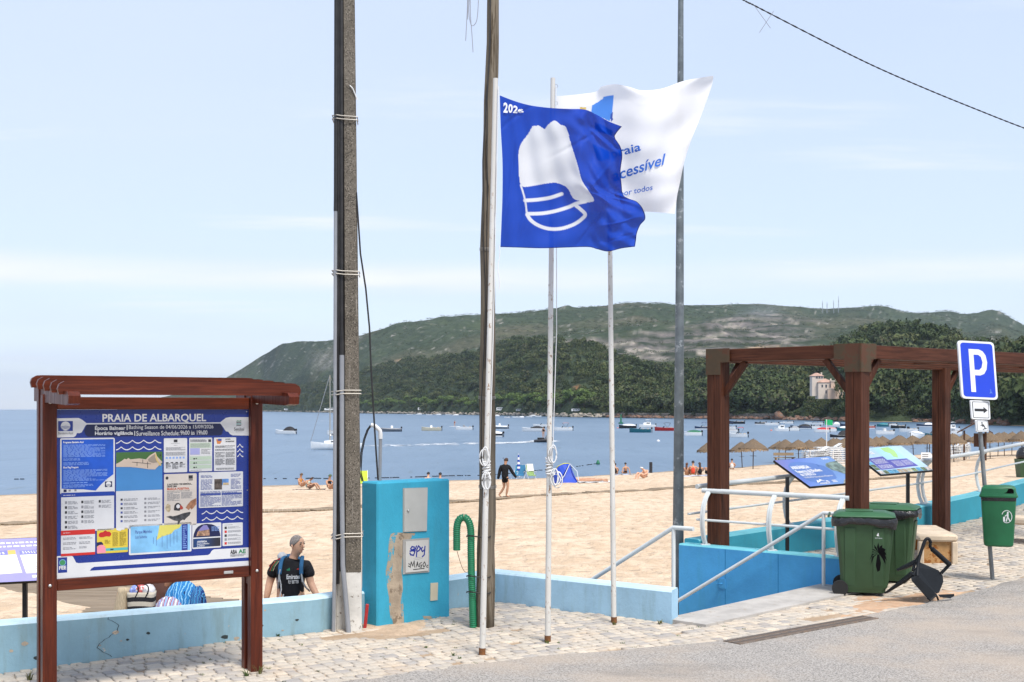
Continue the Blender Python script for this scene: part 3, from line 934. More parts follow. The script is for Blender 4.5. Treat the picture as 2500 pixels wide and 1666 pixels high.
# stairs down to the beach beside the return run
curb = MB()
e = -VV
a0, a1 = C_END + Vector((.05, 0, 0)) , ST_R + Vector((.1, -.05, 0))
curb.add([(*(a0 + e * .05)[:2], .034), (*(a1 + e * .05)[:2], .034), (*(a1 + e * .42)[:2], .030), (*(a0 + e * .30)[:2], .030),
          (*(a0 - e * .25)[:2], .034), (*(a1 - e * .25)[:2], .034),
          (*(a0 - e * .25)[:2], -.5), (*(a1 - e * .25)[:2], -.5), (*(a1 + e * .42)[:2], -.2), (*(a0 + e * .30)[:2], -.2)],
         [(0, 1, 2, 3), (4, 5, 1, 0), (6, 7, 5, 4), (3, 2, 8, 9), (0, 3, 9, 6, 4), (1, 5, 7, 8, 2)])
stairs = tag(curb.build('stair_landing', CONC), kind='structure')
for i in range(6):
 mb = MB(); p0 = a0 - e * (.25 + i * .3); p1 = a1 - e * (.25 + i * .3)
 q0 = p0 - e * .3; q1 = p1 - e * .3; z = -.15 * (i + 1)
 mb.add([(*p0[:2], z), (*p1[:2], z), (*q1[:2], z), (*q0[:2], z), (*p0[:2], z - .4), (*p1[:2], z - .4), (*q1[:2], z - .4), (*q0[:2], z - .4)],
           [(0, 1, 2, 3), (4, 5, 6, 7), (0, 1, 5, 4), (1, 2, 6, 5), (2, 3, 7, 6), (3, 0, 4, 7)])
 mb.build('step', CONC, stairs)
# bright blue stair wall and turquoise parapet
bw = [BLUE_L, BLUE_R]
o = wall_mesh(bw, .24, [.40, .40], [-1.3, -1.3]).build('stair_wall', [P_BLUE, P_TURQT])
tag(o, 'bright blue concrete wall on the far side of the beach stairs', 'wall')
SEAM = flat('wall_seam', (.02, .16, .33), .9, .1)
bd = (BLUE_R - BLUE_L).normalized(); bn = Vector((bd.y, -bd.x, 0))
for s in (.78, 1.62):
 mb = MB(); p = BLUE_L + bd * s + bn * .0015
 mb.quad((p.x, p.y, -.6), (p.x + bd.x * .008, p.y + bd.y * .008, -.6), (p.x + bd.x * .008, p.y + bd.y * .008, .375), (p.x, p.y, .375))
 mb.build('seam', SEAM, o)
PP = dense([Vector((x, y, 0)) for x, y in PARAPET], .7)
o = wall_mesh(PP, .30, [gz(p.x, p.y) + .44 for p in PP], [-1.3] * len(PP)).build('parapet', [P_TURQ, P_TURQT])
tag(o, 'long turquoise parapet wall running along the beach to the right', 'wall')
# railings
def arc_post(mb, p, inward, z0, h=.77, r=.030):
 """bowed flat-bar railing post: leaves the wall, bows outward and leans back in at the top"""
 prof = [(0, 0), (.055, .12), (.085, .28), (.085, .42), (.055, .56), (-.01, .68), (-.10, h)]
 for sgn in (-1, 1):
  side = Vector((-inward.y, inward.x, 0)) * .016 * sgn
  mb.tube([Vector((p.x, p.y, z0)) - inward * o_ + Vector((0, 0, z)) + side for o_, z in prof], r * .78, 6)
 mb.box((p.x, p.y, z0 + .006), (.13, .13, .012))
def railing(name, label, P, inward_fn, ztop, posts, ext0, ext1, low_off=.085):
 t = thing(name, label, 'railing', (P[0].x, P[0].y, ztop[0]))
 T = Matrix.Translation(-Vector(t.location))
 for (p, inw, z0) in posts:
  mb = MB(); mb.X = T; arc_post(mb, p, inw, z0); mb.build('post', RAIL, t, 40)
 mb = MB(); mb.X = T; mb.tube([Vector((p.x, p.y, z)) + inward_fn(i) * .10 + Vector((0, 0, .77)) for i, (p, z) in enumerate(zip(P, ztop))], .036, 10); mb.build('top_rail', RAIL, t, 40)
 mb = MB(); mb.X = T; mb.tube([Vector((p.x, p.y, z)) - inward_fn(i) * .055 + Vector((0, 0, .36)) for i, (p, z) in enumerate(zip(P, ztop))], .018, 8); mb.build('lower_rail', RAIL, t, 40)
 return t
inw_b = Vector((.669, .743, 0))
cl = [BLUE_L + inw_b * .12, BLUE_R + inw_b * .12]
def on_line(a, b, tx):
 """point of segment a-b seen at horizontal tangent tx from the camera"""
 d = b - a; s = (tx * a.y - a.x) / (d.x - tx * d.y); return a + d * s
bp = [on_line(cl[0], cl[1], t_) for t_ in (.1575, .2115, .2670)]
b0, b1 = on_line(cl[0], cl[1], .152), on_line(cl[0], cl[1], .272)
railing('stair_wall_railing', 'grey tubular railing with bowed posts on the bright blue stair wall', [b0, b1], lambda i: inw_b, [.40, .40], [(p, inw_b, .40) for p in bp], 0, 0)
inw_p = Vector((.714, -.7, 0))
pc = offset_path(PP, .16)
pz = [gz(p.x, p.y) + .44 for p in PP]
def para_pt(tx):
 for i, (a, b) in enumerate(zip(pc[:-1], pc[1:])):
  ta, tb = a.x / a.y, b.x / b.y
  if ta <= tx <= tb or (ta < tx and i == len(pc) - 2):
   q = on_line(a, b, tx); return q, gz(q.x, q.y) + .44
 return pc[0], pz[0]
posts = []
for tx in (.170, .2255, .334, .3375, .3815, .4265, .455):
 q, z = para_pt(tx); posts.append((q, inw_p, z))
railing('parapet_railing', 'long grey tubular railing with bowed posts on the turquoise parapet', pc, lambda i: inw_p, pz, posts, 0, 0)
def handrail(name, label, post_at, z_top, z_foot, nub, slope, length, bracket=None):
 t = thing(name, label, 'handrail', (post_at.x, post_at.y, z_foot))
 T = Matrix.Translation(-Vector(t.location))
 mb = MB(); mb.X = T; mb.tube([(post_at.x, post_at.y, z_foot), (post_at.x, post_at.y, z_top)], .024, 10); mb.build('post', RAIL, t, 40)
 mb = MB(); mb.X = T
 p = Vector((post_at.x, post_at.y, z_top))
 pts = [p - VV * nub, p - VV * .06, p, p + VV * .06 - Vector((0, 0, .06 * slope))] + [p + VV * s - Vector((0, 0, s * slope)) for s in (length * .5, length)]
 mb.tube(pts, .026, 10); mb.build('rail', RAIL, t, 40)
 if bracket:
  s, wn = bracket; q = p + VV * s - Vector((0, 0, s * slope)); mb = MB(); mb.X = T
  mb.tube([q, q - Vector((0, 0, .09)), q - Vector((0, 0, .10)) + wn * .14], .010, 6)
  k = q - Vector((0, 0, .10)) + wn * .15
  mb.box(k, (.012, .10, .14), Matrix.Rotation(math.atan2(wn.y, wn.x), 3, 'Z')); mb.build('bracket', P_BLUE, t)
 return t
handrail('stair_handrail', 'sloping grey handrail along the bright blue wall, rising to a post beside the bins', Vector((4.09, 16.13, 0)), .985, .03, .33, .61, 3.6, (1.63, Vector((.66, .75, 0))))
handrail('stair_handrail', 'short grey handrail sloping down to the sand behind the pale blue low wall', Vector((1.86, 14.15, 0)), .985, -.1, .27, .60, 3.2)
# pergola
PW = wood('dark_pergola_timber', (.098, .032, .015), (.040, .014, .008), 2.2, .6)
PWH = wood('dark_pergola_beam', (.100, .032, .015), (.042, .014, .008), 2.2, .6, 0)
PLATE = M('corner_plate', (.066, .042, .020), .6, .15, 5, .2, 40, wear=(.085, .034, .016), wthr=.5, wscale=5)
perg = thing('pergola', 'large dark brown timber pergola on the promenade above the stairs', 'pergola', (4.58, 16.3, 0))
T = Matrix.Translation((-4.58, -16.3, 0))
A1, A2, A3 = Vector((2.98, 17.75, 0)), Vector((4.58, 16.3, 0)), Vector((7.40, 21.18, 0))
Qd = (A3 - A1).normalized(); Pd = (A2 - A1).normalized()
ANG = math.atan2(Pd.y, Pd.x); ANQ = math.atan2(Qd.y, Qd.x)
A4 = A2 + Qd * (A3 - A1).length; A5 = A1 + Qd * 11.5; A6 = A2 + Qd * 11.5
RP = Matrix.Rotation(ANG, 3, 'Z'); RQ = Matrix.Rotation(ANQ, 3, 'Z')
for p in (A1, A2, A3, A4):
 z0 = gz(p.x, p.y) - .03
 for s in (-1, 1):                                   # each post is two planks bolted together
  mb = MB(); mb.X = T; c = p + RP @ Vector((s * .059, 0, 0))
  mb.box((c.x, c.y, (z0 + 3.20) / 2), (.115, .235, 3.20 - z0), RP, .006); mb.build('post', PW, perg)
def beam(a, b, z0, z1, wd, name, trim=.12):
 d = (b - a); l = d.length; d.normalize(); mb = MB()
 c = (a + b) / 2
 o = mb
 o.box((0, 0, 0), (l - 2 * trim, wd, z1 - z0), None, .008)
 ob = o.build(name, PWH, perg)
 ob.location = (c.x - 4.58, c.y - 16.3, (z0 + z1) / 2); ob.rotation_euler = (0, 0, math.atan2(d.y, d.x))
 return ob
beam(A1, A2, 3.025, 3.205, .19, 'end_beam', .118)
beam(A1, A5, 3.02, 3.20, .19, 'side_beam', .125)
beam(A2, A6, 3.02, 3.20, .19, 'side_beam', .125)
for f in (.25, .5, .75):
 a = A1.lerp(A2, f) + Qd * .1; beam(a, a + Qd * 11.2, 3.03, 3.14, .075, 'joist', 0)
for f in (3.0, 6.0, 9.0):
 beam(A1 + Qd * f, A2 + Qd * f, 3.035, 3.13, .07, 'cross_joist', .12)
def brace(p, d, s):
 mb = MB(); mb.X = T
 a = p + d * .10 + Vector((0, 0, 2.56)); b = p + d * .46 + Vector((0, 0, 3.02))
 t = (b - a); l = t.length; t.normalize()
 sd = Vector((-d.y, d.x, 0)); up = t.cross(sd)
 Mx = Matrix((t, sd, up)).transposed()
 mb.box((a + b) / 2, (l, .07, .085), Mx, .004); mb.build('brace', PW, perg)
brace(A1, Pd, 0); brace(A2, -Pd, 0); brace(A3, Qd, 0); brace(A1, Qd, 0); brace(A2, Qd, 0)
def plate(p, d, wd, sgn):
 """L-shaped sheet-metal corner plate on the outer face"""
 n = Vector((d.y, -d.x, 0)); mb = MB(); mb.X = T
 poly = [(-.125, 2.84), (.118, 2.84), (.118, 3.015), (wd, 3.015), (wd, 3.215), (-.125, 3.215)]
 if sgn < 0: poly = [(-a, b) for a, b in poly][::-1]
 mb.prism(poly, .126, .136, lambda a, b, e_: p + d * a + n * e_ + Vector((0, 0, b)))
 mb.build('corner_plate', PLATE, perg)
plate(A1, Pd, .27, 1); plate(A2, Pd, .27, -1); plate(A2, Qd, .23, 1)
# tilted information panels on the terrace
BLACK = flat('black_metal', (.012, .012, .014), .45); WHITE_P = flat('white_print', (.80, .80, .80), .5)
def panel_fn(TL, TR, BL, BR, lift):
 n = (TR - TL).cross(BL - TL).normalized() * -1
 if n.z < 0: n = -n
 def fn(u, v, k=1): return TL.lerp(TR, u).lerp(BL.lerp(BR, u), v) + n * lift * k
 return fn, n
def lectern(label, TL, BL, wv, mats, foot):
 TR, BR = TL + wv, BL + wv
 t = thing('information_lectern', label, 'information board', foot)
 T = Matrix.Translation(-Vector(foot))
 fn, n = panel_fn(TL, TR, BL, BR, 0)
 mb = MB(); mb.X = T
 q = [fn(0, 0), fn(1, 0), fn(1, 1), fn(0, 1)]
 mb.add(q + [p - n * .035 for p in q], [(0, 1, 2, 3), (7, 6, 5, 4), (0, 4, 5, 1), (1, 5, 6, 2), (2, 6, 7, 3), (3, 7, 4, 0)])
 mb.build('panel', BLACK, t)
 c = fn(.27, .6)
 mb = MB(); mb.X = T; c = (fn(.15, .55) + Vector((0, 0, 0)))
 f = Vector(foot); mb.box((f.x, f.y, (f.z + c.z) / 2 - .02), (.05, .05, c.z - f.z - .04)); mb.build('stand', BLACK, t)
 def sheet(name, pts, m, k):
  b = MB(); b.X = T; b.add([fn(u, v) + n * .0012 * k for u, v in pts], [tuple(range(len(pts)))]); return b.build(name, m, t)
 def words(name, items, m, k):
  b = MB(); b.X = T
  for (s, u0, u1, v0, v1, bo) in items: put_text(b, s, u0, u1, v1, v0, lambda u, v: fn(u, v) + n * .0012 * k, bo)
  return b.build(name, m, t)
 def lines(name, boxes, m, k, seed=1):
  r = random.Random(seed); b = MB(); b.X = T
  for (u0, u1, v0, v1, cnt) in boxes:
   for i in range(cnt):
    v = lerp(v0, v1, (i + .25) / cnt); h = (v1 - v0) / cnt * .5; u = u0
    while u < u1 - .004:
     l = r.uniform(.01, .035) * (u1 - u0) * 3; e_ = min(u1, u + l)
     b.add([fn(a, c_) + n * .0012 * k for a, c_ in ((u, v), (e_, v), (e_, v + h), (u, v + h))], [(0, 1, 2, 3)]); u = e_ + .012
    if r.random() < .2: continue
  return b.build(name, m, t)
 return t, sheet, words, lines
wv = Vector((.98, .50, .045))
TL = at(1889, 1124, 18.9); BL = at(1978, 1189, 18.5)
def ramp_mat(name, cols, axis='X', lo=0, hi=1):
 m, t, b = mat_nodes(name); v = ncoord(t); s = t.nodes.new('ShaderNodeSeparateXYZ'); t.links.new(v, s.inputs[0])
 f = nramp(t, nmath(t, 'ADD', s.outputs[axis], nmath(t, 'MULTIPLY', nnoise(t, v, 3, 3, .5), .12)), lo, hi)
 cr = t.nodes.new('ShaderNodeValToRGB'); e_ = cr.color_ramp
 e_.elements[0].color = (*cols[0], 1); e_.elements[1].color = (*cols[-1], 1)
 for i, c in enumerate(cols[1:-1]): k = e_.elements.new((i + 1) / (len(cols) - 1)); k.color = (*c, 1)
 t.links.new(f, cr.inputs[0]); t.links.new(cr.outputs[0], b.inputs['Base Color']); b.inputs['Roughness'].default_value = .3
 return m
PRINT1 = ramp_mat('violet_blue_print', [(.20, .19, .42), (.12, .20, .55), (.16, .28, .55)], 'X', -.3, .9)
foot = (4.18, 18.66, .05)
t, sheet, words, lines = lectern('tilted blue and violet panel reading ARRABIDA on a black stand', TL, BL, wv, None, foot)
sheet('print', [(.004, .01), (.996, .01), (.996, .99), (.004, .99)], PRINT1, 1)
SWOOSH = flat('mid_blue_print', (.10, .19, .46), .3)
sheet('print_swoosh', [(.06, .62), (.05, .40), (.10, .24), (.2, .14), (.36, .12), (.55, .20), (.68, .34), (.70, .55), (.62, .78), (.45, .92), (.25, .94), (.12, .82)], SWOOSH, 2)
ISL = M('island_photo_print', (.16, .22, .20), .35, .5, 14); ISL2 = M('island_rock_print', (.28, .30, .27), .35, .5, 20)
sheet('print_island', [(.70, .36), (.76, .26), (.86, .22), (.996, .20), (.996, .66), (.90, .62), (.84, .68), (.78, .56), (.72, .50)], ISL, 3)
sheet('print_shore', [(.60, .99), (.70, .86), (.82, .80), (.92, .70), (.996, .66), (.996, .99)], ISL2, 3)
words('lettering', [('ARRÁBIDA', .10, .42, .24, .38, .03), ('Reserva da Biosfera', .10, .54, .41, .52, .025), ('da UNESCO', .10, .36, .53, .63, .025), ('UNESCO Biosphere Reserve', .10, .60, .66, .73, .0)], WHITE_P, 4)
sheet('logo', [(.20, .90), (.24, .80), (.27, .84), (.30, .77), (.36, .86), (.40, .84), (.42, .90), (.31, .83)], WHITE_P, 4)
words('logo_lettering', [('ARRÁBIDA', .22, .40, .89, .95, .02), ('UNESCO', .47, .55, .84, .92, .02), ('ooo', .80, .92, .06, .12, .02)], WHITE_P, 4)
TL2 = at(2199, 1087.5, 20.1) - Vector((.98, .5, .045)); BL2 = at(2278, 1148.5, 19.7) - Vector((.98, .5, .045))
t, sheet, words, lines = lectern('tilted map panel with green coast and photo border on a black stand', TL2, BL2, wv, None, (6.42, 19.93, .1))
sheet('print', [(.004, .01), (.996, .01), (.996, .99), (.004, .99)], flat('pale_sky_print', (.45, .62, .78), .3), 1)
sheet('map_sea', [(.42, .02), (.80, .02), (.80, .50), (.42, .50)], flat('map_sea_print', (.40, .66, .80), .3), 2)
sheet('map_land', [(.55, .06), (.72, .04), (.76, .18), (.72, .34), (.66, .46), (.60, .40), (.62, .28), (.56, .20)], flat('map_green_print', (.38, .62, .24), .3), 3)
sheet('text_block', [(.10, .40), (.42, .36), (.42, .50), (.80, .50), (.84, .80), (.10, .84)], flat('indigo_print', (.10, .10, .38), .3), 2)
lines('text_lines', [(.14, .38, .44, .62, 6), (.14, .38, .66, .80, 4), (.46, .62, .55, .76, 7), (.65, .80, .55, .74, 6)], WHITE_P, 3, 4)
words('lettering', [('Arrábida', .04, .34, .10, .26, .03)], WHITE_P, 3)
rr = random.Random(9)
pm = [M('photo_print_%d' % i, c, .35, .5, 16) for i, c in enumerate([(.20, .26, .12), (.40, .32, .22), (.10, .30, .45), (.45, .40, .36), (.12, .16, .08), (.5, .45, .3)])]
for i in range(11):
 u0 = i / 11; sheet('photo', [(u0 + .006, .86), (u0 + .086, .86), (u0 + .086, .985), (u0 + .006, .985)], rr.choice(pm), 3)
for i in range(5):
 v0 = .32 + i * .105; sheet('photo', [(.008, v0), (.092, v0), (.092, v0 + .095), (.008, v0 + .095)], rr.choice(pm), 3)
# beach notice board
KX, KY, KTH = -3.76, 10.13, math.atan2(.53, .848)
KW = 1.65
KZ0, KZ1 = .949, 2.345
RED = wood('red_brown_timber', (.122, .026, .012), (.052, .011, .006), 2.6, .35)
REDH = wood('red_brown_board', (.126, .027, .012), (.054, .012, .006), 2.6, .35, 0)
STEEL = M('bolt_steel', (.62, .62, .60), .3, .1, 20, metal=.9)
kio = thing('notice_board', 'large red-brown timber notice board with slatted roof and blue beach panel', 'notice board', (KX, KY, 0), KTH)
def kpart(name, m, fn, smooth=False):
 b = MB(); fn(b); return b.build(name, m, kio, smooth)
gl, gr = gz(KX, KY) - .02, gz(KX + 1.4, KY + .9) - .02
for (x0, x1, zb_) in ((-.115, -.003, gl), (KW + .003, KW + .113, gr)):
 cx_ = (x0 + x1) / 2
 kpart('post', RED, lambda b: b.box((cx_, -.012, (zb_ + 2.47) / 2), (x1 - x0, .095, 2.47 - zb_), None, .006))
 kpart('rear_post', RED, lambda b: b.box((cx_, .150, (zb_ + 2.52) / 2), (x1 - x0, .085, 2.52 - zb_), None, .006))
 kpart('side_board', RED, lambda b: b.box((cx_, .072, (.78 + 2.44) / 2), (x1 - x0 - .02, .068, 2.44 - .78)))
kpart('top_rail', REDH, lambda b: b.box((KW / 2, .005, 2.398), (KW - .004, .075, .104), None, .005))
kpart('bottom_rail', REDH, lambda b: b.box((KW / 2, .005, .900), (KW - .004, .075, .094), None, .005))
for (x, z) in ((-.058, 2.405), (KW + .058, 2.405), (-.058, .905), (KW + .058, .905), (-.062, 2.50)):
 kpart('bolt', STEEL, lambda b: b.lathe([(.015, 0), (.014, .006), (.006, .011)], 10), True).matrix_local = Matrix.Translation((x, -.060, z)) @ Matrix.Rotation(R(90), 4, 'X')
def arm_poly(y0, y1):
 za, zb2 = 2.545, 2.478
 return [(y0, za), (y1 + .04, zb2 + .003), (y1, zb2 - .03), (y1 + .01, zb2 - .09), (y1 + .10, zb2 - .100), (y0, za - .13)]
for cx_ in (-.058, KW + .058):
 for s in (-1,):
  kpart('roof_arm', RED, lambda b: b.prism(arm_poly(.36, -.94), cx_ - .045, cx_ + .045, lambda a, z, e_: Vector((e_, a, z + .002))))
for i in range(5):
 yy = .30 - i * .262; zt_ = 2.635 - i * .017
 x0, x1 = -.145, 1.835
 ol = [(x0 + .01, zt_ - .105), (x0, zt_ - .06), (x0 + .012, zt_ - .025), (x0 + .05, zt_ - .003), (x0 + .09, zt_), (x1 - .09, zt_), (x1 - .05, zt_ - .003), (x1 - .012, zt_ - .025), (x1, zt_ - .06), (x1 - .01, zt_ - .105)]
 kpart('roof_slat', REDH, lambda b: b.prism(ol, yy - .0225, yy + .0225, lambda a, z, e_: Vector((a, e_, z))))
PB = flat('panel_blue', (.008, .030, .235), .28, .5); PWHT = flat('panel_white', (.66, .66, .67), .3, .5); PNAVY = flat('panel_navy', (.010, .014, .065), .3)
kpart('maker_plate', STEEL, lambda b: b.box((1.455, -.036, .905), (.085, .008, .026), None, .003))
pan = kpart('panel', PB, lambda b: b.box((KW / 2, .004, (KZ0 + KZ1) / 2), (KW, .016, KZ1 - KZ0)))
_src = [(65, 72), (1668, 78), (1655, 1365), (57, 1483)]
_dst = [(0, KZ1), (KW, KZ1), (KW, KZ0), (0, KZ0)]
_A = []; _b = []
for (x, y), (u, v) in zip(_src, _dst):
 _A += [[x, y, 1, 0, 0, 0, -u * x, -u * y], [0, 0, 0, x, y, 1, -v * x, -v * y]]; _b += [u, v]
_h = np.linalg.solve(np.array(_A, float), np.array(_b, float))
def hp(x, y):
 w_ = _h[6] * x + _h[7] * y + 1
 return ((_h[0] * x + _h[1] * y + _h[2]) / w_, (_h[3] * x + _h[4] * y + _h[5]) / w_)
def pk(u, v, k=1): return Vector((u, -.0042 - .0008 * k, v))
def shape(name, pts, m, k, parent=None):
 b = MB(); b.add([pk(*hp(x, y), k) for x, y in pts], [tuple(range(len(pts)))]); return b.build(name, m, parent or pan)
def rrect(x0, y0, x1, y1, r, tl=None):
 """rounded rectangle in panel metres from two enlargement corners, returned in metres"""
 (u0, v1), (u1, v0) = hp(x0, y0), hp(x1, y1)
 rr_ = r; P = []
 for (cx_, cy_, a0) in ((u1 - rr_, v1 - rr_, 0), (u0 + rr_, v1 - rr_, 90), (u0 + rr_, v0 + rr_, 180), (u1 - rr_, v0 + rr_, 270)):
  for a in (0, 30, 60, 90): P.append((cx_ + rr_ * math.cos(R(a0 + a)), cy_ + rr_ * math.sin(R(a0 + a))))
 return P
def sheet_k(name, P, m, k, parent, e=None):
 b = MB(); b.add([pk(u, v, k) for u, v in P], [tuple(range(len(P)))]); return b.build(name, m, parent)
def label_px(name, body, x0, y0, x1, y1, m, k=6, bold=.02, parent=None, base=None):
 (u0, v1), (u1, v0) = hp(x0, y0), hp(x1, y1)
 b = MB(); put_text(b, body, u0, u1, v0, v1, lambda u, v: pk(u, v, k), bold, 0, base); return b.build(name, m, parent or pan)
shape('white_band', [(65, 145), (255, 143), (285, 158), (320, 186), (1432, 183), (1455, 165), (1480, 146), (1515, 140), (1667, 141), (1667, 293), (1535, 291), (1512, 280), (1500, 262), (1478, 256), (1440, 200), (1432, 192), (325, 197), (312, 205), (280, 262), (262, 270), (240, 268), (228, 292), (210, 303), (63, 305)], PWHT, 1)
shape('navy_band', [(322, 199), (1434, 194), (1458, 240), (1446, 280), (1430, 290), (330, 299), (312, 285), (300, 250)], PNAVY, 2)
shape('white_footer', [(57, 1294), (180, 1287), (200, 1296), (225, 1345), (245, 1351), (1320, 1280), (1338, 1270), (1352, 1246), (1372, 1233), (1656, 1216), (1655, 1365), (57, 1483)], PWHT, 1)
shape('blue_stripe', [(341, 1413), (352, 1395), (375, 1381), (1655, 1298), (1655, 1325)], PB, 2)
label_px('title', 'PRAIA DE ALBARQUEL', 453, 108, 1316, 172, PWHT, 4, .022, base=(0, .73))
label_px('lettering', 'Época Balnear', 390, 206, 645, 241, PWHT, 4, .03, base=(-.0, .86))
label_px('lettering', '|', 655, 203, 662, 244, PWHT, 4)
label_px('lettering', 'Bathing Season de 04/06/2026 a 15/09/2026', 673, 205, 1375, 242, PWHT, 4, .006)
label_px('lettering', 'Horário vigilância', 390, 256, 708, 292, PWHT, 4, .03)
label_px('lettering', '|', 719, 252, 725, 292, PWHT, 4)
label_px('lettering', 'Surveillance Schedule:', 735, 254, 1092, 289, PWHT, 4, .006)
label_px('lettering', '9h00 às 19h00', 1102, 250, 1325, 284, PWHT, 4, .006)['kind'] = 'stuff'
INK = flat('black_ink', (.03, .03, .035), .4); GINK = flat('grey_ink', (.24, .24, .26), .4); BINK = flat('blue_ink', (.05, .08, .30), .4); GRN = flat('green_ink', (.03, .22, .09), .4)
def flag_logo(x0, y0, x1, y1, bg, k, parent):
 (u0, v1), (u1, v0) = hp(x0, y0), hp(x1, y1)
 sheet_k('logo', [(u0, v0), (u1, v0), (u1, v1), (u0, v1)], bg, k, parent)
 c = ((u0 + u1) / 2, (v0 + v1) / 2); r = (v1 - v0) * .46
 sheet_k('logo_disc', [(c[0] + r * math.cos(a), c[1] + r * math.sin(a)) for a in np.linspace(0, 6.283, 25)[:-1]], PWHT, k + 1, parent)
 for j in range(3):
  b = MB(); n = 12; yb = c[1] - r * (.12 + .27 * j)
  hw = math.sqrt(max(.02, 1 - (.12 + .27 * j) ** 2)) * r
  top, bot = [], []
  for i in range(n + 1):
   a = i / n; x = c[0] - hw + 2 * hw * a
   y = yb + r * .10 * math.sin(a * 5.2 - .9)
   top.append((x, y + r * .05)); bot.append((x, y - r * .05))
  b.add([pk(u, v, k + 2) for u, v in top + bot[::-1]], [(i, i + 1, 2 * n - i, 2 * n + 1 - i) for i in range(n)])
  b.build('logo_wave', bg, parent)
flag_logo(82, 168, 205, 251, PB, 2, pan)
label_px('lettering', 'Bandeira Azul', 82, 259, 206, 278, GINK, 4, .01)
for j, (m_) in enumerate((GRN, INK, flat('teal_ink', (.04, .35, .30), .4), INK)):
 y = 168 + j * 12
 shape('city_logo', [(1566, y + 4), (1576, y), (1590, y + 4), (1606, y - 2), (1606, y + 4), (1592, y + 9), (1576, y + 6), (1566, y + 10)], m_, 3)
label_px('lettering', 'Setúbal', 1547, 226, 1628, 252, INK, 4, .0); label_px('lettering', 'MUNICÍPIO', 1560, 259, 1614, 264, GINK, 4)
def waves(x0, x1, y, n, m, slope=0.0):
 top, bot = [], []; N_ = n * 12
 for i in range(N_ + 1):
  a = i / N_; f = (a * n + .55) % 1
  x = lerp(x0, x1, a); yy = y + slope * (x - x0) + 26 * (4 * (f - .5) * (f - .5)) * -1 + 12
  top.append((x, yy - 4)); bot.append((x, yy + 4))
 b = MB(); b.add([pk(*hp(x, y_), 2) for x, y_ in top + bot[::-1]], [(i, i + 1, 2 * N_ - i, 2 * N_ + 1 - i) for i in range(N_)])
 b.build('wave_line', m, pan)
for y in (344, 398): waves(566, 942, y, 4, PWHT, -.012)
for y in (930, 983): waves(1273, 1614, y, 4, PWHT, -.04)
for y in (376, 416, 455): waves(1570, 1620, y, 1, PWHT)
def notice(x0, y0, x1, y1, m, r=.010, frame=None, label=None):
 (u0, v1), (u1, v0) = hp(x0, y0), hp(x1, y1)
 b = MB(); P = rrect(x0, y0, x1, y1, r)
 b.add([pk(u, v, 1) for u, v in P] + [pk(u, v, 4) for u, v in P], [tuple(range(16, 32))] + [(i, (i + 1) % 16, 16 + (i + 1) % 16, 16 + i) for i in range(16)])
 o = b.build('notice', m, kio)
 if label: o['label'] = label
 def sub(a, c): return (lerp(u0, u1, a), lerp(v1, v0, c))
 return o, sub
def sub_poly(o, sub, name, pts, m, k=5):
 b = MB(); b.add([pk(*sub(a, c), k) for a, c in pts], [tuple(range(len(pts)))]); return b.build(name, m, o)
def sub_rect(o, sub, name, a0, c0, a1, c1, m, k=5): return sub_poly(o, sub, name, [(a0, c0), (a1, c0), (a1, c1), (a0, c1)], m, k)
def sub_text(o, sub, body, a0, c0, a1, c1, m, k=6, bold=.015):
 b = MB(); put_text(b, body, a0, a1, c1, c0, lambda a, c: pk(*sub(a, c), k), bold); return b.build('lettering', m, o)
def sub_lines(o, sub, boxes, m, seed, k=6):
 r = random.Random(seed); b = MB()
 for (a0, a1, c0, c1, cnt) in boxes:
  for i in range(cnt):
   c = lerp(c0, c1, (i + .2) / cnt); h = (c1 - c0) / cnt * .42; a = a0
   end = a1 if r.random() < .72 else lerp(a0, a1, r.uniform(.45, .95))
   while a < end - .01:
    l = r.uniform(.03, .11); e_ = min(end, a + l)
    b.add([pk(*sub(p, q), k) for p, q in ((a, c), (e_, c), (e_, c + h), (a, c + h))], [(0, 1, 2, 3)]); a = e_ + .014
 return tag(b.build('text_lines', m, o), kind='stuff')
PAPER = flat('notice_paper', (.62, .62, .63), .35)
MIDB = M('poster_blue', (.010, .080, .46), .3, .25, 3)
LBL = flat('pale_text', (.22, .36, .72), .4)
o, s_ = notice(98, 312, 552, 763, PAPER, .012, label='blue programme notice with white frame')
sub_poly(o, s_, 'blue_field', [(.025, .025), (.975, .025), (.975, .665), (.86, .745), (.74, .85), (.645, .955), (.42, .925), (.2, .915), (.025, .9)], MIDB, 5)
sub_text(o, s_, 'Programa Bandeira Azul', .055, .055, .42, .10, PWHT, 6, .03); sub_text(o, s_, 'Blue Flag Program', .055, .505, .33, .55, PWHT, 6, .03)
sub_lines(o, s_, [(.055, .82, .115, .345, 12), (.055, .36, .36, .405, 3), (.055, .52, .43, .49, 3), (.055, .86, .565, .775, 11), (.055, .75, .79, .82, 1), (.055, .6, .83, .89, 3)], LBL, 1)
(hx, hy) = (470, 672); flag_logo(470, 672, 530, 717, PNAVY, 5, o)
sub_rect(o, s_, 'logo', .06, .915, .115, .965, PNAVY); sub_rect(o, s_, 'logo', .15, .92, .19, .955, GINK); sub_rect(o, s_, 'logo', .255, .915, .295, .955, GINK)
o, s_ = notice(565, 430, 945, 1048, PAPER, .006, label='beach map notice with key below')
sub_rect(o, s_, 'map_sea', .0, .0, 1, .505, flat('map_blue', (.055, .22, .50), .35))
sub_poly(o, s_, 'map_green', [(0, 0), (1, 0), (1, .16), (.9, .2), (.6, .12), (.2, .1), (0, .15)], flat('map_green', (.05, .13, .035), .35), 6)
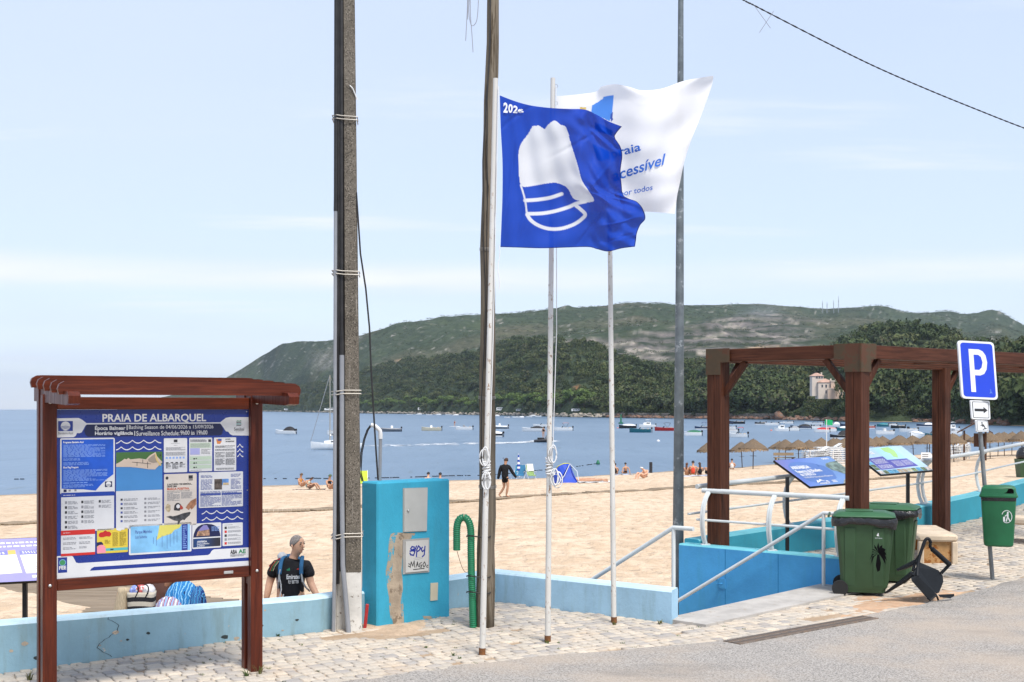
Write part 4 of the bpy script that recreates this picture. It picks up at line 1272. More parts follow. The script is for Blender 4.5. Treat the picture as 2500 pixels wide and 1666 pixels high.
sub_poly(o, s_, 'map_sand', [(0, .15), (.10, .12), (.18, .085), (.22, .095), (.26, .075), (.30, .095), (.5, .085), (.64, .1), (.72, .05), (.85, .005), (.88, .06), (1, .14), (.95, .17), (.88, .21), (.84, .235), (.7, .23), (.45, .205), (.3, .195), (0, .19)], flat('map_sand', (.56, .45, .36), .35), 7)
sub_poly(o, s_, 'map_paths', [(.34, .128), (.75, .158), (.75, .164), (.34, .134)], INK, 8)
for (a, c0, c1) in ((.44, .132, .182), (.67, .13, .216), (.565, .1, .148)): sub_rect(o, s_, 'map_path', a, c0, a + .012, c1, INK, 8)
sub_poly(o, s_, 'map_block', [(.68, .10), (.78, .05), (.84, .03), (.84, .08), (.9, .14), (.80, .15), (.70, .13)], flat('map_grey', (.30, .25, .20), .4), 8)
sub_poly(o, s_, 'map_path', [(.84, .03), (.86, .03), (.9, .12), (.98, .18), (.95, .19), (.86, .11)], flat('map_yellow', (.62, .45, .16), .4), 9)
sub_poly(o, s_, 'north_arrow', [(.955, .025), (.97, .06), (.94, .06)], INK, 8)
for i in range(6):
 sub_rect(o, s_, 'key_symbol', .095, .605 + i * .056, .14, .632 + i * .056, BINK if i % 2 else INK); sub_rect(o, s_, 'key_symbol', .605, .605 + i * .056, .65, .632 + i * .056, GINK)
sub_lines(o, s_, [(.165, .46, .605 + i * .056, .640 + i * .056, 2) for i in range(6)] + [(.68, .95, .605 + i * .056, .637 + i * .056, 2) for i in range(6)], GINK, 3)
o, s_ = notice(103, 768, 544, 1073, PAPER, .006, label='code of conduct notice with blue heading')
sub_rect(o, s_, 'heading', 0, 0, 1, .11, flat('heading_blue', (.010, .045, .30), .35)); sub_lines(o, s_, [(.04, .26, .05, .08, 1)], PWHT, 7)
for cx_, cnt in ((.07, 6), (.375, 5), (.705, 2)):
 for i in range(cnt): sub_rect(o, s_, 'symbol', cx_, .215 + i * .125, cx_ + .04, .28 + i * .125, INK if (i + cnt) % 3 else GINK)
 sub_lines(o, s_, [(cx_ + .055, cx_ + .24, .215 + i * .125, .30 + i * .125, 3) for i in range(cnt)], GINK, cnt)
for j, (x0, y0, x1, y1) in enumerate(((964, 314, 1155, 594), (1174, 311, 1362, 586), (1379, 309, 1560, 581))):
 o, s_ = notice(x0, y0, x1, y1, PAPER, .008)
 if j == 0:
  sub_rect(o, s_, 'logo', .42, .04, .58, .12, INK); sub_lines(o, s_, [(.3, .7, .145, .165, 1), (.42, .58, .2, .22, 1), (.08, .92, .26, .36, 5), (.08, .92, .40, .51, 6)], GINK, 3)
  for i in range(6): sub_rect(o, s_, 'symbol', .08 + i * .145, .545, .165 + i * .145, .60, LBL)
  sub_lines(o, s_, [(.08, .3, .73, .88, 7), (.36, .62, .73, .9, 8), (.67, .92, .73, .86, 6)], INK, 5)
  for i in range(4): sub_rect(o, s_, 'logo', .09 + i * .2, .70, .2 + i * .2, .73, INK)
 elif j == 1:
  sub_rect(o, s_, 'logo', .83, .05, .95, .13, INK); sub_lines(o, s_, [(.05, .75, .05, .13, 4)], INK, 2)
  sub_rect(o, s_, 'band', .03, .15, .97, .30, flat('pale_green', (.46, .56, .44), .4)); sub_rect(o, s_, 'block', .04, .31, .46, .50, flat('pale_violet', (.34, .35, .62), .4))
  for i in range(3):
   sub_rect(o, s_, 'table', .03, .55 + i * .13, .97, .655 + i * .13, flat('pale_green', (.46, .56, .44), .4)); sub_rect(o, s_, 'symbol', .18, .60 + i * .13, .25, .64 + i * .13, INK, 6); sub_rect(o, s_, 'symbol', .28, .60 + i * .13, .33, .63 + i * .13, INK, 6)
  sub_lines(o, s_, [(.06, .9, .17, .29, 4), (.52, .92, .33, .49, 4), (.06, .94, .95, .98, 1)], GINK, 8)
 else:
  sub_poly(o, s_, 'logo', [(.10, .05), (.34, .04), (.34, .12), (.28, .19), (.14, .19)], flat('logo_orange', (.55, .20, .06), .4)); sub_rect(o, s_, 'logo', .17, .04, .34, .10, BINK, 6)
  sub_text(o, s_, 'praia', .52, .03, .74, .08, INK, 6, .02); sub_text(o, s_, 'acessível', .52, .09, .90, .14, INK, 6, .02)
  sub_lines(o, s_, [(.06, .94, .24, .31, 4), (.06, .94, .34, .40, 3), (.06, .48, .43, .60, 6), (.52, .94, .43, .60, 6), (.06, .48, .63, .83, 9), (.52, .94, .63, .83, 9), (.1, .9, .91, .97, 2)], INK, 4)
o, s_ = notice(963, 612, 1229, 1030, flat('cream_paper', (.60, .54, .48), .4), .008, label='cream wildlife poster with whale, puffin and shell')
sub_text(o, s_, 'A NATUREZA TEM MEMÓRIA...', .09, .175, .86, .215, INK, 6, .03); sub_text(o, s_, 'DEIXE UMA', .09, .22, .39, .255, INK, 6, .03)
sub_text(o, s_, 'MARCA POSITIVA.', .09, .265, .78, .31, flat('red_ink', (.50, .09, .035), .4), 6, .03)
sub_lines(o, s_, [(.09, .48, .35, .52, 9), (.52, .86, .35, .48, 7)], GINK, 5); sub_lines(o, s_, [(.09, .78, .325, .34, 1)], INK, 9)
sub_poly(o, s_, 'poster_badge', [(.09 + .045 * math.cos(a), .075 + .03 * math.sin(a)) for a in np.linspace(0, 6.2, 14)], INK); sub_rect(o, s_, 'logo', .75, .035, .88, .10, INK); sub_text(o, s_, '2026', .75, .105, .88, .135, INK, 6, .03)
sub_poly(o, s_, 'shell', [(.04, .655), (.06, .60), (.12, .565), (.19, .60), (.20, .68), (.16, .735), (.09, .72)], M('shell_print', (.42, .34, .22), .4, .35, 60))
sub_poly(o, s_, 'puffin_head', [(.30, .70), (.31, .61), (.37, .565), (.45, .56), (.52, .60), (.54, .65), (.50, .69), (.47, .715)], INK)
sub_poly(o, s_, 'puffin_face', [(.38, .60), (.44, .585), (.48, .61), (.48, .65), (.42, .67), (.37, .64)], PWHT, 6); sub_poly(o, s_, 'puffin_beak', [(.49, .60), (.55, .625), (.585, .665), (.55, .69), (.48, .685)], flat('beak_red', (.40, .05, .03), .4), 7)
sub_poly(o, s_, 'hand', [(.66, .66), (.72, .60), (.82, .53), (.99, .48), (.99, .60), (.90, .67), (.84, .70), (.80, .67), (.76, .71)], M('hand_print', (.32, .15, .08), .4, .3, 40))
sub_poly(o, s_, 'whale', [(.05, .82), (.13, .81), (.18, .80), (.26, .815), (.40, .80), (.60, .76), (.78, .745), (.82, .755), (.78, .81), (.68, .86), (.62, .90), (.58, .885), (.50, .91), (.44, .985), (.40, .985), (.42, .91), (.30, .895), (.20, .86), (.13, .835)], M('whale_print', (.05, .05, .055), .4, .5, 40))
o, s_ = notice(1252, 598, 1613, 876, PAPER, .008, label='bathing water notice with beach photos')
sub_rect(o, s_, 'photo', .345, .20, .52, .50, M('photo_dark', (.09, .07, .06), .4, .6, 30)); sub_rect(o, s_, 'photo', .52, .20, .67, .37, M('photo_sky', (.10, .22, .48), .4, .4, 20), 6)
sub_rect(o, s_, 'photo', .54, .31, .67, .37, M('photo_sand', (.48, .36, .20), .4, .3, 20), 7); sub_lines(o, s_, [(.04, .30, .08, .16, 3), (.04, .3, .20, .50, 9), (.72, .95, .06, .16, 3), (.72, .95, .20, .50, 9), (.03, .49, .54, .97, 13), (.51, .97, .54, .97, 13)], BINK, 6)
sub_rect(o, s_, 'heading', .03, .60, .49, .65, BINK, 7); sub_rect(o, s_, 'heading', .51, .60, .97, .65, BINK, 7)
o, s_ = notice(100, 1082, 384, 1277, PAPER, .008, label='emergency notice with red heading and foot')
RINK = flat('red_print', (.55, .025, .02), .35); sub_rect(o, s_, 'heading', 0, 0, 1, .19, RINK); sub_rect(o, s_, 'foot', 0, .90, 1, 1, RINK); sub_lines(o, s_, [(.06, .3, .08, .12, 1)], PWHT, 6)
sub_lines(o, s_, [(.06, .44, .27, .37, 2), (.06, .44, .46, .57, 2), (.06, .44, .65, .76, 2), (.53, .94, .27, .37, 2), (.53, .85, .46, .57, 2), (.53, .75, .65, .74, 2)], GINK, 2)
o, s_ = notice(401, 1068, 657, 1256, flat('yellow_print', (.66, .50, .055), .35), .008, label='yellow cartoon notice with red cloud and pink shape')
ol = [(.06, .30), (.06, .2), (.12, .14), (.2, .13), (.26, .06), (.33, .12), (.40, .12), (.46, .2), (.45, .28), (.40, .33), (.30, .31), (.2, .34), (.12, .34)]
sub_poly(o, s_, 'red_cloud', ol, flat('cartoon_red', (.48, .02, .02), .35)); sub_poly(o, s_, 'pink_shape', [(.0, .98), (.0, .75), (.06, .66), (.16, .64), (.25, .70), (.28, .82), (.28, .98)], flat('cartoon_pink', (.75, .26, .34), .35), 6)
sub_poly(o, s_, 'navy_shape', [(.0, .54), (.14, .52), (.2, .6), (.2, .68), (.1, .64), (0, .7)], PNAVY); sub_rect(o, s_, 'teal_band', .28, .80, 1, .91, flat('cartoon_teal', (.08, .42, .44), .35)); sub_rect(o, s_, 'boat', .43, .83, .53, .88, INK, 6)
sub_poly(o, s_, 'white_cloud', [(.62, 0), (.9, 0), (.88, .08), (.8, .07), (.76, .12), (.68, .1), (.63, .07)], PWHT)
sub_lines(o, s_, [(.5, .68, .16, .74, 14), (.73, .94, .16, .74, 14), (.25, .43, .45, .62, 4)], flat('olive_ink', (.26, .18, .02), .4), 8)
o, s_ = notice(668, 1034, 1185, 1250, PWHT, .010, label='marine park map with yellow headland')
sub_rect(o, s_, 'map_sea', .025, .06, .84, .94, M('marine_blue', (.20, .46, .72), .35, .25, 3)); sub_poly(o, s_, 'map_land', [(.48, .06), (.84, .06), (.80, .18), (.72, .24), (.67, .36), (.60, .40), (.52, .44), (.43, .56), (.46, .30)], flat('map_land_yellow', (.64, .58, .13), .35), 6)
sub_rect(o, s_, 'map_key', .84, .06, .935, .94, PB, 6); sub_rect(o, s_, 'map_edge', .935, .06, .975, .94, flat('edge_blue', (.25, .5, .75), .35)); sub_text(o, s_, 'Parque Marinho', .10, .19, .36, .33, BINK, 6, .01); sub_text(o, s_, 'Luiz Saldanha', .10, .36, .28, .46, BINK, 6, .0)
sub_lines(o, s_, [(.855, .92, .1, .9, 12)], LBL, 3, 7)
for i, a in enumerate((.38, .43, .52, .60, .65, .71, .76)): sub_rect(o, s_, 'map_line', a, .45 - i * .03, a + .005, .85 - abs(3 - i) * .06, BINK, 7)
o, s_ = notice(1193, 1022, 1431, 1216, PAPER, .010, label='dark reserve notice with arched photo')
sub_poly(o, s_, 'arch', [(.03, .55), (.06, .38), (.12, .22), (.2, .12), (.32, .05), (.5, .03), (.68, .06), (.82, .14), (.92, .28), (.96, .45), (.97, .55)], PNAVY); sub_poly(o, s_, 'photo', [(.14, .50), (.18, .34), (.26, .2), (.38, .08), (.5, .08), (.58, .25), (.6, .5)], M('rock_photo', (.34, .20, .13), .4, .6, 40), 6)
sub_poly(o, s_, 'sky_photo', [(.20, .30), (.28, .18), (.38, .08), (.5, .08), (.58, .25), (.4, .28)], flat('lilac_print', (.22, .20, .45), .4), 7); sub_rect(o, s_, 'lower', .03, .60, .97, .94, ramp_mat('deep_sea_print', [(.008, .012, .03), (.01, .06, .22), (.02, .02, .03)], 'X', 1.1, 1.45))
sub_text(o, s_, 'ARRÁBIDA', .16, .67, .50, .76, PWHT, 6, .03); sub_text(o, s_, 'Reserva da Biosfera', .16, .78, .58, .84, PWHT, 6, .02); sub_text(o, s_, 'da UNESCO', .16, .86, .42, .92, PWHT, 6, .02); sub_lines(o, s_, [(.66, .94, .14, .34, 5)], LBL, 4)
o, s_ = notice(1443, 1018, 1608, 1196, PAPER, .008); sub_lines(o, s_, [(.1, .5, .07, .1, 1)], INK, 4)
for i in range(5): sub_rect(o, s_, 'symbol', .1, .15 + i * .17, .21, .26 + i * .17, [INK, RINK, INK, GINK, RINK][i])
sub_lines(o, s_, [(.26, .9, .15 + i * .17, .25 + i * .17, 3) for i in range(5)], GINK, 6)
(u0, v1), (u1, v0) = hp(74, 1306), hp(150, 1428)
fl = sheet_k('logo', [(u0, v0), (u1, v0), (u1, v1), (u0, v1)], PB, 2, pan)
cu, cv = (u0 + u1) / 2, lerp(v0, v1, .66); r0 = (u1 - u0) * .36
sheet_k('logo_globe', [(cu + r0 * .85 * math.cos(a), cv + r0 * .85 * math.sin(a)) for a in np.linspace(0, 6.28, 21)[:-1]], flat('globe_green', (.05, .26, .10), .35), 4, pan)
sheet_k('logo_ring', [(cu + r0 * 1.05 * math.cos(a), cv + r0 * 1.05 * math.sin(a)) for a in np.linspace(0, 6.28, 25)[:-1]], flat('ring_blue', (.20, .38, .62), .35), 3, pan)
label_px('lettering', 'FEE', 82, 1376, 143, 1402, PWHT, 4, .04); label_px('lettering', 'ABA', 1505, 1237, 1562, 1268, INK, 4, .03); label_px('lettering', 'AE', 1572, 1232, 1632, 1262, GRN, 4, .03)
label_px('lettering', 'ASSOCIAÇÃO BANDEIRA AZUL', 1505, 1272, 1630, 1279, GINK, 4); label_px('lettering', 'DE AMBIENTE E EDUCAÇÃO', 1505, 1283, 1615, 1289, GINK, 4)
for (x, y) in ((1651, 95), (1650, 744)):
 u, v = hp(x, y); kpart('screw', STEEL, lambda b: b.box((u, -.006, v), (.008, .008, .008)))
# poles, flags, cabinet
def loc_T(o): return Matrix.Translation(-Vector(o.location))
# concrete utility pole with a channel and conduits
def m_aggregate():
 m, t, b = mat_nodes('exposed_aggregate')
 v = ncoord(t); vo = t.nodes.new('ShaderNodeTexVoronoi'); vo.inputs['Scale'].default_value = 95; t.links.new(v, vo.inputs['Vector'])
 s = t.nodes.new('ShaderNodeSeparateColor'); t.links.new(vo.outputs['Color'], s.inputs[0])
 n = nnoise(t, v, 2.0, 6, .65); n2 = nnoise(t, ncoord(t, 'Object', (14, 14, .5)), 1.2, 6, .7)
 c = nmix(t, nramp(t, n, .3, .7), (.115, .100, .080), (.180, .157, .128))
 c = nmix(t, nramp(t, s.outputs[0], .80, .97, 0, .55), c, (.33, .29, .24))
 c = nmix(t, nramp(t, s.outputs[1], .75, .9, 0, .7), c, (.035, .03, .025))
 c = nmix(t, nramp(t, n2, .60, .74, 0, .75), c, (.42, .38, .33))
 t.links.new(c, b.inputs['Base Color']); b.inputs['Roughness'].default_value = .92; b.inputs['Specular IOR Level'].default_value = .15
 nbump(t, vo.outputs['Distance'], .5, .01, b)
 return m
AGG = m_aggregate()
WASH = M('chipped_whitewash', (.60, .58, .54), .85, .15, 4, .4, 50, wear=(.16, .13, .10), wthr=.60, wscale=9, spec=.15)
WASHD = M('stained_whitewash', (.46, .36, .26), .9, .2, 4, .4, 50, wear=(.14, .11, .085), wthr=.58, wscale=10, spec=.15)
PVC = M('grey_pvc', (.245, .255, .275), .38, .10, 3, spec=.5); BLK = M('black_sheath', (.018, .017, .017), .5, .3, 8)
CP = gp(850, 1536); CP.z = 0
pole = thing('utility_pole', 'tall weathered concrete utility pole with grey conduits and whitewashed foot', 'pole', CP, R(6))
def pole_ring(z):
 k = lerp(1.0, .72, z / 6.2) / 1.0; wd = .146 * k; dp = .125 * k
 pts = [(-wd, dp), (-wd, -dp), (-wd + .022, -dp), (-wd + .030, -dp + .10 * k), (-.030 * k, -dp + .10 * k), (-.018 * k, -dp), (wd - .012, -dp), (wd, -dp + .012), (wd, dp)]
 xo = lerp(0, -.03, z / 6.2)
 return [Vector((x + xo, y, z)) for x, y in pts]
mb = MB(); zs = [.62, 1.4, 2.4, 3.6, 5, 6.4, 8.5]
mb.loft([pole_ring(z) for z in zs]); mb.build('shaft', AGG, pole)
mb = MB(); mb.loft([[p * 1.0 for p in pole_ring(z)] for z in (-.1, .2, .42, .618)])
for i, v in enumerate(mb.v):
 v.x *= 1.012; v.y *= 1.012
mb.build('whitewashed_foot', [WASH], pole)
mb = MB(); mb.tube([(-.150, -.15, -.02), (-.140, -.15, .6), (-.136, -.14, 1.5), (-.128, -.125, 4.45)], .020, 10); mb.build('conduit', PVC, pole, 40)
mb = MB(); mb.tube([(-.128, -.125, 4.44), (-.126, -.12, 4.6), (-.118, -.11, 8.2)], .022, 8); mb.build('cable_sheath', BLK, pole, 40)
mb = MB(); mb.tube([(.012, -.19, -.02), (-.02, -.165, .35), (-.052, -.15, .7), (-.062, -.14, 1.5), (-.062, -.13, 2.92)], .027, 10); mb.build('conduit', PVC, pole, 40)
mb = MB(); mb.tube([(-.062, -.13, 2.91), (-.062, -.125, 3.05), (-.068, -.10, 3.2), (-.075, -.09, 8.2)], .026, 8); mb.build('cable_sheath', BLK, pole, 40)
mb = MB(); mb.tube([(-.105, -.11, .5), (-.100, -.11, 3), (-.1, -.095, 8.3)], .030, 8, flat=.6); mb.build('cable_sheath', BLK, pole, 40)
STRAP = M('strap_metal', (.34, .32, .29), .5, .2, 20, metal=.5)
for z, dz in ((.98, .018), (2.50, .012), (3.78, -.008), (5.42, -.006)):
 k = lerp(1, .72, z / 6.2); wd = .165 * k; dp = .135 * k; x0 = lerp(0, -.03, z / 6.2); mb = MB()
 for j in (0, .035):
  mb.tube([Vector((x0 - wd, dp, z + j)), Vector((x0 - wd - .012, -dp - .01, z + j)), Vector((x0 - .12 * k, -dp - .04, z + j)), Vector((x0 - .03, -dp - .035, z + dz + j)), Vector((x0 + wd, -dp - .004, z + dz + j)), Vector((x0 + wd + .003, dp, z + dz + j))], .006, 5)
 mb.build('strap', STRAP, pole)
mb = MB(); mb.tube([(.02, -.105, 5.78), (.05, -.112, 5.75), (.10, -.10, 5.63)], .006, 5); mb.build('tie', flat('white_tie', (.7, .7, .68), .5), pole)
REDP = flat('red_plastic', (.35, .02, .02), .4)
mb = MB(); mb.box((.19, .02, .13), (.035, .05, .26), Matrix.Rotation(R(6), 3, 'Y'), .006); mb.build('marker', REDP, pole)
o = MB(); o.X = loc_T(pole)
pts = [at(870, 470, 13.05), at(880, 620, 13.0), at(893, 705, 12.95), at(902, 800, 12.92), at(906, 900, 12.9), at(913, 1020, 12.9), at(918, 1100, 12.9), at(923, 1172, 12.95)]
MR = Matrix.Rotation(-R(6), 4, 'Z')
o.X = MR @ loc_T(pole)
o.tube(pts, .010, 6); o.build('hanging_cable', BLK, pole, 60)
# electricity cabinet
BL_, BR_ = gp(921, 1532), gp(1099, 1506)
fd = (BR_ - BL_).normalized(); CW = (BR_ - BL_).length
CD, CHT = .30, 1.56
CAB = paint_wall('cabinet_turquoise', (.045, .350, .510), (.08, .40, .52), (.05, .28, .38), .74)
cab = thing('electricity_cabinet', 'turquoise rendered electricity cabinet with graffiti tag panel', 'cabinet', BL_, math.atan2(fd.y, fd.x))
mb = MB(); mb.box((CW / 2, CD / 2, CHT / 2 - .03), (CW, CD, CHT + .06), None, .018); mb.build('body', CAB, cab)
def cf(x, y):
 """front-face metres from enlargement pixels of the cabinet"""
 x0 = lerp(408, 410, (y - 332) / 896); x1 = lerp(850, 862, (y - 310) / 850); a = (x - x0) / (x1 - x0)
 a = a * .97 + .03 * a * a
 yt = lerp(332, 310, a); yb = lerp(1228, 1160, a)
 return a * CW, CHT * (1 - (y - yt) / (yb - yt))
def cpt(x, y, d): u, v = cf(x, y); return Vector((u, -d, v))
GREYD = M('cabinet_door_grey', (.44, .44, .415), .45, .05, 4)
def raised(name, pts, d0, d1, m, bev=.004):
 b = MB(); q0 = [cpt(x, y, d0) for x, y in pts]; q1 = [cpt(x, y, d1) for x, y in pts]; n = len(pts)
 b.add(q0 + q1, [tuple(range(n, 2 * n))] + [(i, (i + 1) % n, n + (i + 1) % n, n + i) for i in range(n)]); return b.build(name, m, cab)
raised('door_frame', [(561, 368), (710, 363), (708, 634), (562, 641)], -.01, .006, flat('frame_grey', (.34, .34, .32), .5))
dr = raised('door', [(566, 372), (707, 367), (705, 630), (567, 637)], .0, .016, GREYD)
mb = MB(); mb.lathe([(.013, 0), (.013, .012), (.008, .016)], 10); o = mb.build('lock', STEEL, dr, True); u, v = cf(588, 506); o.matrix_local = Matrix.Translation((u, -.016, v)) @ Matrix.Rotation(R(90), 4, 'X')
raised('meter_frame', [(561, 686), (722, 674), (724, 886), (562, 900)], -.01, .012, M('meter_frame_grey', (.36, .35, .33), .6, .1, 5, wear=(.3, .2, .12), wthr=.6))
mp_ = raised('meter_door', [(575, 697), (714, 686), (714, 876), (576, 889)], .0, .022, M('meter_door_white', (.56, .55, .52), .5, .06, 5, wear=(.36, .28, .2), wthr=.68, wscale=14))
INKB = flat('blue_marker', (.02, .035, .30), .4); INKK = flat('black_marker', (.015, .015, .018), .4)
def strokes(lines, w_, m, name):
 for ln in lines:
  b = MB()
  for (xa, ya), (xb, yb) in zip(ln[:-1], ln[1:]):
   a = cpt(xa, ya, .0226); c = cpt(xb, yb, .0226); d = (c - a)
   if d.length < 1e-5: continue
   d.normalize(); s_ = Vector((-d.z, 0, d.x)) * w_; e_ = d * w_ * .7
   b.quad(a - s_ - e_, c - s_ + e_, c + s_ + e_, a + s_ - e_)
  b.build(name, m, mp_)
strokes([[(628, 732), (612, 728), (604, 742), (618, 752), (630, 760), (622, 782), (604, 778), (600, 768)], [(600, 756), (634, 750)], [(640, 790), (642, 745), (652, 724), (664, 736), (656, 752), (644, 758)], [(676, 732), (668, 744), (676, 758), (690, 748), (692, 726)], [(690, 748), (688, 778), (676, 790)], [(640, 724), (634, 740), (618, 745)]], .0080, INKB, 'graffiti_tag')
strokes([[(592, 834), (600, 838)], [(590, 848), (600, 852)], [(602, 858), (608, 822), (618, 848), (626, 816), (630, 856)], [(638, 856), (646, 822), (652, 852)], [(640, 842), (652, 840)], [(672, 826), (660, 832), (658, 852), (670, 856), (674, 842), (664, 842)], [(690, 822), (680, 838), (686, 854), (698, 840), (690, 822)], [(704, 846), (712, 842)], [(702, 852), (710, 856)], [(622, 870), (688, 862)]], .0048, INKK, 'graffiti_tag')
strokes([[(622, 800), (640, 796), (666, 794), (676, 800), (652, 806), (624, 806)]], .0012, flat('grey_marker', (.3, .3, .32), .4), 'graffiti_tag')
raised('cover_plate', [(735, 954), (780, 950), (778, 1058), (734, 1063)], -.005, .010, flat('cream_plastic', (.58, .52, .38), .5))
CEM = M('bare_cement', (.38, .305, .225), .95, .2, 6, .6, 40, wear=(.22, .17, .12), wthr=.55, wscale=7)
CEMP = M('cement_smear', (.36, .30, .22), .95, .2, 6, .4, 40, wear=(.07, .33, .46), wthr=.50, wscale=11)
def blot(name, L_, d, m, jit):
 b = MB(); r = random.Random(4); pts = []
 left = [(x, y) for x, y, _ in L_]; right = [(x2, y) for x, y, x2 in L_][::-1]
 for i, (x, y) in enumerate(left + right): pts.append((x + r.uniform(-jit, jit), y + r.uniform(-jit, jit)))
 n = len(L_)
 b.add([cpt(x, y, d) for x, y in pts], [(i, i + 1, 2 * n - 2 - i, 2 * n - 1 - i) for i in range(n - 1)])
 b.build(name, m, cab)
blot('cement_smear', [(512, 645, 640), (490, 655, 640), (482, 700, 590), (472, 760, 566), (470, 820, 558), (460, 880, 556), (464, 930, 560), (472, 980, 562), (478, 1040, 562), (480, 1090, 566), (486, 1130, 570), (490, 1170, 572), (504, 1208, 574)], .0015, CEMP, 4)
blot('cement_patch', [(536, 648, 630), (522, 668, 612), (514, 720, 560), (506, 780, 558), (500, 840, 556), (494, 900, 550), (488, 960, 556), (486, 1020, 556), (490, 1080, 552), (496, 1130, 556), (502, 1180, 560), (508, 1210, 564)], .003, CEM, 3)
blot('cement_smear', [(690, 1160, 800), (694, 1168, 808), (700, 1176, 770)], .0015, CEMP, 4)
vp = thing('cable_pipe', 'grey upright pipe with a white elbow on top of the turquoise cabinet', 'pipe', at(927, 1177, BL_.y + .33))
b0 = Vector(vp.location)
def vpt(px, py): return at(px, py, b0.y) - b0
mb = MB(); mb.tube([(0, 0, -.01), vpt(929, 1070)], .019, 10); mb.build('tube', PVC, vp, 40)
WPVC = flat('white_pvc', (.66, .66, .66), .4)
mb = MB(); mb.tube([vpt(929, 1072), vpt(929, 1061), vpt(928, 1052), vpt(922, 1046), vpt(915, 1040), vpt(906, 1038)], [.024, .025, .023, .025, .023, .025], 10); mb.build('elbow', WPVC, vp, 40)
for dx in (0, 3):
 mb = MB(); mb.tube([vpt(904 + dx, 1039), vpt(896 + dx, 1050), vpt(888 + dx, 1072), vpt(881 + dx, 1105), vpt(879 + dx, 1140), vpt(880 + dx, 1160), vpt(884 + dx, 1176)], .0065, 5); mb.build('cable', BLK, vp, 60)
# wooden pole
WP = M('weathered_pole_wood', (.175, .145, .108), .85, .3, 2.2, .6, 30, wear=(.09, .068, .045), wthr=.54, wscale=3, stretch=(9, 9, .45), spec=.15)
wb = gp(1182, 1530); wtop = at(1206, -330, wb.y)
wpole = thing('wooden_pole', 'leaning rough wooden utility pole behind the first flagpole', 'pole', (wb.x, wb.y, 0))
mb = MB(); n = 26; pts = []; rs_ = []; r2 = random.Random(5)
for i in range(n + 1):
 a = i / n; p = Vector((0, 0, -.1)).lerp(wtop - Vector((wb.x, wb.y, 0)), a)
 k = .012 * math.sin(a * 9) + r2.uniform(-.006, .006)
 pts.append(p + Vector((k, 0, 0))); rs_.append(lerp(.104, .060, a ** .8) * (1 + r2.uniform(-.03, .05)))
mb.tube(pts, rs_, 14); mb.build('shaft', WP, wpole, True)
mb = MB(); mb.tube([p + Vector((-.045 + .02 * math.sin(i * .7), -rs_[i] - .004, 0)) for i, p in enumerate(pts)][2:], .006, 5); mb.build('cable', BLK, wpole)
mb = MB(); mb.tube([p + Vector((-.02 + .015 * math.cos(i * .5), -rs_[i] - .006, 0)) for i, p in enumerate(pts)][9:], .005, 5); mb.build('cable', BLK, wpole)
for i in (13, 8, 5):
 mb = MB(); p = pts[i]; r_ = rs_[i] + .006
 for dz in (0, .012, .024):
  mb.tube([p + Vector((r_ * math.cos(a), r_ * math.sin(a), dz + .01 * math.sin(a))) for a in np.linspace(0, 6.28, 15)], .003, 4, False)
 mb.build('wire_tie', STRAP, wpole)
# green corrugated pipe
GP = M('green_plastic', (.010, .17, .075), .35, .12, 4, spec=.5)
g0 = gp(1157, 1533)
gpipe = thing('corrugated_pipe', 'green corrugated plastic pipe bent over like a walking stick', 'pipe', (g0.x, g0.y, 0))
path = [(0, 0, 0)]; Yg = g0.y
def gq(px, py): v = at(px, py, Yg); return (v.x - g0.x, 0, v.z)
ctrl = [(1155, 1533), (1154, 1500), (1153, 1450), (1151, 1400), (1150, 1350), (1150, 1310), (1149, 1290), (1145, 1274), (1137, 1264), (1130, 1263), (1122, 1267), (1117, 1277), (1115, 1292), (1115, 1320), (1115, 1344)]
cv = [Vector(gq(*c)) for c in ctrl]
cum = [0]
for a, b in zip(cv[:-1], cv[1:]): cum.append(cum[-1] + (b - a).length)
pp, rr_ = [], []; N_ = int(cum[-1] / .0055)
for i in range(N_ + 1):
 s = i / N_ * cum[-1]; k = max(j for j in range(len(cum)) if cum[j] <= s + 1e-9); k = min(k, len(cv) - 2)
 pp.append(cv[k].lerp(cv[k + 1], (s - cum[k]) / (cum[k + 1] - cum[k]))); rr_.append(.0365 + (.0045 if (i // 2) % 2 else 0))
for _ in range(20):
 pp = [pp[0]] + [(pp[i - 1] + pp[i] * 2 + pp[i + 1]) / 4 for i in range(1, len(pp) - 1)] + [pp[-1]]
mb = MB(); mb.tube(pp, rr_, 12); mb.build('tube', GP, gpipe, 50)
for z in (.98, .55, .38):
 mb = MB()
 for k in (0, .008): mb.tube([Vector((.05 + .26 * math.cos(a) * .5, .06 * math.sin(a) - (.01 if z < .9 else .012), z + k + .01 * math.sin(a * 2))) for a in np.linspace(math.pi * .9, 2.2 * math.pi, 18)], .0035, 4, False)
 mb.build('wire_tie', BLK, gpipe)
mb = MB(); a, b = Vector(gq(1116, 1346)), Vector(gq(1148, 1394)); mb.tube([a.lerp(b, t) + Vector((0, 0, -.10 * math.sin(t * math.pi))) for t in np.linspace(0, 1, 12)], .003, 4); mb.build('loose_wire', flat('brown_wire', (.12, .06, .03), .6), gpipe)
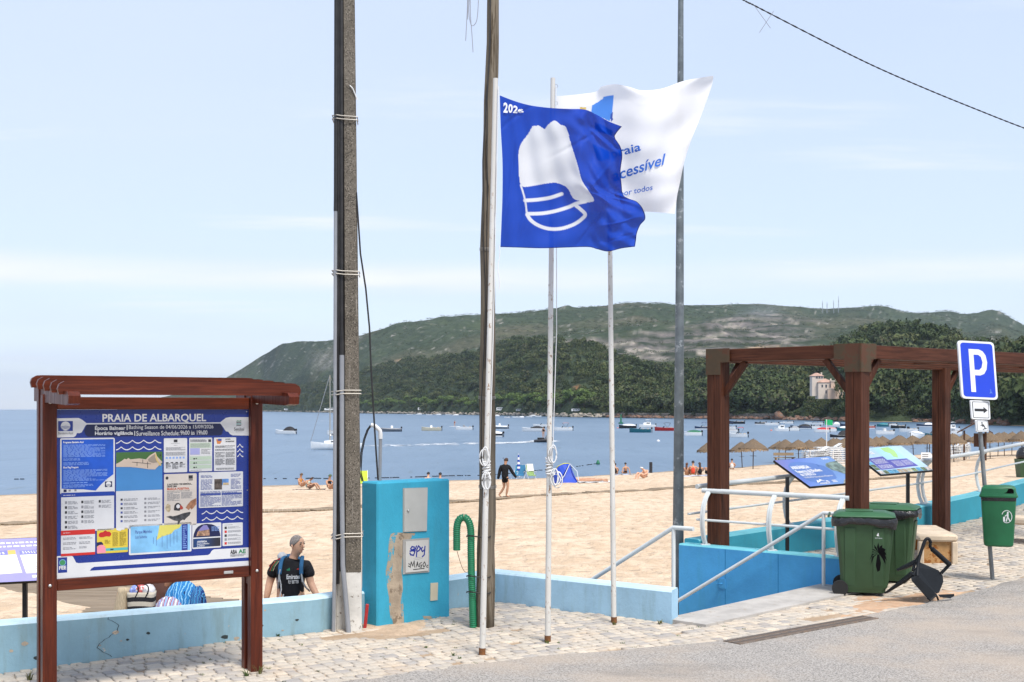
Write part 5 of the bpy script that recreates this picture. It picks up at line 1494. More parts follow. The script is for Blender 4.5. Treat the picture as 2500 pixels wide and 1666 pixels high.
# lamp post
GALV = M('galvanised_steel', (.135, .155, .165), .5, .2, 5, .1, 60, metal=.35, wear=(.28, .30, .31), wthr=.58, wscale=9)
lp = thing('lamp_post', 'tall grey galvanised lamp post rising behind the bright blue wall', 'lamp post', (2.495, 18.45, -1.1))
mb = MB(); mb.tube([(0, 0, 0), (.0, 0, 1.6), (.02, 0, 4.6), (.045, 0, 11)], [.088, .083, .066, .034], 16); mb.build('shaft', GALV, lp, 40)
mb = MB(); mb.tube([(.045, 0, 10.9), (.0, -.3, 11.3), (-.1, -1.1, 11.5)], .032, 8); mb.build('arm', GALV, lp, 40)
mb = MB(); mb.box((-.11, -1.35, 11.5), (.22, .6, .10), None, .03); mb.build('lamp_head', GALV, lp)
# flagpoles
def m_flagpole():
 m, t, b = mat_nodes('chipped_white_enamel')
 v = ncoord(t, 'Object', (1, 1, .55)); n1 = nnoise(t, v, 30, 6, .7); n2 = nnoise(t, v, 2.5, 4, .6)
 c = nmix(t, nramp(t, n2, .35, .7), (.56, .54, .50), (.64, .63, .60))
 f = nmath(t, 'MULTIPLY', nramp(t, n1, .57, .63), nramp(t, n2, .38, .58))
 c = nmix(t, f, c, (.24, .13, .06)); c = nmix(t, nramp(t, n1, .67, .72), c, (.07, .04, .025))
 t.links.new(c, b.inputs['Base Color']); b.inputs['Roughness'].default_value = .5
 return m
FPM = m_flagpole(); ROPE = flat('white_rope', (.70, .70, .70), .8, .1); RUSTM = M('rust', (.17, .07, .025), .9, .3, 20)
FP = []
for i, (bx, by, tx, ty, lab) in enumerate(((1177, 1599, 1210, 192, 'leaning white flagpole flying the blue flag, nearest the wooden pole'), (1337, 1568, 1350, 191, 'middle white flagpole flying the white flag'), (1499, 1521, 1486, 300, 'bare white flagpole farthest right, its top behind the blue flag'))):
 b_ = gp(bx, by); tp = at(tx, ty, b_.y)
 f = thing('flagpole', lab, 'flagpole', (b_.x, b_.y, 0), 0, 'flagpoles on the pavement')
 v = tp - Vector((b_.x, b_.y, 0)); mb = MB()
 mb.tube([Vector((0, 0, -.1)), v * .25, v * .5, v * .75, v], [.031, .029, .027, .026, .025] if i < 2 else [.03, .029, .028, .026, .026], 10); mb.build('shaft', FPM, f, 40)
 mb = MB(); mb.tube([(0, 0, .0), v * .012], .0335, 10); mb.build('rusty_foot', RUSTM, f, 40)
 FP.append((f, v))
def rope_bundle(f, v, zc, x_off):
 mb = MB(); a = zc / v.z; c = v * a; r = random.Random(int(zc * 10))
 for k in range(7):
  z = (k - 3) * .024
  mb.tube([c + Vector((.036 * math.cos(t), .036 * math.sin(t), z + .012 * math.sin(t + k))) for t in np.linspace(0, 6.4, 12)], .007, 5, False)
 mb.build('rope_wrap', ROPE, f, True)
 for k in range(4):
  mb = MB(); h1 = .13 + .05 * r.random(); w1 = .02 + .03 * r.random(); sg = 1 if k < 2 else -1; ph = x_off
  mb.tube([c + Vector((ph + w1 * math.sin(t) + .01 * k, -.045 - .006 * k, sg * (.03 + h1 * (1 - math.cos(t)) / 2) + .1 * 0)) for t in np.linspace(0, 6.28, 20)], .0065, 5, False); mb.build('rope_loop', ROPE, f, True)
rope_bundle(FP[0][0], FP[0][1], 1.78, -.02); rope_bundle(FP[1][0], FP[1][1], 1.78, .03)
for k in range(2):
 mb = MB(); mb.tube([FP[1][1] * (1.74 / FP[1][1].z) + Vector((.06 + .05 * math.cos(t) + .02 * k, -.05, -.10 + .055 * math.sin(t) * (1 + .5 * k))) for t in np.linspace(0, 6.28, 20)], .0065, 5, False); mb.build('rope_loop', ROPE, FP[1][0], True)
for i, (dx0, dx1) in enumerate(((.035, .055), (.06, .045))):
 f, v = FP[i]; mb = MB(); a = 1.8 / v.z
 mb.tube([v * a + Vector((.03, -.03, 0)), v * .55 + Vector((dx0, -.03, 0)), v * .985 + Vector((.03, -.03, 0))], .0045, 5); mb.build('halyard', ROPE, f)
f, v = FP[0]
mb = MB(); mb.tube([Vector(at(1218, 600, f.location.y)) - Vector(f.location) + Vector((.01 * math.sin(k * 1.3), -.02, -k * .06)) for k in range(8)], .004, 5); mb.build('rope_tail', ROPE, f)
for z in (.955, .985):
 mb = MB(); mb.tube([FP[1][1] * z + Vector((.03 + .02 * math.cos(t), -.01, .02 * math.sin(t))) for t in np.linspace(0, 6.28, 10)], .004, 5, False); mb.build('ring', STEEL, FP[1][0])
# flags
def m_flag(name, trans, seed):
 m, t, b = mat_nodes(name)
 a = t.nodes.new('ShaderNodeAttribute'); a.attribute_name = 'print'
 t.links.new(a.outputs['Color'], b.inputs['Base Color']); b.inputs['Roughness'].default_value = .6; b.inputs['Specular IOR Level'].default_value = .12
 v = ncoord(t); nbump(t, nnoise(t, v, 260, 2, .5), .12, .002, b)
 tl = t.nodes.new('ShaderNodeBsdfTranslucent'); t.links.new(a.outputs['Color'], tl.inputs[0])
 tr = t.nodes.new('ShaderNodeBsdfTransparent')
 m1 = t.nodes.new('ShaderNodeMixShader'); m1.inputs[0].default_value = .40
 m2 = t.nodes.new('ShaderNodeMixShader'); m2.inputs[0].default_value = trans
 t.links.new(b.outputs[0], m1.inputs[1]); t.links.new(tl.outputs[0], m1.inputs[2])
 t.links.new(m1.outputs[0], m2.inputs[1]); t.links.new(tr.outputs[0], m2.inputs[2])
 t.links.new(m2.outputs[0], t.nodes['Material Output'].inputs[0])
 return m
def cubic(P, n):
 """smooth curve through points, n samples"""
 P = [np.array(p, float) for p in P]; k = len(P); out = []
 for s in np.linspace(0, k - 1, n):
  i = min(int(s), k - 2); t = s - i
  p0 = P[max(i - 1, 0)]; p1 = P[i]; p2 = P[i + 1]; p3 = P[min(i + 2, k - 1)]
  out.append(.5 * ((2 * p1) + (p2 - p0) * t + (2 * p0 - 5 * p1 + 4 * p2 - p3) * t * t + (3 * p1 - p0 - 3 * p2 + p3) * t ** 3))
 return np.array(out)
def f7(p): return 1160 + p[..., 0] / 3.075, 150 + p[..., 1] / 3.075
def coons(top, bot, left, right, nu, nv):
 T_, B_ = cubic(top, nu), cubic(bot, nu); L_, R_ = cubic(left, nv), cubic(right, nv)
 u = np.linspace(0, 1, nu)[:, None, None]; v = np.linspace(0, 1, nv)[None, :, None]
 S_ = (1 - v) * T_[:, None] + v * B_[:, None] + (1 - u) * L_[None] + u * R_[None] - ((1 - u) * (1 - v) * T_[0] + u * (1 - v) * T_[-1] + (1 - u) * v * B_[0] + u * v * B_[-1])
 return S_
def inside(P, poly):
 return np_in_poly(P[..., 0].ravel(), P[..., 1].ravel(), poly).reshape(P.shape[:2]).astype(float)
def flag_obj(name, label, S_, depth, colr, mat, foot):
 px, py = f7(S_); Yd = depth
 X = (px - CX) / FPX * Yd; Z = CAMH - (py - HY) * Yd / FPX
 V = np.stack([X.ravel() - foot[0], Yd.ravel() - foot[1], Z.ravel() - foot[2]], 1)
 o = link(name, np_mesh(name, V, grid_faces(*S_.shape[:2]), mat, True, {'print': colr.reshape(-1, 3)}))
 o.location = foot
 return tag(o, label, 'flag')
NU, NV = 260, 260
S1 = coons([(185, 256), (300, 300), (420, 332), (560, 350), (700, 358), (820, 362), (900, 395), (1000, 450), (1102, 490)],
           [(190, 1395), (300, 1398), (500, 1404), (700, 1398), (850, 1395), (920, 1412), (1000, 1428), (1100, 1405), (1200, 1392)],
           [(185, 256), (192, 500), (205, 750), (205, 1000), (198, 1200), (190, 1395)],
           [(1102, 490), (1060, 540), (1050, 575), (1090, 640), (1105, 710), (1092, 820), (1100, 930), (1110, 1000), (1150, 1030), (1215, 1055), (1260, 1110), (1278, 1180), (1240, 1230), (1215, 1290), (1208, 1340), (1200, 1392)], NU, NV)
u = np.linspace(0, 1, NU)[:, None]; v = np.linspace(0, 1, NV)[None, :]
Y1f = FP[0][0].location.y
ang = u * 9 - v * 2.4 + .6 * np.sin(v * 5)
amp = .02 + .075 * u
crz = sum(a_ * np.exp(-((np.cos(t_) * (u - u0) + np.sin(t_) * (v - v0)) / .012) ** 2) * np.exp(-((-np.sin(t_) * (u - u0) + np.cos(t_) * (v - v0)) / l_) ** 2) for (u0, v0, t_, l_, a_) in ((.12, .12, .9, .16, .012), (.08, .5, .15, .25, .012), (.16, .75, .1, .2, -.012), (.62, .22, 1.2, .2, .02), (.74, .42, 1.0, .18, -.02), (.70, .62, .8, .2, .022), (.84, .75, 1.3, .18, -.02), (.55, .78, .6, .2, .016), (.9, .5, .4, .15, .02), (.8, .9, 1.4, .15, .016)))
dep1 = crz + Y1f + .02 + amp * np.sin(ang) + .035 * u * np.sin(u * 26 + v * 9) + .016 * np.sin(v * 34 + u * 14) * u + .012 * np.sin(u * 46 - v * 6) * (1 - u) * np.clip(u * 8, 0, 1) + .05 * np.clip((u - .72) * 3, 0, 1) * np.sin(v * 19 + u * 6) + .018 * np.sin((v - .55 * u) * 52) * np.clip((u - .45) * 2.5, 0, 1)
BLUEF = np.array([.001, .052, .46]); WHF = np.array([.74, .75, .78])
body = cubic([(430, 488), (480, 484), (520, 508), (545, 480), (595, 445), (640, 475), (685, 500), (720, 620), (770, 780), (800, 890), (850, 970), (892, 1040), (860, 1058), (800, 1050), (745, 1035), (720, 1000), (690, 950), (640, 922), (590, 912), (520, 920), (420, 938), (350, 936), (330, 860), (325, 700), (345, 620), (395, 550), (430, 488)], 240)
f1 = inside(S1, [tuple(p) for p in body])
def band(S_, pts, wd):
 C_ = cubic(pts, 60); d = np.full(S_.shape[:2], 1e9)
 for c in C_: d = np.minimum(d, np.hypot(S_[..., 0] - c[0], S_[..., 1] - c[1]))
 return np.clip((wd + 2.5 - d) / 4, 0, 1)
f1 = np.maximum(f1, band(S1, [(375, 1045), (460, 1040), (560, 1025), (650, 996)], 13))
f1 = np.maximum(f1, band(S1, [(395, 1145), (500, 1142), (600, 1125), (700, 1095), (760, 1068), (830, 1052)], 13))
f1 = np.maximum(f1, band(S1, [(390, 1150), (420, 1195), (480, 1235), (560, 1258), (650, 1255), (740, 1225), (800, 1185), (826, 1150), (790, 1110), (758, 1085)], 13))
f1 = np.maximum(f1, band(S1, [(342, 930), (360, 985), (376, 1050), (390, 1150)], 6))
C1 = BLUEF * (1 - f1[..., None]) + WHF * f1[..., None]
hem = np.clip((np.maximum(u, np.zeros_like(v)) - .985) / .004, 0, 1) + np.clip((v - .988) / .004, 0, 1) * np.ones_like(u)
C1 = C1 * (1 - np.clip(hem, 0, 1)[..., None] * .75)
FB = m_flag('blue_flag_cloth', .035, 1); FW = m_flag('white_flag_cloth', .05, 2)
foot1 = (float(at(1221, 600, Y1f).x), Y1f, float(at(1221, 604, Y1f).z))
fl1 = flag_obj('flag', 'blue flag with white disc and wave emblem and year 2026', S1, dep1, C1, FB, foot1)
def flag_text(o, foot, S_, dep, items, m, name):
 """letters laid on the cloth: nearest grid point gives the depth"""
 flat_ = S_.reshape(-1, 2); dd = dep.ravel()
 for (body_, quad_, bold) in items:
  b = MB(); A_, B_, C_, D_ = [np.array(q, float) for q in quad_]     # TL TR BR BL in enlargement pixels
  def fn(a, c):
   p = (1 - a) * (1 - c) * D_ + a * (1 - c) * C_ + a * c * B_ + (1 - a) * c * A_
   k = int(np.argmin((flat_[:, 0] - p[0]) ** 2 + (flat_[:, 1] - p[1]) ** 2)); Yq = dd[k] - .014
   px, py = f7(p); w_ = at(px, py, Yq); return w_ - Vector(foot)
  put_text(b, body_, 0, 1, 0, 1, fn, bold)
  b.build(name, m, o)
WFT = flat('flag_white_print', (.74, .75, .78), .6); BFT = flat('flag_blue_print', (.02, .12, .50), .6)
flag_text(fl1, foot1, S1, dep1, [('2', [(213, 308), (247, 313), (244, 388), (212, 385)], .04), ('0', [(250, 316), (286, 326), (278, 390), (248, 386)], .04), ('2', [(288, 328), (324, 340), (316, 390), (284, 388)], .04), ('6', [(322, 346), (370, 366), (362, 388), (318, 388)], .04)], WFT, 'year')
S2 = coons([(612, 262), (760, 250), (905, 228), (950, 190), (1050, 172), (1150, 190), (1250, 218), (1400, 205), (1550, 152), (1680, 125), (1790, 108)],
           [(612, 1120), (900, 1130), (1150, 1135), (1300, 1130), (1500, 1146)],
           [(612, 262), (612, 600), (612, 1120)],
           [(1790, 108), (1775, 190), (1700, 400), (1620, 600), (1570, 760), (1540, 900), (1515, 1020), (1500, 1146)], 200, 160)
u2 = np.linspace(0, 1, 200)[:, None]; v2 = np.linspace(0, 1, 160)[None, :]
Y2f = FP[1][0].location.y
dep2 = Y2f + .35 + (.02 + .085 * u2) * np.sin(u2 * 7.5 - v2 * 3.2 + .8) + .03 * u2 * np.sin(u2 * 20 + v2 * 8) + .05 * np.clip(.18 - v2, 0, 1) * 5 * np.sin(u2 * 12) + .007 * np.sin((v2 + .45 * u2) * 31 + 3 * np.sin(u2 * 5)) * np.clip(u2 * 2 - .4, 0, 1) - .33 * np.clip(1 - u2 * 7, 0, 1)
C2 = np.ones(S2.shape[:2] + (3,)) * np.array([.86, .86, .88])
def paintp(C_, S_, poly, col):
 f = inside(S_, poly)[..., None]; return C_ * (1 - f) + np.array(col) * f
C2 = paintp(C2, S2, [(785, 345), (832, 345), (832, 420), (785, 420)], (.72, .52, .12))
C2 = paintp(C2, S2, [(868, 380), (880, 330), (955, 285), (965, 268), (1038, 255), (1030, 380), (1012, 450), (940, 420)], (.06, .26, .80))
C2 = paintp(C2, S2, [(1015, 400), (1032, 380), (1034, 440), (1018, 460)], (.02, .07, .40))
C2 = paintp(C2, S2, [(900, 460), (960, 480), (1030, 520), (1030, 560), (960, 540), (900, 520)], (.03, .12, .45))
C2 = paintp(C2, S2, [(880, 620), (1010, 680), (1010, 740), (920, 750)], (.03, .12, .45))
C2 = paintp(C2, S2, [(880, 780), (1000, 730), (1000, 940), (940, 960), (890, 880)], (.55, .48, .10))
foot2 = (float(at(1356, 500, Y2f).x), Y2f, float(at(1356, 518, Y2f).z))
fl2 = flag_obj('flag', 'white accessible beach flag with blue lettering, behind the blue flag', S2, dep2, C2, FW, foot2)
flag_text(fl2, foot2, S2, dep2, [('praia', [(1010, 668), (1240, 610), (1246, 690), (1030, 752)], .015), ('acessível', [(1030, 820), (1430, 690), (1412, 778), (1040, 905)], .015), ('por todos', [(1090, 972), (1335, 925), (1330, 978), (1090, 1030)], .01)], BFT, 'lettering')
# overhead cable and loose wires
oc = thing('overhead_cable', 'black twisted overhead cable crossing the sky on the right', 'cable', at(1814, 0, 14))
T_ = loc_T(oc)
cp = [(1640, -96), (1814, 0), (1843, 14.6), (2006, 98.6), (2130, 160), (2257.6, 216), (2380, 266), (2500, 313), (2660, 370), (2900, 440), (3300, 530)]
cvs = cubic([(x, y) for x, y in cp], 210)
for k in range(2):
 mb = MB(); mb.X = T_
 mb.tube([at(p[0], p[1], 13.6 + i * .014) + Vector((0, .005 * math.cos(i * 1.3 + k * 3.14), .005 * math.sin(i * 1.3 + k * 3.14))) for i, p in enumerate(cvs)], .0052, 5); mb.build('strand', BLK, oc)
GREYW = flat('grey_string', (.30, .31, .35), .6)
o = MB(); k0 = at(1843, 14, 13.75)
sx = thing('caught_string', 'thin crossed strings caught on the overhead cable', 'string', k0)
for (a, b) in (((1843, 16), (1881, 69)), ((1889, 27), (1854, 80))):
 mb = MB(); mb.tube([at(a[0], a[1], 13.75) - k0, at((a[0] + b[0]) / 2, (a[1] + b[1]) / 2, 13.75) - k0, at(b[0], b[1], 13.75) - k0], .0032, 4); mb.build('strand', GREYW, sx)
lw_ = thing('loose_wires', 'thin loose wires dangling from above beside the wooden pole', 'wire', at(1150, 0, 13.0))
k0 = Vector(lw_.location)
for P in ([(1142, -30), (1141, 20), (1139, 60), (1137, 100)], [(1144, -30), (1143, 10), (1142, 48)], [(1147, -20), (1145, 30), (1150, 60), (1158, 61), (1165, 45), (1168, 0), (1167, -30)], [(1148, -20), (1149, 40), (1152, 80), (1155, 128)]):
 c_ = cubic(P, 24); mb = MB(); mb.tube([at(p[0], p[1], 13.0) - k0 for p in c_], .004, 4); mb.build('wire', GREYW, lw_)
# bins, signs, benches, deck
# wheeled bins
BING = M('bin_green', (.034, .076, .034), .5, .14, 2.5, .05, 50, spec=.35, wear=(.05, .10, .05), wthr=.66, wscale=10)
BINL = M('bin_lid_green', (.030, .105, .045), .45, .12, 3, spec=.4)
LINER = M('black_liner', (.012, .012, .014), .22, .3, 12, .5, 26, spec=.6, bdist=.03)
RUBBER = flat('rubber', (.015, .015, .015), .7)
def wheelie(label, loc, rz, seed, stencil):
 t = thing('wheeled_bin', label, 'wheeled bin', loc, rz, 'green wheeled bins')
 mb = MB()
 def ring(z, wx, wy, yo, c=.04):
  a, b = wx / 2, wy / 2
  return [Vector((x, y + yo, z)) for x, y in ((-a + c, -b), (a - c, -b), (a, -b + c), (a, b - c), (a - c, b), (-a + c, b), (-a, b - c), (-a, -b + c))]
 mb.loft([ring(.05, .44, .50, .0), ring(.10, .46, .52, 0), ring(.12, .47, .56, .0), ring(.90, .555, .68, .0), ring(.93, .57, .70, 0), ring(.935, .61, .745, 0), ring(.975, .62, .75, 0)])
 mb.build('body', BING, t, 30)
 for s in (-1, 1):                      # pressed side ribs
  for yo in (-.17, .17):
   mb = MB(); mb.loft([[Vector((s * (lerp(.229, .278, k) + .001 + d), yo + w_, lerp(.14, .86, k))) for d, w_ in ((0, -.07), (.010, -.06), (.010, .06), (0, .07))] for k in (0, 1)]); mb.build('side_rib', BING, t)
 mb = MB(); mb.loft([[Vector((x, lerp(-.28, -.345, k) - d, lerp(.14, .84, k))) for x, d in ((-.15, -.002), (-.135, .010), (.135, .010), (.15, -.002))] for k in (0, 1)]); mb.build('front_rib', BING, t)
 lid = MB(); lid.loft([ring(.985, .60, .73, 0), ring(1.005, .63, .76, 0), ring(1.02, .61, .74, 0), ring(1.05, .50, .60, .02), ring(1.058, .46, .56, .02)]); lo = lid.build('lid', BINL, t, 30)
 mb = MB(); mb.box((0, .06, 1.064), (.30, .34, .014), None, .005); mb.build('lid_panel', BINL, lo)
 r = random.Random(seed); mb = MB(); n = 56; rings = []
 for z, k in ((.985, 1.0), (.95, 1.035), (.915, 1.03), (.885, 1.0)):
  rg = []
  for i in range(n):
   a = 2 * math.pi * i / n; ca, sa = math.cos(a), math.sin(a)
   sx_ = .318 * math.copysign(min(1, abs(ca) * 1.28), ca); sy_ = .385 * math.copysign(min(1, abs(sa) * 1.28), sa)
   j = 1 + r.uniform(-.018, .018)
   rg.append(Vector((sx_ * k * j, sy_ * k * j, z + r.uniform(-.012, .012) - (.03 * math.sin(a * 3 + seed) if z < .9 else 0))))
  rings.append(rg)
 mb.loft(rings, False); mb.build('liner', LINER, t, True, False)
 for s in (-1, 1):
  mb = MB(); mb.lathe([(.10, -.025), (.10, .025)], 18); w_ = mb.build('wheel', RUBBER, t, 40); w_.matrix_local = Matrix.Translation((s * .26, .29, .10)) @ Matrix.Rotation(R(90), 4, 'Y')
 mb = MB(); mb.tube([(-.25, .43, 1.0), (.25, .43, 1.0)], .016, 8); mb.build('handle', BING, t, 40)
 if stencil:
  STN = flat('black_spray', (.006, .006, .007), .8, .05); n_ = -1
  def fp(u, v, d=0): return Vector((-(lerp(.229, .278, (v - .14) / .72) + .0122 + d), -u, v))
  def leaf(pts, nm='stencil'):
   b = MB(); b.add([fp(x, z) for x, z in pts], [tuple(range(len(pts)))]); b.build(nm, STN, t)
  cx_, cz = .17, .56
  for a, l in ((90, .13), (62, .14), (118, .14), (35, .15), (145, .15), (10, .14), (170, .14), (-18, .15), (198, .15), (-40, .16), (220, .16)):
   ra = R(a); px_, pz_ = math.cos(ra), math.sin(ra); bend = -.35 * l * abs(px_)
   p = [(cx_, cz), (cx_ + px_ * l * .5 - pz_ * .016, cz + pz_ * l * .5 + px_ * .016 + .01), (cx_ + px_ * l * .72, cz + pz_ * l + bend), (cx_ + px_ * l * .5 + pz_ * .016, cz + pz_ * l * .5 - px_ * .016 - .012)]
   leaf(p)
  leaf([(cx_ - .012, cz - .02), (cx_ + .012, cz - .02), (cx_ + .032, cz - .13), (cx_ + .020, cz - .22), (cx_ - .010, cz - .24), (cx_ - .03, cz - .16)])
  b = MB(); put_text(b, 'SETÚBAL', cx_ - .04, cx_ + .05, .735, .755, lambda u, v: fp(u, v), .01); b.build('lettering', flat('faint_white', (.45, .5, .5), .6), t)
  b = MB(); b.add([fp(cx_ - .005 + x, .79 + z) for x, z in ((0, .02), (.012, .012), (.008, -.012), (.02, -.02), (-.004, -.022), (-.016, -.010), (-.004, .002))], [tuple(range(7))]); b.build('logo', WHITE_P, t)
 return t
wheelie('green wheeled bin with a black palm stencil, beside the handrail post', (4.47, 15.60, .0), R(74), 2, True)
wheelie('green wheeled bin pushed behind the stencilled bin, against the tipped chair', (5.07, 16.52, .02), R(66), 5, False)
# broken plastic armchair lying on its side
CHM = M('charcoal_plastic', (.011, .013, .016), .5, .12, 5, spec=.2)
ch0 = gp(2235, 1466)
chair = thing('broken_chair', 'broken charcoal plastic armchair toppled beside the green bins', 'chair', (ch0.x, ch0.y, 0))
YC = ch0.y
def cq(x, y, d=0.0):   # enlargement pixels -> chair space, d metres towards the viewer
 v = at(1960 + x / 4.357, 1180 + y / 4.357, YC - d); return v - Vector((ch0.x, ch0.y, 0))
def slab(name, pts, th, m=CHM):
 b = MB(); q = [cq(*p) for p in pts]; nrm = Vector((.25, 1, -.25)).normalized() * th; n = len(q)
 b.add(q + [p + nrm for p in q], [tuple(range(n)), tuple(range(n, 2 * n))[::-1]] + [(i, (i + 1) % n, n + (i + 1) % n, n + i) for i in range(n)]); return b.build(name, m, chair)
slab('seat', [(1235, 838, .10), (1440, 925, .04), (1490, 985, .02), (1495, 1050, .04), (1450, 1165, .12), (1420, 1175, .14), (1215, 1000, .24), (1222, 900, .18)], .018)
slab('seat_edge', [(1150, 1000, .28), (1220, 985, .26), (1420, 1180, .16), (1360, 1245, .20), (1330, 1230, .21), (1160, 1040, .29)], .02)
slab('seat_side', [(1160, 960, .14), (1235, 845, .09), (1222, 905, .16), (1215, 1000, .22), (1155, 1000, .26)], .02)
for pth, r_ in (([(1470, 960, .03), (1560, 865, .05), (1550, 850, .06), (1365, 690, .10), (1362, 640, .11), (1345, 600, .12), (1320, 592, .12), (1295, 620, .12), (1270, 690, .12), (1240, 790, .13), (1222, 900, .17), (1218, 990, .23)], .022),):
 c_ = cubic(pth, 50); mb = MB(); mb.tube([cq(*p) for p in c_], .020, 8); mb.build('armrest', CHM, chair, 50)
mb = MB(); mb.tube([cq(*p) for p in cubic([(1375, 700, .10), (1460, 775, .08), (1555, 862, .06)], 10)], .031, 8); mb.build('arm_pad', CHM, chair, 50)
mb = MB(); mb.tube([cq(*p) for p in cubic([(1300, 630, .02), (1250, 750, .0), (1200, 840, .02), (1170, 930, .08)], 12)], .017, 8); mb.build('armrest', CHM, chair, 50)
for P in ([(1170, 960, .22), (1050, 1050, .16), (900, 1155, .10), (870, 1168, .08)], [(1210, 835, .0), (1100, 885, -.05), (1000, 925, -.06)]):
 mb = MB(); mb.tube([cq(*p) for p in P], [.060, .050, .026, .018][:len(P)], 7, flat=.6); mb.build('leg', CHM, chair, 50)
mb = MB(); mb.tube([cq(*p) for p in [(1330, 1225, .22), (1350, 1244, .20), (1420, 1190, .15), (1440, 1240, .10)]], .014, 6); mb.build('leg', CHM, chair)
o = slab('broken_piece', [(1440, 1185, .16), (1610, 1178, .06), (1612, 1200, .06), (1570, 1225, .10), (1460, 1212, .16)], .015)
mb = MB(); r = random.Random(2)
for i in range(6): mb.box(cq(1150 + i * 70, 1210 + r.uniform(-10, 20), .1), (.012, .01, .008))
tag(mb.build('litter_crumbs', flat('pale_litter', (.5, .45, .38), .9), chair), kind='stuff')
# concrete benches
CREAM = M('cream_concrete', (.56, .46, .345), .85, .12, 3, .35, 40, wear=(.42, .26, .13), wthr=.58, wscale=4, spec=.15)
RUSTY = M('rust_stained_concrete', (.46, .27, .12), .9, .3, 5, .3, 40, wear=(.28, .11, .03), wthr=.50, wscale=5, spec=.15)
def bench(label, loc, rz, ln):
 t = thing('concrete_bench', label, 'bench', loc, rz, 'concrete benches')
 mb = MB(); mb.box((0, 0, .375), (ln, .56, .11), None, .03); mb.build('seat', CREAM, t, 40)
 for s in (-1, 1):
  mb = MB(); x = s * (ln / 2 - .045)
  for yy_ in (-.235, .235):
   mb = MB(); mb.box((x, yy_, .16), (.09, .08, .33), None, .012); mb.build('leg', CREAM, t)
  mb = MB(); mb.box((x - s * .025, 0, .155), (.03, .39, .325)); mb.build('leg_panel', RUSTY, t)
 return t
b1 = bench('cream concrete bench with rust-stained end, behind the toppled chair', (6.27, 18.52, gz(6.1, 18.2) - .01), R(82), 1.5)
b2 = bench('cream concrete bench cut off by the right edge, behind the litter bin', (8.50, 19.40, gz(8.3, 19.2) - .01), R(-42), 1.5)
# parking sign and litter bin on a leaning post
sp = gp(2423, 1418, .06); Ys = sp.y
post = thing('parking_sign', 'leaning grey post with blue P parking sign, arrow plate and wheelchair plate', 'sign', (sp.x, sp.y, 0))
def sq(px, py, d=0.0): return at(px, py, Ys - d) - Vector((sp.x, sp.y, 0))
mb = MB(); mb.tube([sq(2424, 1424), sq(2393, 1055), sq(2374, 836)], .028, 12); mb.build('post', M('sign_post_grey', (.20, .21, .215), .5, .15, 5, metal=.3), post, 40)
SGW = flat('sign_white', (.72, .73, .74), .35); SGB = flat('sign_blue', (.006, .045, .56), .3, .5); SGK = flat('sign_black', (.012, .012, .012), .4); SGR = M('sign_back', (.35, .36, .36), .4, .05, metal=.6)
def sign_fn(TL, TR, BR, BL):
 q = [sq(*TL, .17), sq(*TR, .17), sq(*BR, .17), sq(*BL, .17)]
 def push(p, k):
  w_ = p + Vector((sp.x, sp.y, 0)); d = k; return (w_ - Vector((0, 0, CAMH))) * (1 + d / Ys) + Vector((0, 0, CAMH)) - Vector((sp.x, sp.y, 0))
 q[1] = push(q[1], .25); q[2] = push(q[2], .25); q[0] = push(q[0], -.06); q[3] = push(q[3], -.06)
 n = (q[1] - q[0]).cross(q[3] - q[0]).normalized()
 if n.y > 0: n = -n
 def fn(u, v, d=0.0): return q[0].lerp(q[1], u).lerp(q[3].lerp(q[2], u), v) + n * d
 return fn
def rr2(x0, y0, x1, y1, rx, ry):
 P = []
 for cx_, cy_, a0 in ((x1 - rx, y0 + ry, -90), (x1 - rx, y1 - ry, 0), (x0 + rx, y1 - ry, 90), (x0 + rx, y0 + ry, 180)):
  for a in (0, 30, 60, 90): P.append((cx_ + rx * math.cos(R(a0 + a)), cy_ + ry * math.sin(R(a0 + a))))
 return P
def plate2(name, fn, P, d0, d1, m, parent):
 b = MB(); n = len(P); b.add([fn(u, v, d0) for u, v in P] + [fn(u, v, d1) for u, v in P], [tuple(range(n, 2 * n)), tuple(range(n))[::-1]] + [(i, (i + 1) % n, n + (i + 1) % n, n + i) for i in range(n)]); return b.build(name, m, parent)
def e6(x, y): return (1680 + x / 2.869, 800 + y / 2.869)
fn = sign_fn(e6(1880, 90), e6(2132, 104), e6(2162, 508), e6(1908, 497))
p1 = plate2('parking_plate', fn, rr2(0, 0, 1, 1, .10, .065), 0, .022, SGW, post)
plate2('blue_field', fn, rr2(.055, .035, .945, .965, .08, .05), .0222, .0232, SGB, p1)
b = MB(); x0, x1, x2 = .27, .40, .74
out_ = [(x0, .14), (.55, .14), (.66, .17), (.735, .24), (.765, .36), (.735, .48), (.66, .56), (.55, .59), (x1, .59), (x1, .88), (x0, .88)]
inn_ = [(x1, .235), (.53, .235), (.60, .27), (.635, .36), (.60, .45), (.53, .495), (x1, .495)]
b.add([fn(u, v, .0245) for u, v in out_ + inn_], [(0, 1, 12, 11), (1, 2, 13, 12), (2, 3, 13), (3, 4, 14, 13), (4, 5, 15, 14), (5, 6, 15), (6, 7, 16, 15), (7, 8, 17, 16), (0, 11, 17, 8, 9, 10)]); b.build('letter_p', SGW, p1)
b = MB(); b.add([fn(u, v, .0245) for u, v in ((.76, .90), (.80, .86), (.79, .82), (.81, .82), (.83, .87), (.87, .90), (.82, .885))], [tuple(range(7))]); b.build('scratch', flat('scratch_blue', (.10, .20, .62), .4), p1)
fn = sign_fn(e6(1970, 509), e6(2104, 514), e6(2110, 646), e6(1980, 642))
p2 = plate2('arrow_plate', fn, rr2(0, 0, 1, 1, .07, .07), 0, .016, SGW, post)
plate2('border', fn, rr2(.07, .07, .93, .93, .05, .05), .0162, .017, SGK, p2); plate2('field', fn, rr2(.10, .10, .90, .90, .03, .03), .0172, .018, SGW, p2)
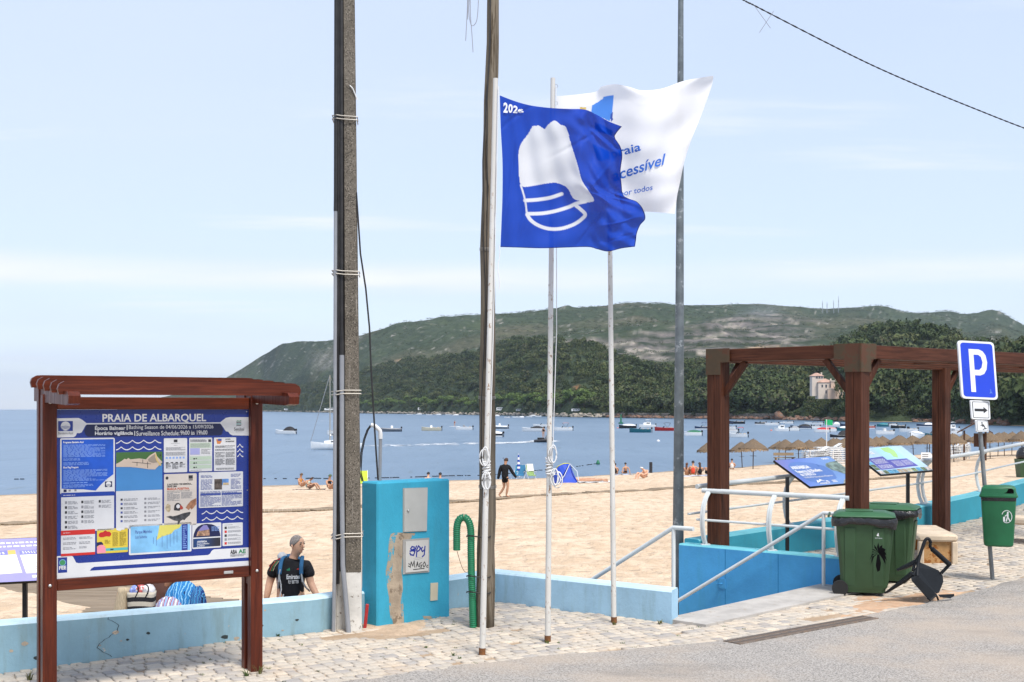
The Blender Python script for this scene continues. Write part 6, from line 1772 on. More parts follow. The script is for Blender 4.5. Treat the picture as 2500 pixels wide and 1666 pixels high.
plate2('arrow', fn, [(.17, .44), (.64, .44), (.64, .34), (.86, .51), (.64, .68), (.64, .58), (.17, .58)], .0182, .019, SGK, p2)
fn = sign_fn(e6(2007, 648), e6(2090, 651), e6(2098, 731), e6(2014, 731))
p3 = plate2('wheelchair_plate', fn, rr2(0, 0, 1, 1, .08, .08), 0, .016, SGW, post)
plate2('border', fn, rr2(.06, .06, .94, .94, .05, .05), .0162, .017, SGK, p3); plate2('field', fn, rr2(.09, .09, .91, .91, .03, .03), .0172, .018, SGW, p3)
def stroke2(fn, P, wd, d, m, parent, nm):
 b = MB()
 for (x0, y0), (x1, y1) in zip(P[:-1], P[1:]):
  dx, dy = x1 - x0, y1 - y0; l = math.hypot(dx, dy); nx, ny = -dy / l * wd, dx / l * wd; ex, ey = dx / l * wd * .6, dy / l * wd * .6
  b.add([fn(x0 + nx - ex, y0 + ny - ey, d), fn(x1 + nx + ex, y1 + ny + ey, d), fn(x1 - nx + ex, y1 - ny + ey, d), fn(x0 - nx - ex, y0 - ny - ey, d)], [(0, 1, 2, 3)])
 b.build(nm, m, parent)
plate2('symbol_head', fn, [(.47 + .06 * math.cos(a), .22 + .06 * math.sin(a)) for a in np.linspace(0, 6, 10)], .0185, .019, SGK, p3)
stroke2(fn, [(.47, .30), (.49, .52), (.64, .52), (.72, .74), (.80, .71)], .035, .0192, SGK, p3, 'symbol_body'); stroke2(fn, [(.48, .40), (.62, .40)], .03, .0192, SGK, p3, 'symbol_arm')
stroke2(fn, [(.42 + .20 * math.cos(a) + .06, .62 + .19 * math.sin(a)) for a in np.linspace(-2.3, 1.4 - 6.28 + 6.28, 14)[::1]] , .03, .0192, SGK, p3, 'symbol_wheel')
lb0 = sq(2438, 1333, .20); LB = thing('litter_bin', 'green hooded litter bin strapped to the parking sign post', 'litter bin', Vector((sp.x, sp.y, 0)) + lb0, R(-22))
LBG = M('litter_bin_green', (.012, .115, .045), .42, .10, 4, spec=.4)
def lring(z, wx, wy, c=.05):
 a, b_ = wx / 2, wy / 2
 return [Vector((x, y, z)) for x, y in ((-a + c, -b_), (0, -b_ - .012), (a - c, -b_), (a - .01, -b_ + .02), (a, -b_ + c), (a, b_ - c), (a - c, b_), (-a + c, b_), (-a, b_ - c), (-a, -b_ + c), (-a + .01, -b_ + .02))]
mb = MB(); mb.loft([lring(0, .32, .24), lring(.02, .36, .27), lring(.10, .375, .28), lring(.60, .43, .32)]); mb.build('body', LBG, LB, 30)
mb = MB(); mb.loft([lring(.60, .425, .315), lring(.64, .44, .33), lring(.655, .432, .325)], False); mb.build('liner', LINER, LB, True)
mb = MB(); mb.loft([lring(.648, .47, .36), lring(.668, .475, .365), lring(.672, .46, .35), lring(.70, .45, .34)]); mb.build('rim', LBG, LB, 30)
hood = MB(); hood.loft([lring(.70, .44, .33), lring(.76, .42, .315), lring(.79, .37, .27), lring(.80, .28, .20)]); ho = hood.build('hood', LBG, LB, 30)
mb = MB(); mb.add([(x, -.172 - .0 + (.012 if z > .74 else 0), z) for x, z in ((-.03, .705), (.185, .705), (.185, .745), (.165, .768), (.0, .768), (-.03, .745))], [tuple(range(6))]); mb.build('opening_shade', flat('bin_opening_shade', (.004, .004, .004), .9, 0), ho)  # black sheet on the closed hood paints the shade inside its mouth
def lf(u, v, d=0.0): return Vector((u, -(lerp(.13, .163, v / .6) + d), v))
cx_, cz_ = .10, .40
plate2('emblem_ring', lambda a, z, d=0: lf(a, z, d), [(cx_ + .066 * math.cos(t), cz_ + .085 * math.sin(t)) for t in np.linspace(0, 6.283, 25)[:-1]], .008, .0085, SGW, LB)
plate2('emblem_field', lambda a, z, d=0: lf(a, z, d), [(cx_ + .058 * math.cos(t), cz_ + .076 * math.sin(t)) for t in np.linspace(0, 6.283, 25)[:-1]], .0088, .0093, LBG, LB)
lfn = lambda a, z, d=0: lf(a, z, d + .0)
plate2('emblem_head', lfn, [(cx_ + .012 + .011 * math.cos(t), cz_ + .052 + .012 * math.sin(t)) for t in np.linspace(0, 6, 9)], .0097, .010, SGW, LB)
for P, wd in (([(cx_ + .01, cz_ + .035), (cx_ + .012, cz_ - .005)], .011), ([(cx_ + .014, cz_ - .005), (cx_ + .04, cz_ - .06)], .007), ([(cx_ + .008, cz_ - .005), (cx_ - .006, cz_ - .06)], .007), ([(cx_ + .006, cz_ + .03), (cx_ - .022, cz_ + .005)], .005), ([(cx_ - .032, cz_ - .055), (cx_ - .032, cz_ - .01)], .012)):
 stroke2(lfn, P, wd, .0105, SGW, LB, 'emblem_figure')
mb = MB(); mb.box((-.02, .19, .35), (.07, .06, .30)); mb.build('bracket', STEEL, LB)
# drain grate in the road edge
GRM = M('cast_iron_grate', (.20, .165, .14), .7, .3, 12, .3, 60, metal=.3, wear=(.24, .17, .12), wthr=.52, wscale=10)
ga, gb = gp(1766, 1568), gp(2106, 1506); gd = (gb - ga).normalized(); gn = Vector((gd.y, -gd.x, 0)); gl_ = (gb - ga).length
grate = thing('drain_grate', 'long rusty drain grating set into the road edge', 'drain grate', (ga.x, ga.y, .012), math.atan2(gd.y, gd.x))
mb = MB()
for y in (0, -.095, -.105, -.20): mb.box((gl_ / 2, y - .005, -.002), (gl_, .012, .012))
fr = mb.build('frame', GRM, grate); fr['kind'] = 'stuff'
mb = MB(); mb.box((gl_ / 2, -.10, -.008), (gl_, .19, .006)); mb.build('channel', M('drain_silt', (.14, .11, .085), .95, .3, 8), grate)
nb = 62
for i in range(nb):
 for y in (-.05, -.155):
  mb = MB() if (i == 0) else mb
  if i == 0 and y == -.05:
   mb.box((0, 0, -.003), (.022, .085, .010)); bar_me = mb.mesh('bar', GRM)
  o = link('bar', bar_me, grate); o.location = ((i + .5) * gl_ / nb, y, .001)
# weeds
WEED = M('dry_weed', (.13, .13, .04), .9, .3, 20); WEEDG = M('green_weed', (.06, .11, .02), .9, .3, 20)
def weed(loc, h, n, m, seed, label):
 r = random.Random(seed); mb = MB()
 for i in range(n):
  a = r.uniform(0, 6.28); l = h * r.uniform(.5, 1.1); b_ = r.uniform(.2, .9) * l; s_ = r.uniform(.002, .005)
  d = Vector((math.cos(a), math.sin(a), 0)); sd_ = Vector((-d.y, d.x, 0)) * s_; p0 = d * r.uniform(0, .02)
  p1 = p0 + d * b_ * .4 + Vector((0, 0, l * .6)); p2 = p0 + d * b_ + Vector((0, 0, l * r.uniform(.5, 1)))
  mb.add([p0 - sd_, p0 + sd_, p1 + sd_ * .8, p1 - sd_ * .8, p2], [(0, 1, 2, 3), (3, 2, 4)])
 o = mb.build('weed_tuft', m); o.location = loc
 return tag(o, label, 'weed', 'weeds in the paving joints')
for i, (px_, py_, h, n, m_, lab) in enumerate(((72, 1638, .10, 26, WEED, 'dry grass tuft at the foot of the wall beside the left board post'), (632, 1648, .12, 22, WEED, 'dry stalks at the foot of the right board post'), (602, 1652, .07, 30, WEEDG, 'green tuft left of the right board post'), (1500, 1527, .06, 22, WEED, 'dry tuft round the foot of the bare flagpole'), (1336, 1572, .05, 16, WEEDG, 'small green tuft at the middle flagpole foot'), (1612, 1525, .06, 26, WEED, 'brown tuft at the low wall corner beside the stairs'), (1107, 1603, .05, 14, WEEDG, 'dark weed sprig left of the rusty flagpole foot'), (1123, 1610, .035, 20, WEEDG, 'flat green weed near the road edge'), (820, 1536, .05, 18, WEED, 'dry tuft at the utility pole foot'), (680, 1553, .03, 24, WEEDG, 'low green tuft in the setts below the wall'), (1040, 1582, .03, 22, WEEDG, 'low tuft in the setts below the cabinet'))):
 g = gp(px_, py_, 0); weed((g.x, g.y, gz(g.x, g.y)), h, n, m_, i, lab)
rv = random.Random(12); mb = MB()
for i in range(150):
 s = rv.choice(stones); c = s[0]
 if c.y > 14 or c.x > 3: continue
 for k in range(7):
  a = rv.uniform(0, 6.28); p = c + E1 * (s[1] / 2) + Vector((rv.uniform(-.03, .03), rv.uniform(-.012, .012), gz(c.x, c.y) + .002)); l = rv.uniform(.01, .03)
  d = Vector((math.cos(a), math.sin(a), 1.2)).normalized() * l
  mb.add([p + Vector((-.003, 0, 0)), p + Vector((.003, 0, 0)), p + d], [(0, 1, 2)])
tag(mb.build('joint_moss', WEEDG), 'specks of moss and grass between the paving stones', 'moss', kind='stuff')
for (px_, py_, ang) in ((1208, 1473, .3), (2048, 1496, 1.2), (1968, 1515, 2.0), (2004, 1524, .5)):
 pass
# timber deck on the sand at the left, with bags and towels
DECK = wood('grey_deck_plank', (.30, .235, .165), (.16, .12, .085), 2.4, .8, 0, .4)
DECKN = wood('new_deck_plank', (.46, .33, .16), (.36, .25, .12), 2.4, .75, 0, .3)
dk = tag(thing('timber_deck', 'weathered timber deck laid on the sand behind the low wall', 'deck', (-6.0, 16.5, -.70), R(3)), None)
rk = random.Random(8)
dk.location = (0, 0, -.70); dk.rotation_euler = (0, 0, 0)
for i in range(70):
 y = 12.9 + i * .155
 x1 = -4.47 - 1.367 * (y - 19.6) if y > 19.6 else -4.4 + (19.6 - y) * .35
 x1 += rk.uniform(-.07, .07); x0 = -14.5 + rk.uniform(-.2, .2)
 mb = MB(); mb.box(((x0 + x1) / 2, y + (x0 + x1) * -.0, rk.uniform(-.006, .006)), (x1 - x0, .140, .035), None, .006)
 mb.build('plank', DECKN if i in (16, 17) else DECK, dk)
V = []; nn = 50; ny = 22
for i in range(nn):
 for j in range(ny):
  a, b_ = i / (nn - 1), j / (ny - 1)
  x = lerp(-14, -6.3, a); e0 = 21.2 - (x + 8.8) * .93 + .25 * (float(vnoise(x * 2.3, 2., 5)) - .5); y = lerp(e0, lerp(12.4, 17.7, max(0, (x + 7.6) / 1.3)), b_) + .10 * (float(vnoise(a * 22, b_ * 4, 5)) - .5)
  V.append((x, y, -.685 + .09 * math.sin(math.pi * min(1, b_ * 1.1 + .02)) * min(1, (1 - a) * 5) - .02 * (1 if j == 0 else 0) - (.05 if i == nn - 1 else 0)))
tag(link('sand_over_deck', np_mesh('sand_over_deck', V, grid_faces(nn, ny), SAND, True)), kind='structure')
# purple information lectern at the far left
TLp, TRp = at(-150, 1322, 15.2), at(168, 1309, 15.6); BLp, BRp = at(-135, 1430, 14.75), at(205, 1412, 15.15)
ft = ((BLp.x + BRp.x) / 2, 15.25, -.70)
VIO = flat('violet_print', (.29, .27, .56), .35)
t, sheet, words, lines = lectern('tilted violet and white information panel standing on the deck at the left edge', TLp, BLp, TRp - TLp, None, ft)
sheet('print', [(.003, .01), (.997, .01), (.997, .99), (.003, .99)], VIO, 1)
for (a0, a1) in ((.03, .26), (.29, .565), (.595, .90)):
 sheet('white_box', [(a0, .40), (a1, .38), (a1 + .02, .80), (a0 + .02, .82)], WHITE_P, 2); sheet('box_head', [(a0, .30), (a1 - .06, .28), (a1 - .06, .38), (a0, .40)], flat('violet_head', (.20, .20, .50), .35), 2); sheet('box_tag', [(a1 - .06, .28), (a1, .275), (a1, .375), (a1 - .06, .38)], flat('amber_print', (.62, .42, .12), .35), 2)
 lines('head_lines', [(a0 + .02, a1 - .08, .31, .37, 2)], WHITE_P, 3, 4); lines('text_lines', [(a0 + .03, a1 - .02, .45, .78, 8)], flat('faint_ink', (.55, .55, .62), .4), 3, 5)
lines('heading_lines', [(.35, .78, .08, .14, 1), (.33, .80, .16, .22, 1)], WHITE_P, 2, 3)
sheet('logo', [(.655, .87), (.69, .868), (.69, .92), (.655, .922)], WHITE_P, 2); sheet('logo', [(.78, .845), (.835, .842), (.835, .92), (.78, .923)], WHITE_P, 2)
lines('foot_lines', [(.70, .77, .87, .92, 2)], WHITE_P, 2, 8)
# bags and towels
TOTEW = M('canvas_cream', (.52, .47, .38), .9, .08, 20, .3, 200); TOTEB = M('canvas_black', (.015, .015, .017), .85, .2, 20, .3, 200)
def soft(name, rings, mats, parent, idx=None):
 mb = MB(); n = len(rings[0])
 for r_ in rings: mb.v += [Vector(p) for p in r_]
 for i in range(len(rings) - 1):
  for k in range(n):
   k2 = (k + 1) % n; mb.f.append([i * n + k, i * n + k2, (i + 1) * n + k2, (i + 1) * n + k]); mb.m.append(idx[i] if idx else 0)
 mb.f.append(list(range(n))[::-1]); mb.m.append(0); mb.f.append([(len(rings) - 1) * n + k for k in range(n)]); mb.m.append(0)
 return mb.build(name, mats, parent, True)
YB = 13.35
def bag_frame(px_, label, name, cat):
 b_ = at(px_, 1500, YB); return thing(name, label, cat, (b_.x, b_.y, 0))
tb = bag_frame(346, 'cream and black striped beach tote standing on the deck edge', 'tote_bag', 'bag')
tz = at(346, 1488, YB).z; scl = YB / FPX
rings = []; idx = []
for i in range(11):
 a = i / 10; z = lerp(1500, 1445, a); w_ = lerp(31, 33.5, a) * scl * 1.02
 zz = CAMH - (z - HY) * YB / FPX
 rings.append([Vector((w_ * math.copysign(abs(math.cos(t)) ** .6, math.cos(t)), .10 * math.copysign(abs(math.sin(t)) ** .7, math.sin(t)), zz + .006 * math.sin(3 * t))) for t in np.linspace(0, 6.283, 29)[:-1]])
 idx.append(1 if i in (2, 3, 6, 7) else 0)
idx = [0, 0, 1, 1, 0, 0, 1, 1, 0, 0, 0]
soft('body', rings, [TOTEW, TOTEB], tb, idx)
for dx in (-.055, .055):
 mb = MB(); c0 = at(346, 1450, YB).z
 mb.tube([Vector((dx + .05 * math.sin(a) * (1 if dx > 0 else 1), -.105 + .01 * math.cos(a), c0 - .05 + .17 * math.sin(a * .5 + .0) ** 1)) for a in np.linspace(.0, 3.14, 12)], .007, 6); mb.build('strap', TOTEB, tb)
mb = MB(); z0 = at(346, 1447, YB).z
for k, (dx, col) in enumerate(((-.05, (.22, .28, .62)), (.06, (.62, .60, .62)), (.0, (.45, .10, .10)))):
 b_ = MB(); b_.lathe([(.0, .08), (.06, .06), (.085, .02), (.08, -.05)], 12); o = b_.build('rolled_towel', M('towel_%d' % k, col, .95, .35, 25, .5, 120, wear=(.7, .68, .66), wthr=.55, wscale=18), tb, True); o.location = (dx, .01, z0 + .01 + .008 * k)
sb = bag_frame(298, 'floppy straw-coloured beach bag leaning left of the striped tote', 'straw_bag', 'bag')
rings = []
for i in range(9):
 a = i / 8; z = CAMH - (lerp(1500, 1437, a) - HY) * YB / FPX; w_ = lerp(17, 13, a) * scl; xo = lerp(-.02, .02, a)
 rings.append([Vector((xo + w_ * 1.2 * math.cos(t), .04 + .09 * math.sin(t), z + .01 * math.sin(4 * t))) for t in np.linspace(0, 6.283, 21)[:-1]])
soft('body', rings, [M('straw_weave', (.50, .40, .27), .9, .2, 30, .6, 150, wear=(.55, .30, .18), wthr=.58, wscale=6, stretch=(3, 3, .6))], sb)
tw = bag_frame(440, 'heap of blue patterned beach towels beside the striped tote', 'towel_pile', 'towels')
def m_pattern(name, cols, scale, dist):
 m, t_, b_ = mat_nodes(name); v_ = ncoord(t_); wv_ = t_.nodes.new('ShaderNodeTexWave'); wv_.inputs['Scale'].default_value = scale; wv_.inputs['Distortion'].default_value = dist; wv_.inputs['Detail'].default_value = 2
 t_.links.new(v_, wv_.inputs['Vector']); cr = t_.nodes.new('ShaderNodeValToRGB'); cr.color_ramp.interpolation = 'CONSTANT'; e_ = cr.color_ramp
 e_.elements[0].color = (*cols[0], 1); e_.elements[1].position = .85; e_.elements[1].color = (*cols[-1], 1)
 for i, c in enumerate(cols[1:-1]): k = e_.elements.new((i + 1) / (len(cols)) * .95); k.color = (*c, 1)
 t_.links.new(wv_.outputs['Fac'], cr.inputs[0]); t_.links.new(cr.outputs[0], b_.inputs['Base Color']); b_.inputs['Roughness'].default_value = .95; b_.inputs['Specular IOR Level'].default_value = .05
 return m
def heap(name, cx_, top_px, w_px, m, yoff, seed, parent, folds=7):
 r = np.random.RandomState(seed); rings = []; zb_ = .05
 zt_ = CAMH - (top_px - HY) * YB / FPX
 ph = r.rand(4) * 6
 for i in range(12):
  a = i / 11; z = lerp(zb_, zt_, a); w_ = w_px * scl * math.sqrt(max(.02, 1 - (a * .98) ** 2.6))
  ring = []
  for t in np.linspace(0, 6.283, 49)[:-1]:
   k = 1 + .07 * math.sin(folds * t + ph[0] + 3 * a) + .05 * math.sin(13 * t + ph[1] - 4 * a)
   ring.append(Vector((cx_ + w_ * k * math.cos(t), yoff + .20 * k * (w_ / (w_px * scl)) * math.sin(t), z + .012 * math.sin(9 * t + ph[2]))))
  rings.append(ring)
 return soft(name, rings, [m], parent)
heap('towel', .02, 1421, 47, m_pattern('blue_paisley_towel', [(.03, .20, .48), (.012, .02, .10), (.10, .38, .66), (.02, .10, .34), (.25, .52, .75)], 9, 9), .05, 3, tw, 6)
heap('towel', -.08, 1455, 44, m_pattern('striped_towel', [(.60, .60, .64), (.02, .025, .12), (.60, .60, .64), (.28, .015, .03), (.26, .38, .66)], 4.5, .6), -.09, 5, tw, 4)
heap('towel', .20, 1432, 19, m_pattern('navy_print_towel', [(.02, .05, .20), (.12, .36, .62), (.015, .02, .08), (.06, .25, .50)], 10, 4), -.03, 8, tw, 8)
# far shore details
rg = np.random.RandomState(23)
def boulder(rng_, n=1):
 V = []; F = []
 for i in range(5):
  th = math.pi * (i + .5) / 5
  for k in range(7):
   a = 2 * math.pi * k / 7 + i * .3; r = .8 + .4 * rng_.rand()
   V.append((r * math.sin(th) * math.cos(a), r * math.sin(th) * math.sin(a), r * math.cos(th) * .75))
 for i in range(4):
  for k in range(7):
   k2 = (k + 1) % 7; F.append((i * 7 + k, i * 7 + k2, (i + 1) * 7 + k2, (i + 1) * 7 + k))
 F.append((0, 2, 4, 6)); F.append((28, 30, 32, 34))
 return np.array(V), np.array(F)
BP = [boulder(rg) for _ in range(6)]
def rocks(name, label, q0, q1, n, d0, d1, s0, s1, z0, z1, mat):
 VV_, FF_, off = [], [], 0
 for i in range(n):
  q = q0 + (q1 - q0) * rg.rand(); Yd = float(tabi(q, SHORE)) + d0 + (d1 - d0) * rg.rand(); s = s0 + (s1 - s0) * rg.rand() ** 1.6
  pv, pf = BP[rg.randint(6)]; a = rg.rand() * 6.28
  x = (q - CX) / FPX * Yd; t = (Yd - float(tabi(q, SHORE)) - d0) / (d1 - d0 + 1e-6)
  p = np.stack([pv[:, 0] * math.cos(a) - pv[:, 1] * math.sin(a), pv[:, 0] * math.sin(a) + pv[:, 1] * math.cos(a), pv[:, 2] * .8], 1) * s
  VV_.append(p + np.array([x, Yd, lerp(z0, z1, t) + rg.rand() * .3])); FF_.append(pf + off); off += len(pv)
 return tag(link(name, np_mesh(name, np.concatenate(VV_), np.concatenate(FF_), mat)), label, 'rocks', kind='stuff')
RKL = M('breakwater_rock', (.34, .30, .25), .95, .3, .4, .5, 3, wear=(.20, .17, .14), wthr=.55, wscale=.8, bdist=.3)
RKR = M('red_shore_rock', (.24, .13, .085), .95, .35, .3, .6, 2, wear=(.16, .13, .11), wthr=.5, wscale=.6, bdist=.4)
rocks('breakwater', 'pale stone breakwater along the far shore', 640, 1480, 900, -5, 2, .5, 1.6, -2.7, -.9, RKL)
rocks('shore_rocks', 'dark boulders at the foot of the far wooded slope', 1480, 2110, 420, -4, 3, .5, 1.8, -2.7, -1.6, RKR)
rocks('shore_rocks', 'boulders at the edge of the far small beach', 2230, 2460, 110, -2, 6, .5, 1.7, -2.6, -1.5, RKR)
mb = MB()
P = []
for q in range(1470, 1900, 10):
 Yd = float(tabi(q, SHORE)) + 1.5; P.append(Vector(((q - CX) / FPX * Yd, Yd, 0)))
o = wall_mesh(P, .9, [.1] * len(P), [-3.2] * len(P), ch=.08).build('sea_wall', [M('sea_wall_stone', (.22, .19, .16), .95, .3, .5, .5, 3, wear=(.13, .11, .09), wthr=.5, wscale=.7), M('sea_wall_top', (.36, .32, .27), .9, .2, .5)])
tag(o, 'long dark grey stone sea wall across the bay', 'wall')
pv, pf = BP[2]; Yr = 572.; xr = (1902 - CX) / FPX * Yr
o = link('red_rock', np_mesh('red_rock', pv * np.array([2.4, 2.4, 3.6]), pf, RKR)); o.location = (xr, Yr, -1.2); tag(o, 'tall reddish rock standing at the end of the far sea wall', 'rock')
for (q0, q1, dd, lab) in ((2112, 2320, 14, 'cove'), (2405, 2640, 16, 'cove')):
 V = []
 for i in range(24):
  q = lerp(q0, q1, i / 23); ys = float(tabi(q, SHORE)); e_ = math.sin(math.pi * i / 23) ** .5
  for j in range(5):
   Yd = ys - 6 + (dd * e_ + 6) * j / 4 + 3; x = (q - CX) / FPX * Yd
   V.append((x, Yd, -2.75 + 1.6 * j / 4 * e_ + .15))
 tag(link('far_beach', np_mesh('far_beach', V, grid_faces(24, 5), SAND, True)), kind='structure')
VAN = flat('van_white', (.72, .72, .72), .4); VGL = flat('van_glass', (.03, .035, .04), .2)
for i, (q, w_, h_, lab) in enumerate(((702, 12, 3.0, 'white caravan at the far left end of the breakwater'), (812, 22, 3.2, 'long pale shed behind the breakwater, left of the utility pole'), (1029, 7, 2.8, 'white van behind the breakwater, right of the dark cable'), (1222, 6.5, 2.7, 'white van beside the shore trees, right of the leaning flagpole'), (1268, 5, 1.9, 'white parked car in front of the shore trees'), (1408, 6.5, 1.8, 'white parked car near the end of the breakwater'))):
 Yd = float(tabi(q, SHORE)) + 6; x = (q - CX) / FPX * Yd; z = float(terr(np.array([q]), np.array([Yd]))[0])
 cl_ = q == 1268 or q == 1408
 t = thing('parked_van' if i != 1 else 'shed', lab, 'van' if i != 1 else 'shed', (x, Yd, z))
 mb = MB();
 if i == 1: mb.prism([(-w_ / 2, 0), (w_ / 2, 0), (w_ / 2, h_ * .8), (0, h_), (-w_ / 2, h_ * .8)], -2, 2, lambda a, b, e_: Vector((a, e_, b)))
 else: mb.prism([(-w_ / 2, .3), (w_ / 2, .3), (w_ / 2, h_ * .5), (w_ * .32, h_ * .95), (w_ * .28, h_), (-w_ * .45, h_), (-w_ / 2, h_ * .9)], -1, 1, lambda a, b, e_: Vector((a, e_, b)))
 mb.build('body', VAN, t)
 for k in range(3):
  mb = MB(); mb.box((-w_ * .3 + k * w_ * .25, -1.02 if i != 1 else -2.02, h_ * .68), (w_ * .17, .05, h_ * .22)); mb.build('window', VGL, t)
 if i != 1:
  for k in (-1, 1): mb = MB(); mb.lathe([(.35, -1.02), (.35, -.8)], 10); o = mb.build('wheel', RUBBER, t); o.matrix_local = Matrix.Translation((k * w_ * .3, 0, .35)) @ Matrix.Rotation(R(-90), 4, 'X')
# villa on the wooded slope
_ys = np.linspace(470, 700, 231)
VY = min(float(_ys[np.argmax((terr(np.full(231, q_), _ys) - CAMH) / _ys * FPX > 22)]) for q_ in (1990., 2022., 2060.)) + 3; PK = FPX / VY
VC = M('villa_pink', (.56, .42, .33), .9, .08, .3); VCW = M('villa_white', (.60, .51, .43), .9, .06, .3); VR = M('villa_roof', (.42, .27, .21), .9, .2, .6); VW = flat('villa_window', (.06, .07, .09), .25)
vx = (2022 - CX) / PK; vz = CAMH - (972 - HY) / PK
vil = thing('villa', 'pink hillside villa with a white tower above the trees', 'house', (vx, VY, vz))
def e6m(x, y): px, py = e6(x, y); return ((px - CX) / PK - vx, CAMH - (py - HY) / PK - vz)
def block(name, x0, y0, x1, y1, d0, d1, m):
 (a, b), (c, d_) = e6m(x0, y0), e6m(x1, y1); mb = MB(); mb.box(((a + c) / 2, (d0 + d1) / 2, (b + d_) / 2), (abs(c - a), d1 - d0, abs(b - d_))); return mb.build(name, m, vil)
def wins(par, lst, d):
 for (x0, y0, x1, y1) in lst:
  (a, b), (c, d_) = e6m(x0, y0), e6m(x1, y1); mb = MB(); mb.box(((a + c) / 2, d, (b + d_) / 2), (abs(c - a) * 1.35, .10, abs(b - d_) * 1.2)); f = mb.build('window_frame', VCW, par)
  mb = MB(); mb.box(((a + c) / 2, d - .07, (b + d_) / 2), (abs(c - a), .06, abs(b - d_))); mb.build('pane', VW, f)
def hip(name, x0, y0, x1, y1, d0, d1, m, over=.3):
 (a, b), (c, d_) = e6m(x0, y0), e6m(x1, y1); mb = MB(); ov = over; dm = (d0 + d1) / 2
 mb.add([(a - ov, d0 - ov, d_), (c + ov, d0 - ov, d_), (c + ov, d1 + ov, d_), (a - ov, d1 + ov, d_), (lerp(a, c, .4), dm, b), (lerp(a, c, .6), dm, b)], [(0, 1, 5, 4), (1, 2, 5), (2, 3, 4, 5), (3, 0, 4), (3, 2, 1, 0)]); return mb.build(name, m, vil)
tw_ = block('tower', 868, 340, 948, 480, 0, 4, VCW); wins(tw_, [(895, 342, 908, 356), (914, 342, 926, 356), (932, 342, 943, 356)], -.02); hip('tower_roof', 864, 317, 950, 340, 0, 4, VR)
mid = block('wing', 906, 385, 1010, 500, -1.5, 4, VCW); wins(mid, [(928, 400, 938, 418), (955, 400, 966, 420), (985, 400, 996, 420), (955, 440, 966, 462)], -1.52); hip('wing_roof', 906, 357, 1010, 385, -1.5, 4, VR)
mn = block('main_block', 990, 378, 1072, 490, -2.5, 4.5, VC); wins(mn, [(1030, 398, 1042, 418), (1030, 436, 1042, 458), (1054, 398, 1064, 418)], -2.52); block('cornice', 988, 372, 1074, 380, -2.7, 4.7, VCW)
tr = block('terrace', 960, 432, 1105, 500, -4.5, -2.6, VC); wins(tr, [(1050, 445, 1060, 470), (1072, 445, 1080, 470), (1092, 450, 1100, 475)], -4.52); block('balustrade', 958, 428, 1107, 434, -4.6, -4.3, VCW)
for (x0, y0) in ((935, 314), (1000, 358), (1036, 355), (1062, 362)): block('chimney', x0, y0, x0 + 8, y0 + 24, 1, 1.8, VCW)
pv, pf = crown_tris(260, rg, 1)
cyp = thing('cypress_tree', 'dark slender cypress standing in front of the pink villa', 'tree', (vx + e6m(1012, 470)[0], VY - 6.5, vz + e6m(1012, 475)[1]))
o = link('crown', np_mesh('crown', pv * np.array([2.6, 2.6, 9.0]), pf, PINE, False, {'tint': np.repeat(rg.rand(len(pf)) * .15, 3)}), cyp); link('trunk', tree_protos[0][1], cyp).scale = (3, 3, 6)
# small houses on the slope and the masts on the ridge
for (px_, py_, wpx, Yd, lab) in ((1690, 892, 16, 1050, 'small white house among trees above the lamp post'), (1890, 862, 26, 1100, 'white farm buildings below the quarry'), (1830, 878, 20, 1000, 'pale house under the pergola beam')):
 p = at(px_, py_, Yd); w_ = wpx * Yd / FPX; t = thing('hill_house', lab, 'house', p)
 mb = MB(); mb.box((0, 0, 1.0), (w_, 6, 4)); wl = mb.build('wall', VCW, t)
 mb = MB(); mb.prism([(-3.5, 2.9), (3.5, 2.9), (0, 4.6)], -w_ / 2 - .4, w_ / 2 + .4, lambda a, b, e_: Vector((e_, a, b))); mb.build('roof', VR, t)
 for k in range(3): mb = MB(); mb.box((w_ * (k - 1) * .28, -3.02, 1.3), (w_ * .1, .1, 1.3)); mb.build('window', VW, t)
MAST = flat('mast_grey', (.32, .34, .38), .6)
for i, (px_, y0, y1, lab) in enumerate(((2008, 734, 758, 'thin lattice mast on the ridge, leftmost of four'), (2019, 737, 758, 'short lattice mast second from left on the ridge'), (2035, 733, 758, 'lattice mast third from left on the ridge'), (2047, 723, 758, 'tallest lattice mast on the ridge'))):
 Yd = 2480.; b_ = at(px_, y1, Yd); hgt = (y1 - y0) * Yd / FPX; t = thing('radio_mast', lab, 'mast', b_, 0, 'masts on the far ridge')
 mb = MB()
 for (sx_, sy_) in ((-1, -1), (1, -1), (0, 1)): mb.tube([(sx_ * .9, sy_ * .9, -6), (sx_ * .25, sy_ * .25, hgt * .8), (0, 0, hgt)], .22, 4)
 for k in range(8): z = hgt * k / 9; w_ = lerp(.9, .3, k / 9); mb.tube([(-w_, -w_, z), (w_, -w_, z + 1), (0, w_, z + 2), (-w_, -w_, z + 2.4)], .12, 4)
 mb.build('lattice', MAST, t)
 mb = MB(); mb.box((0, -.6, hgt * .62), (1.5, .8, 2.4)); mb.box((0, -.6, hgt * .42), (1.3, .8, 1.6)); tag(mb.build('antennas', MAST, t), kind='stuff')
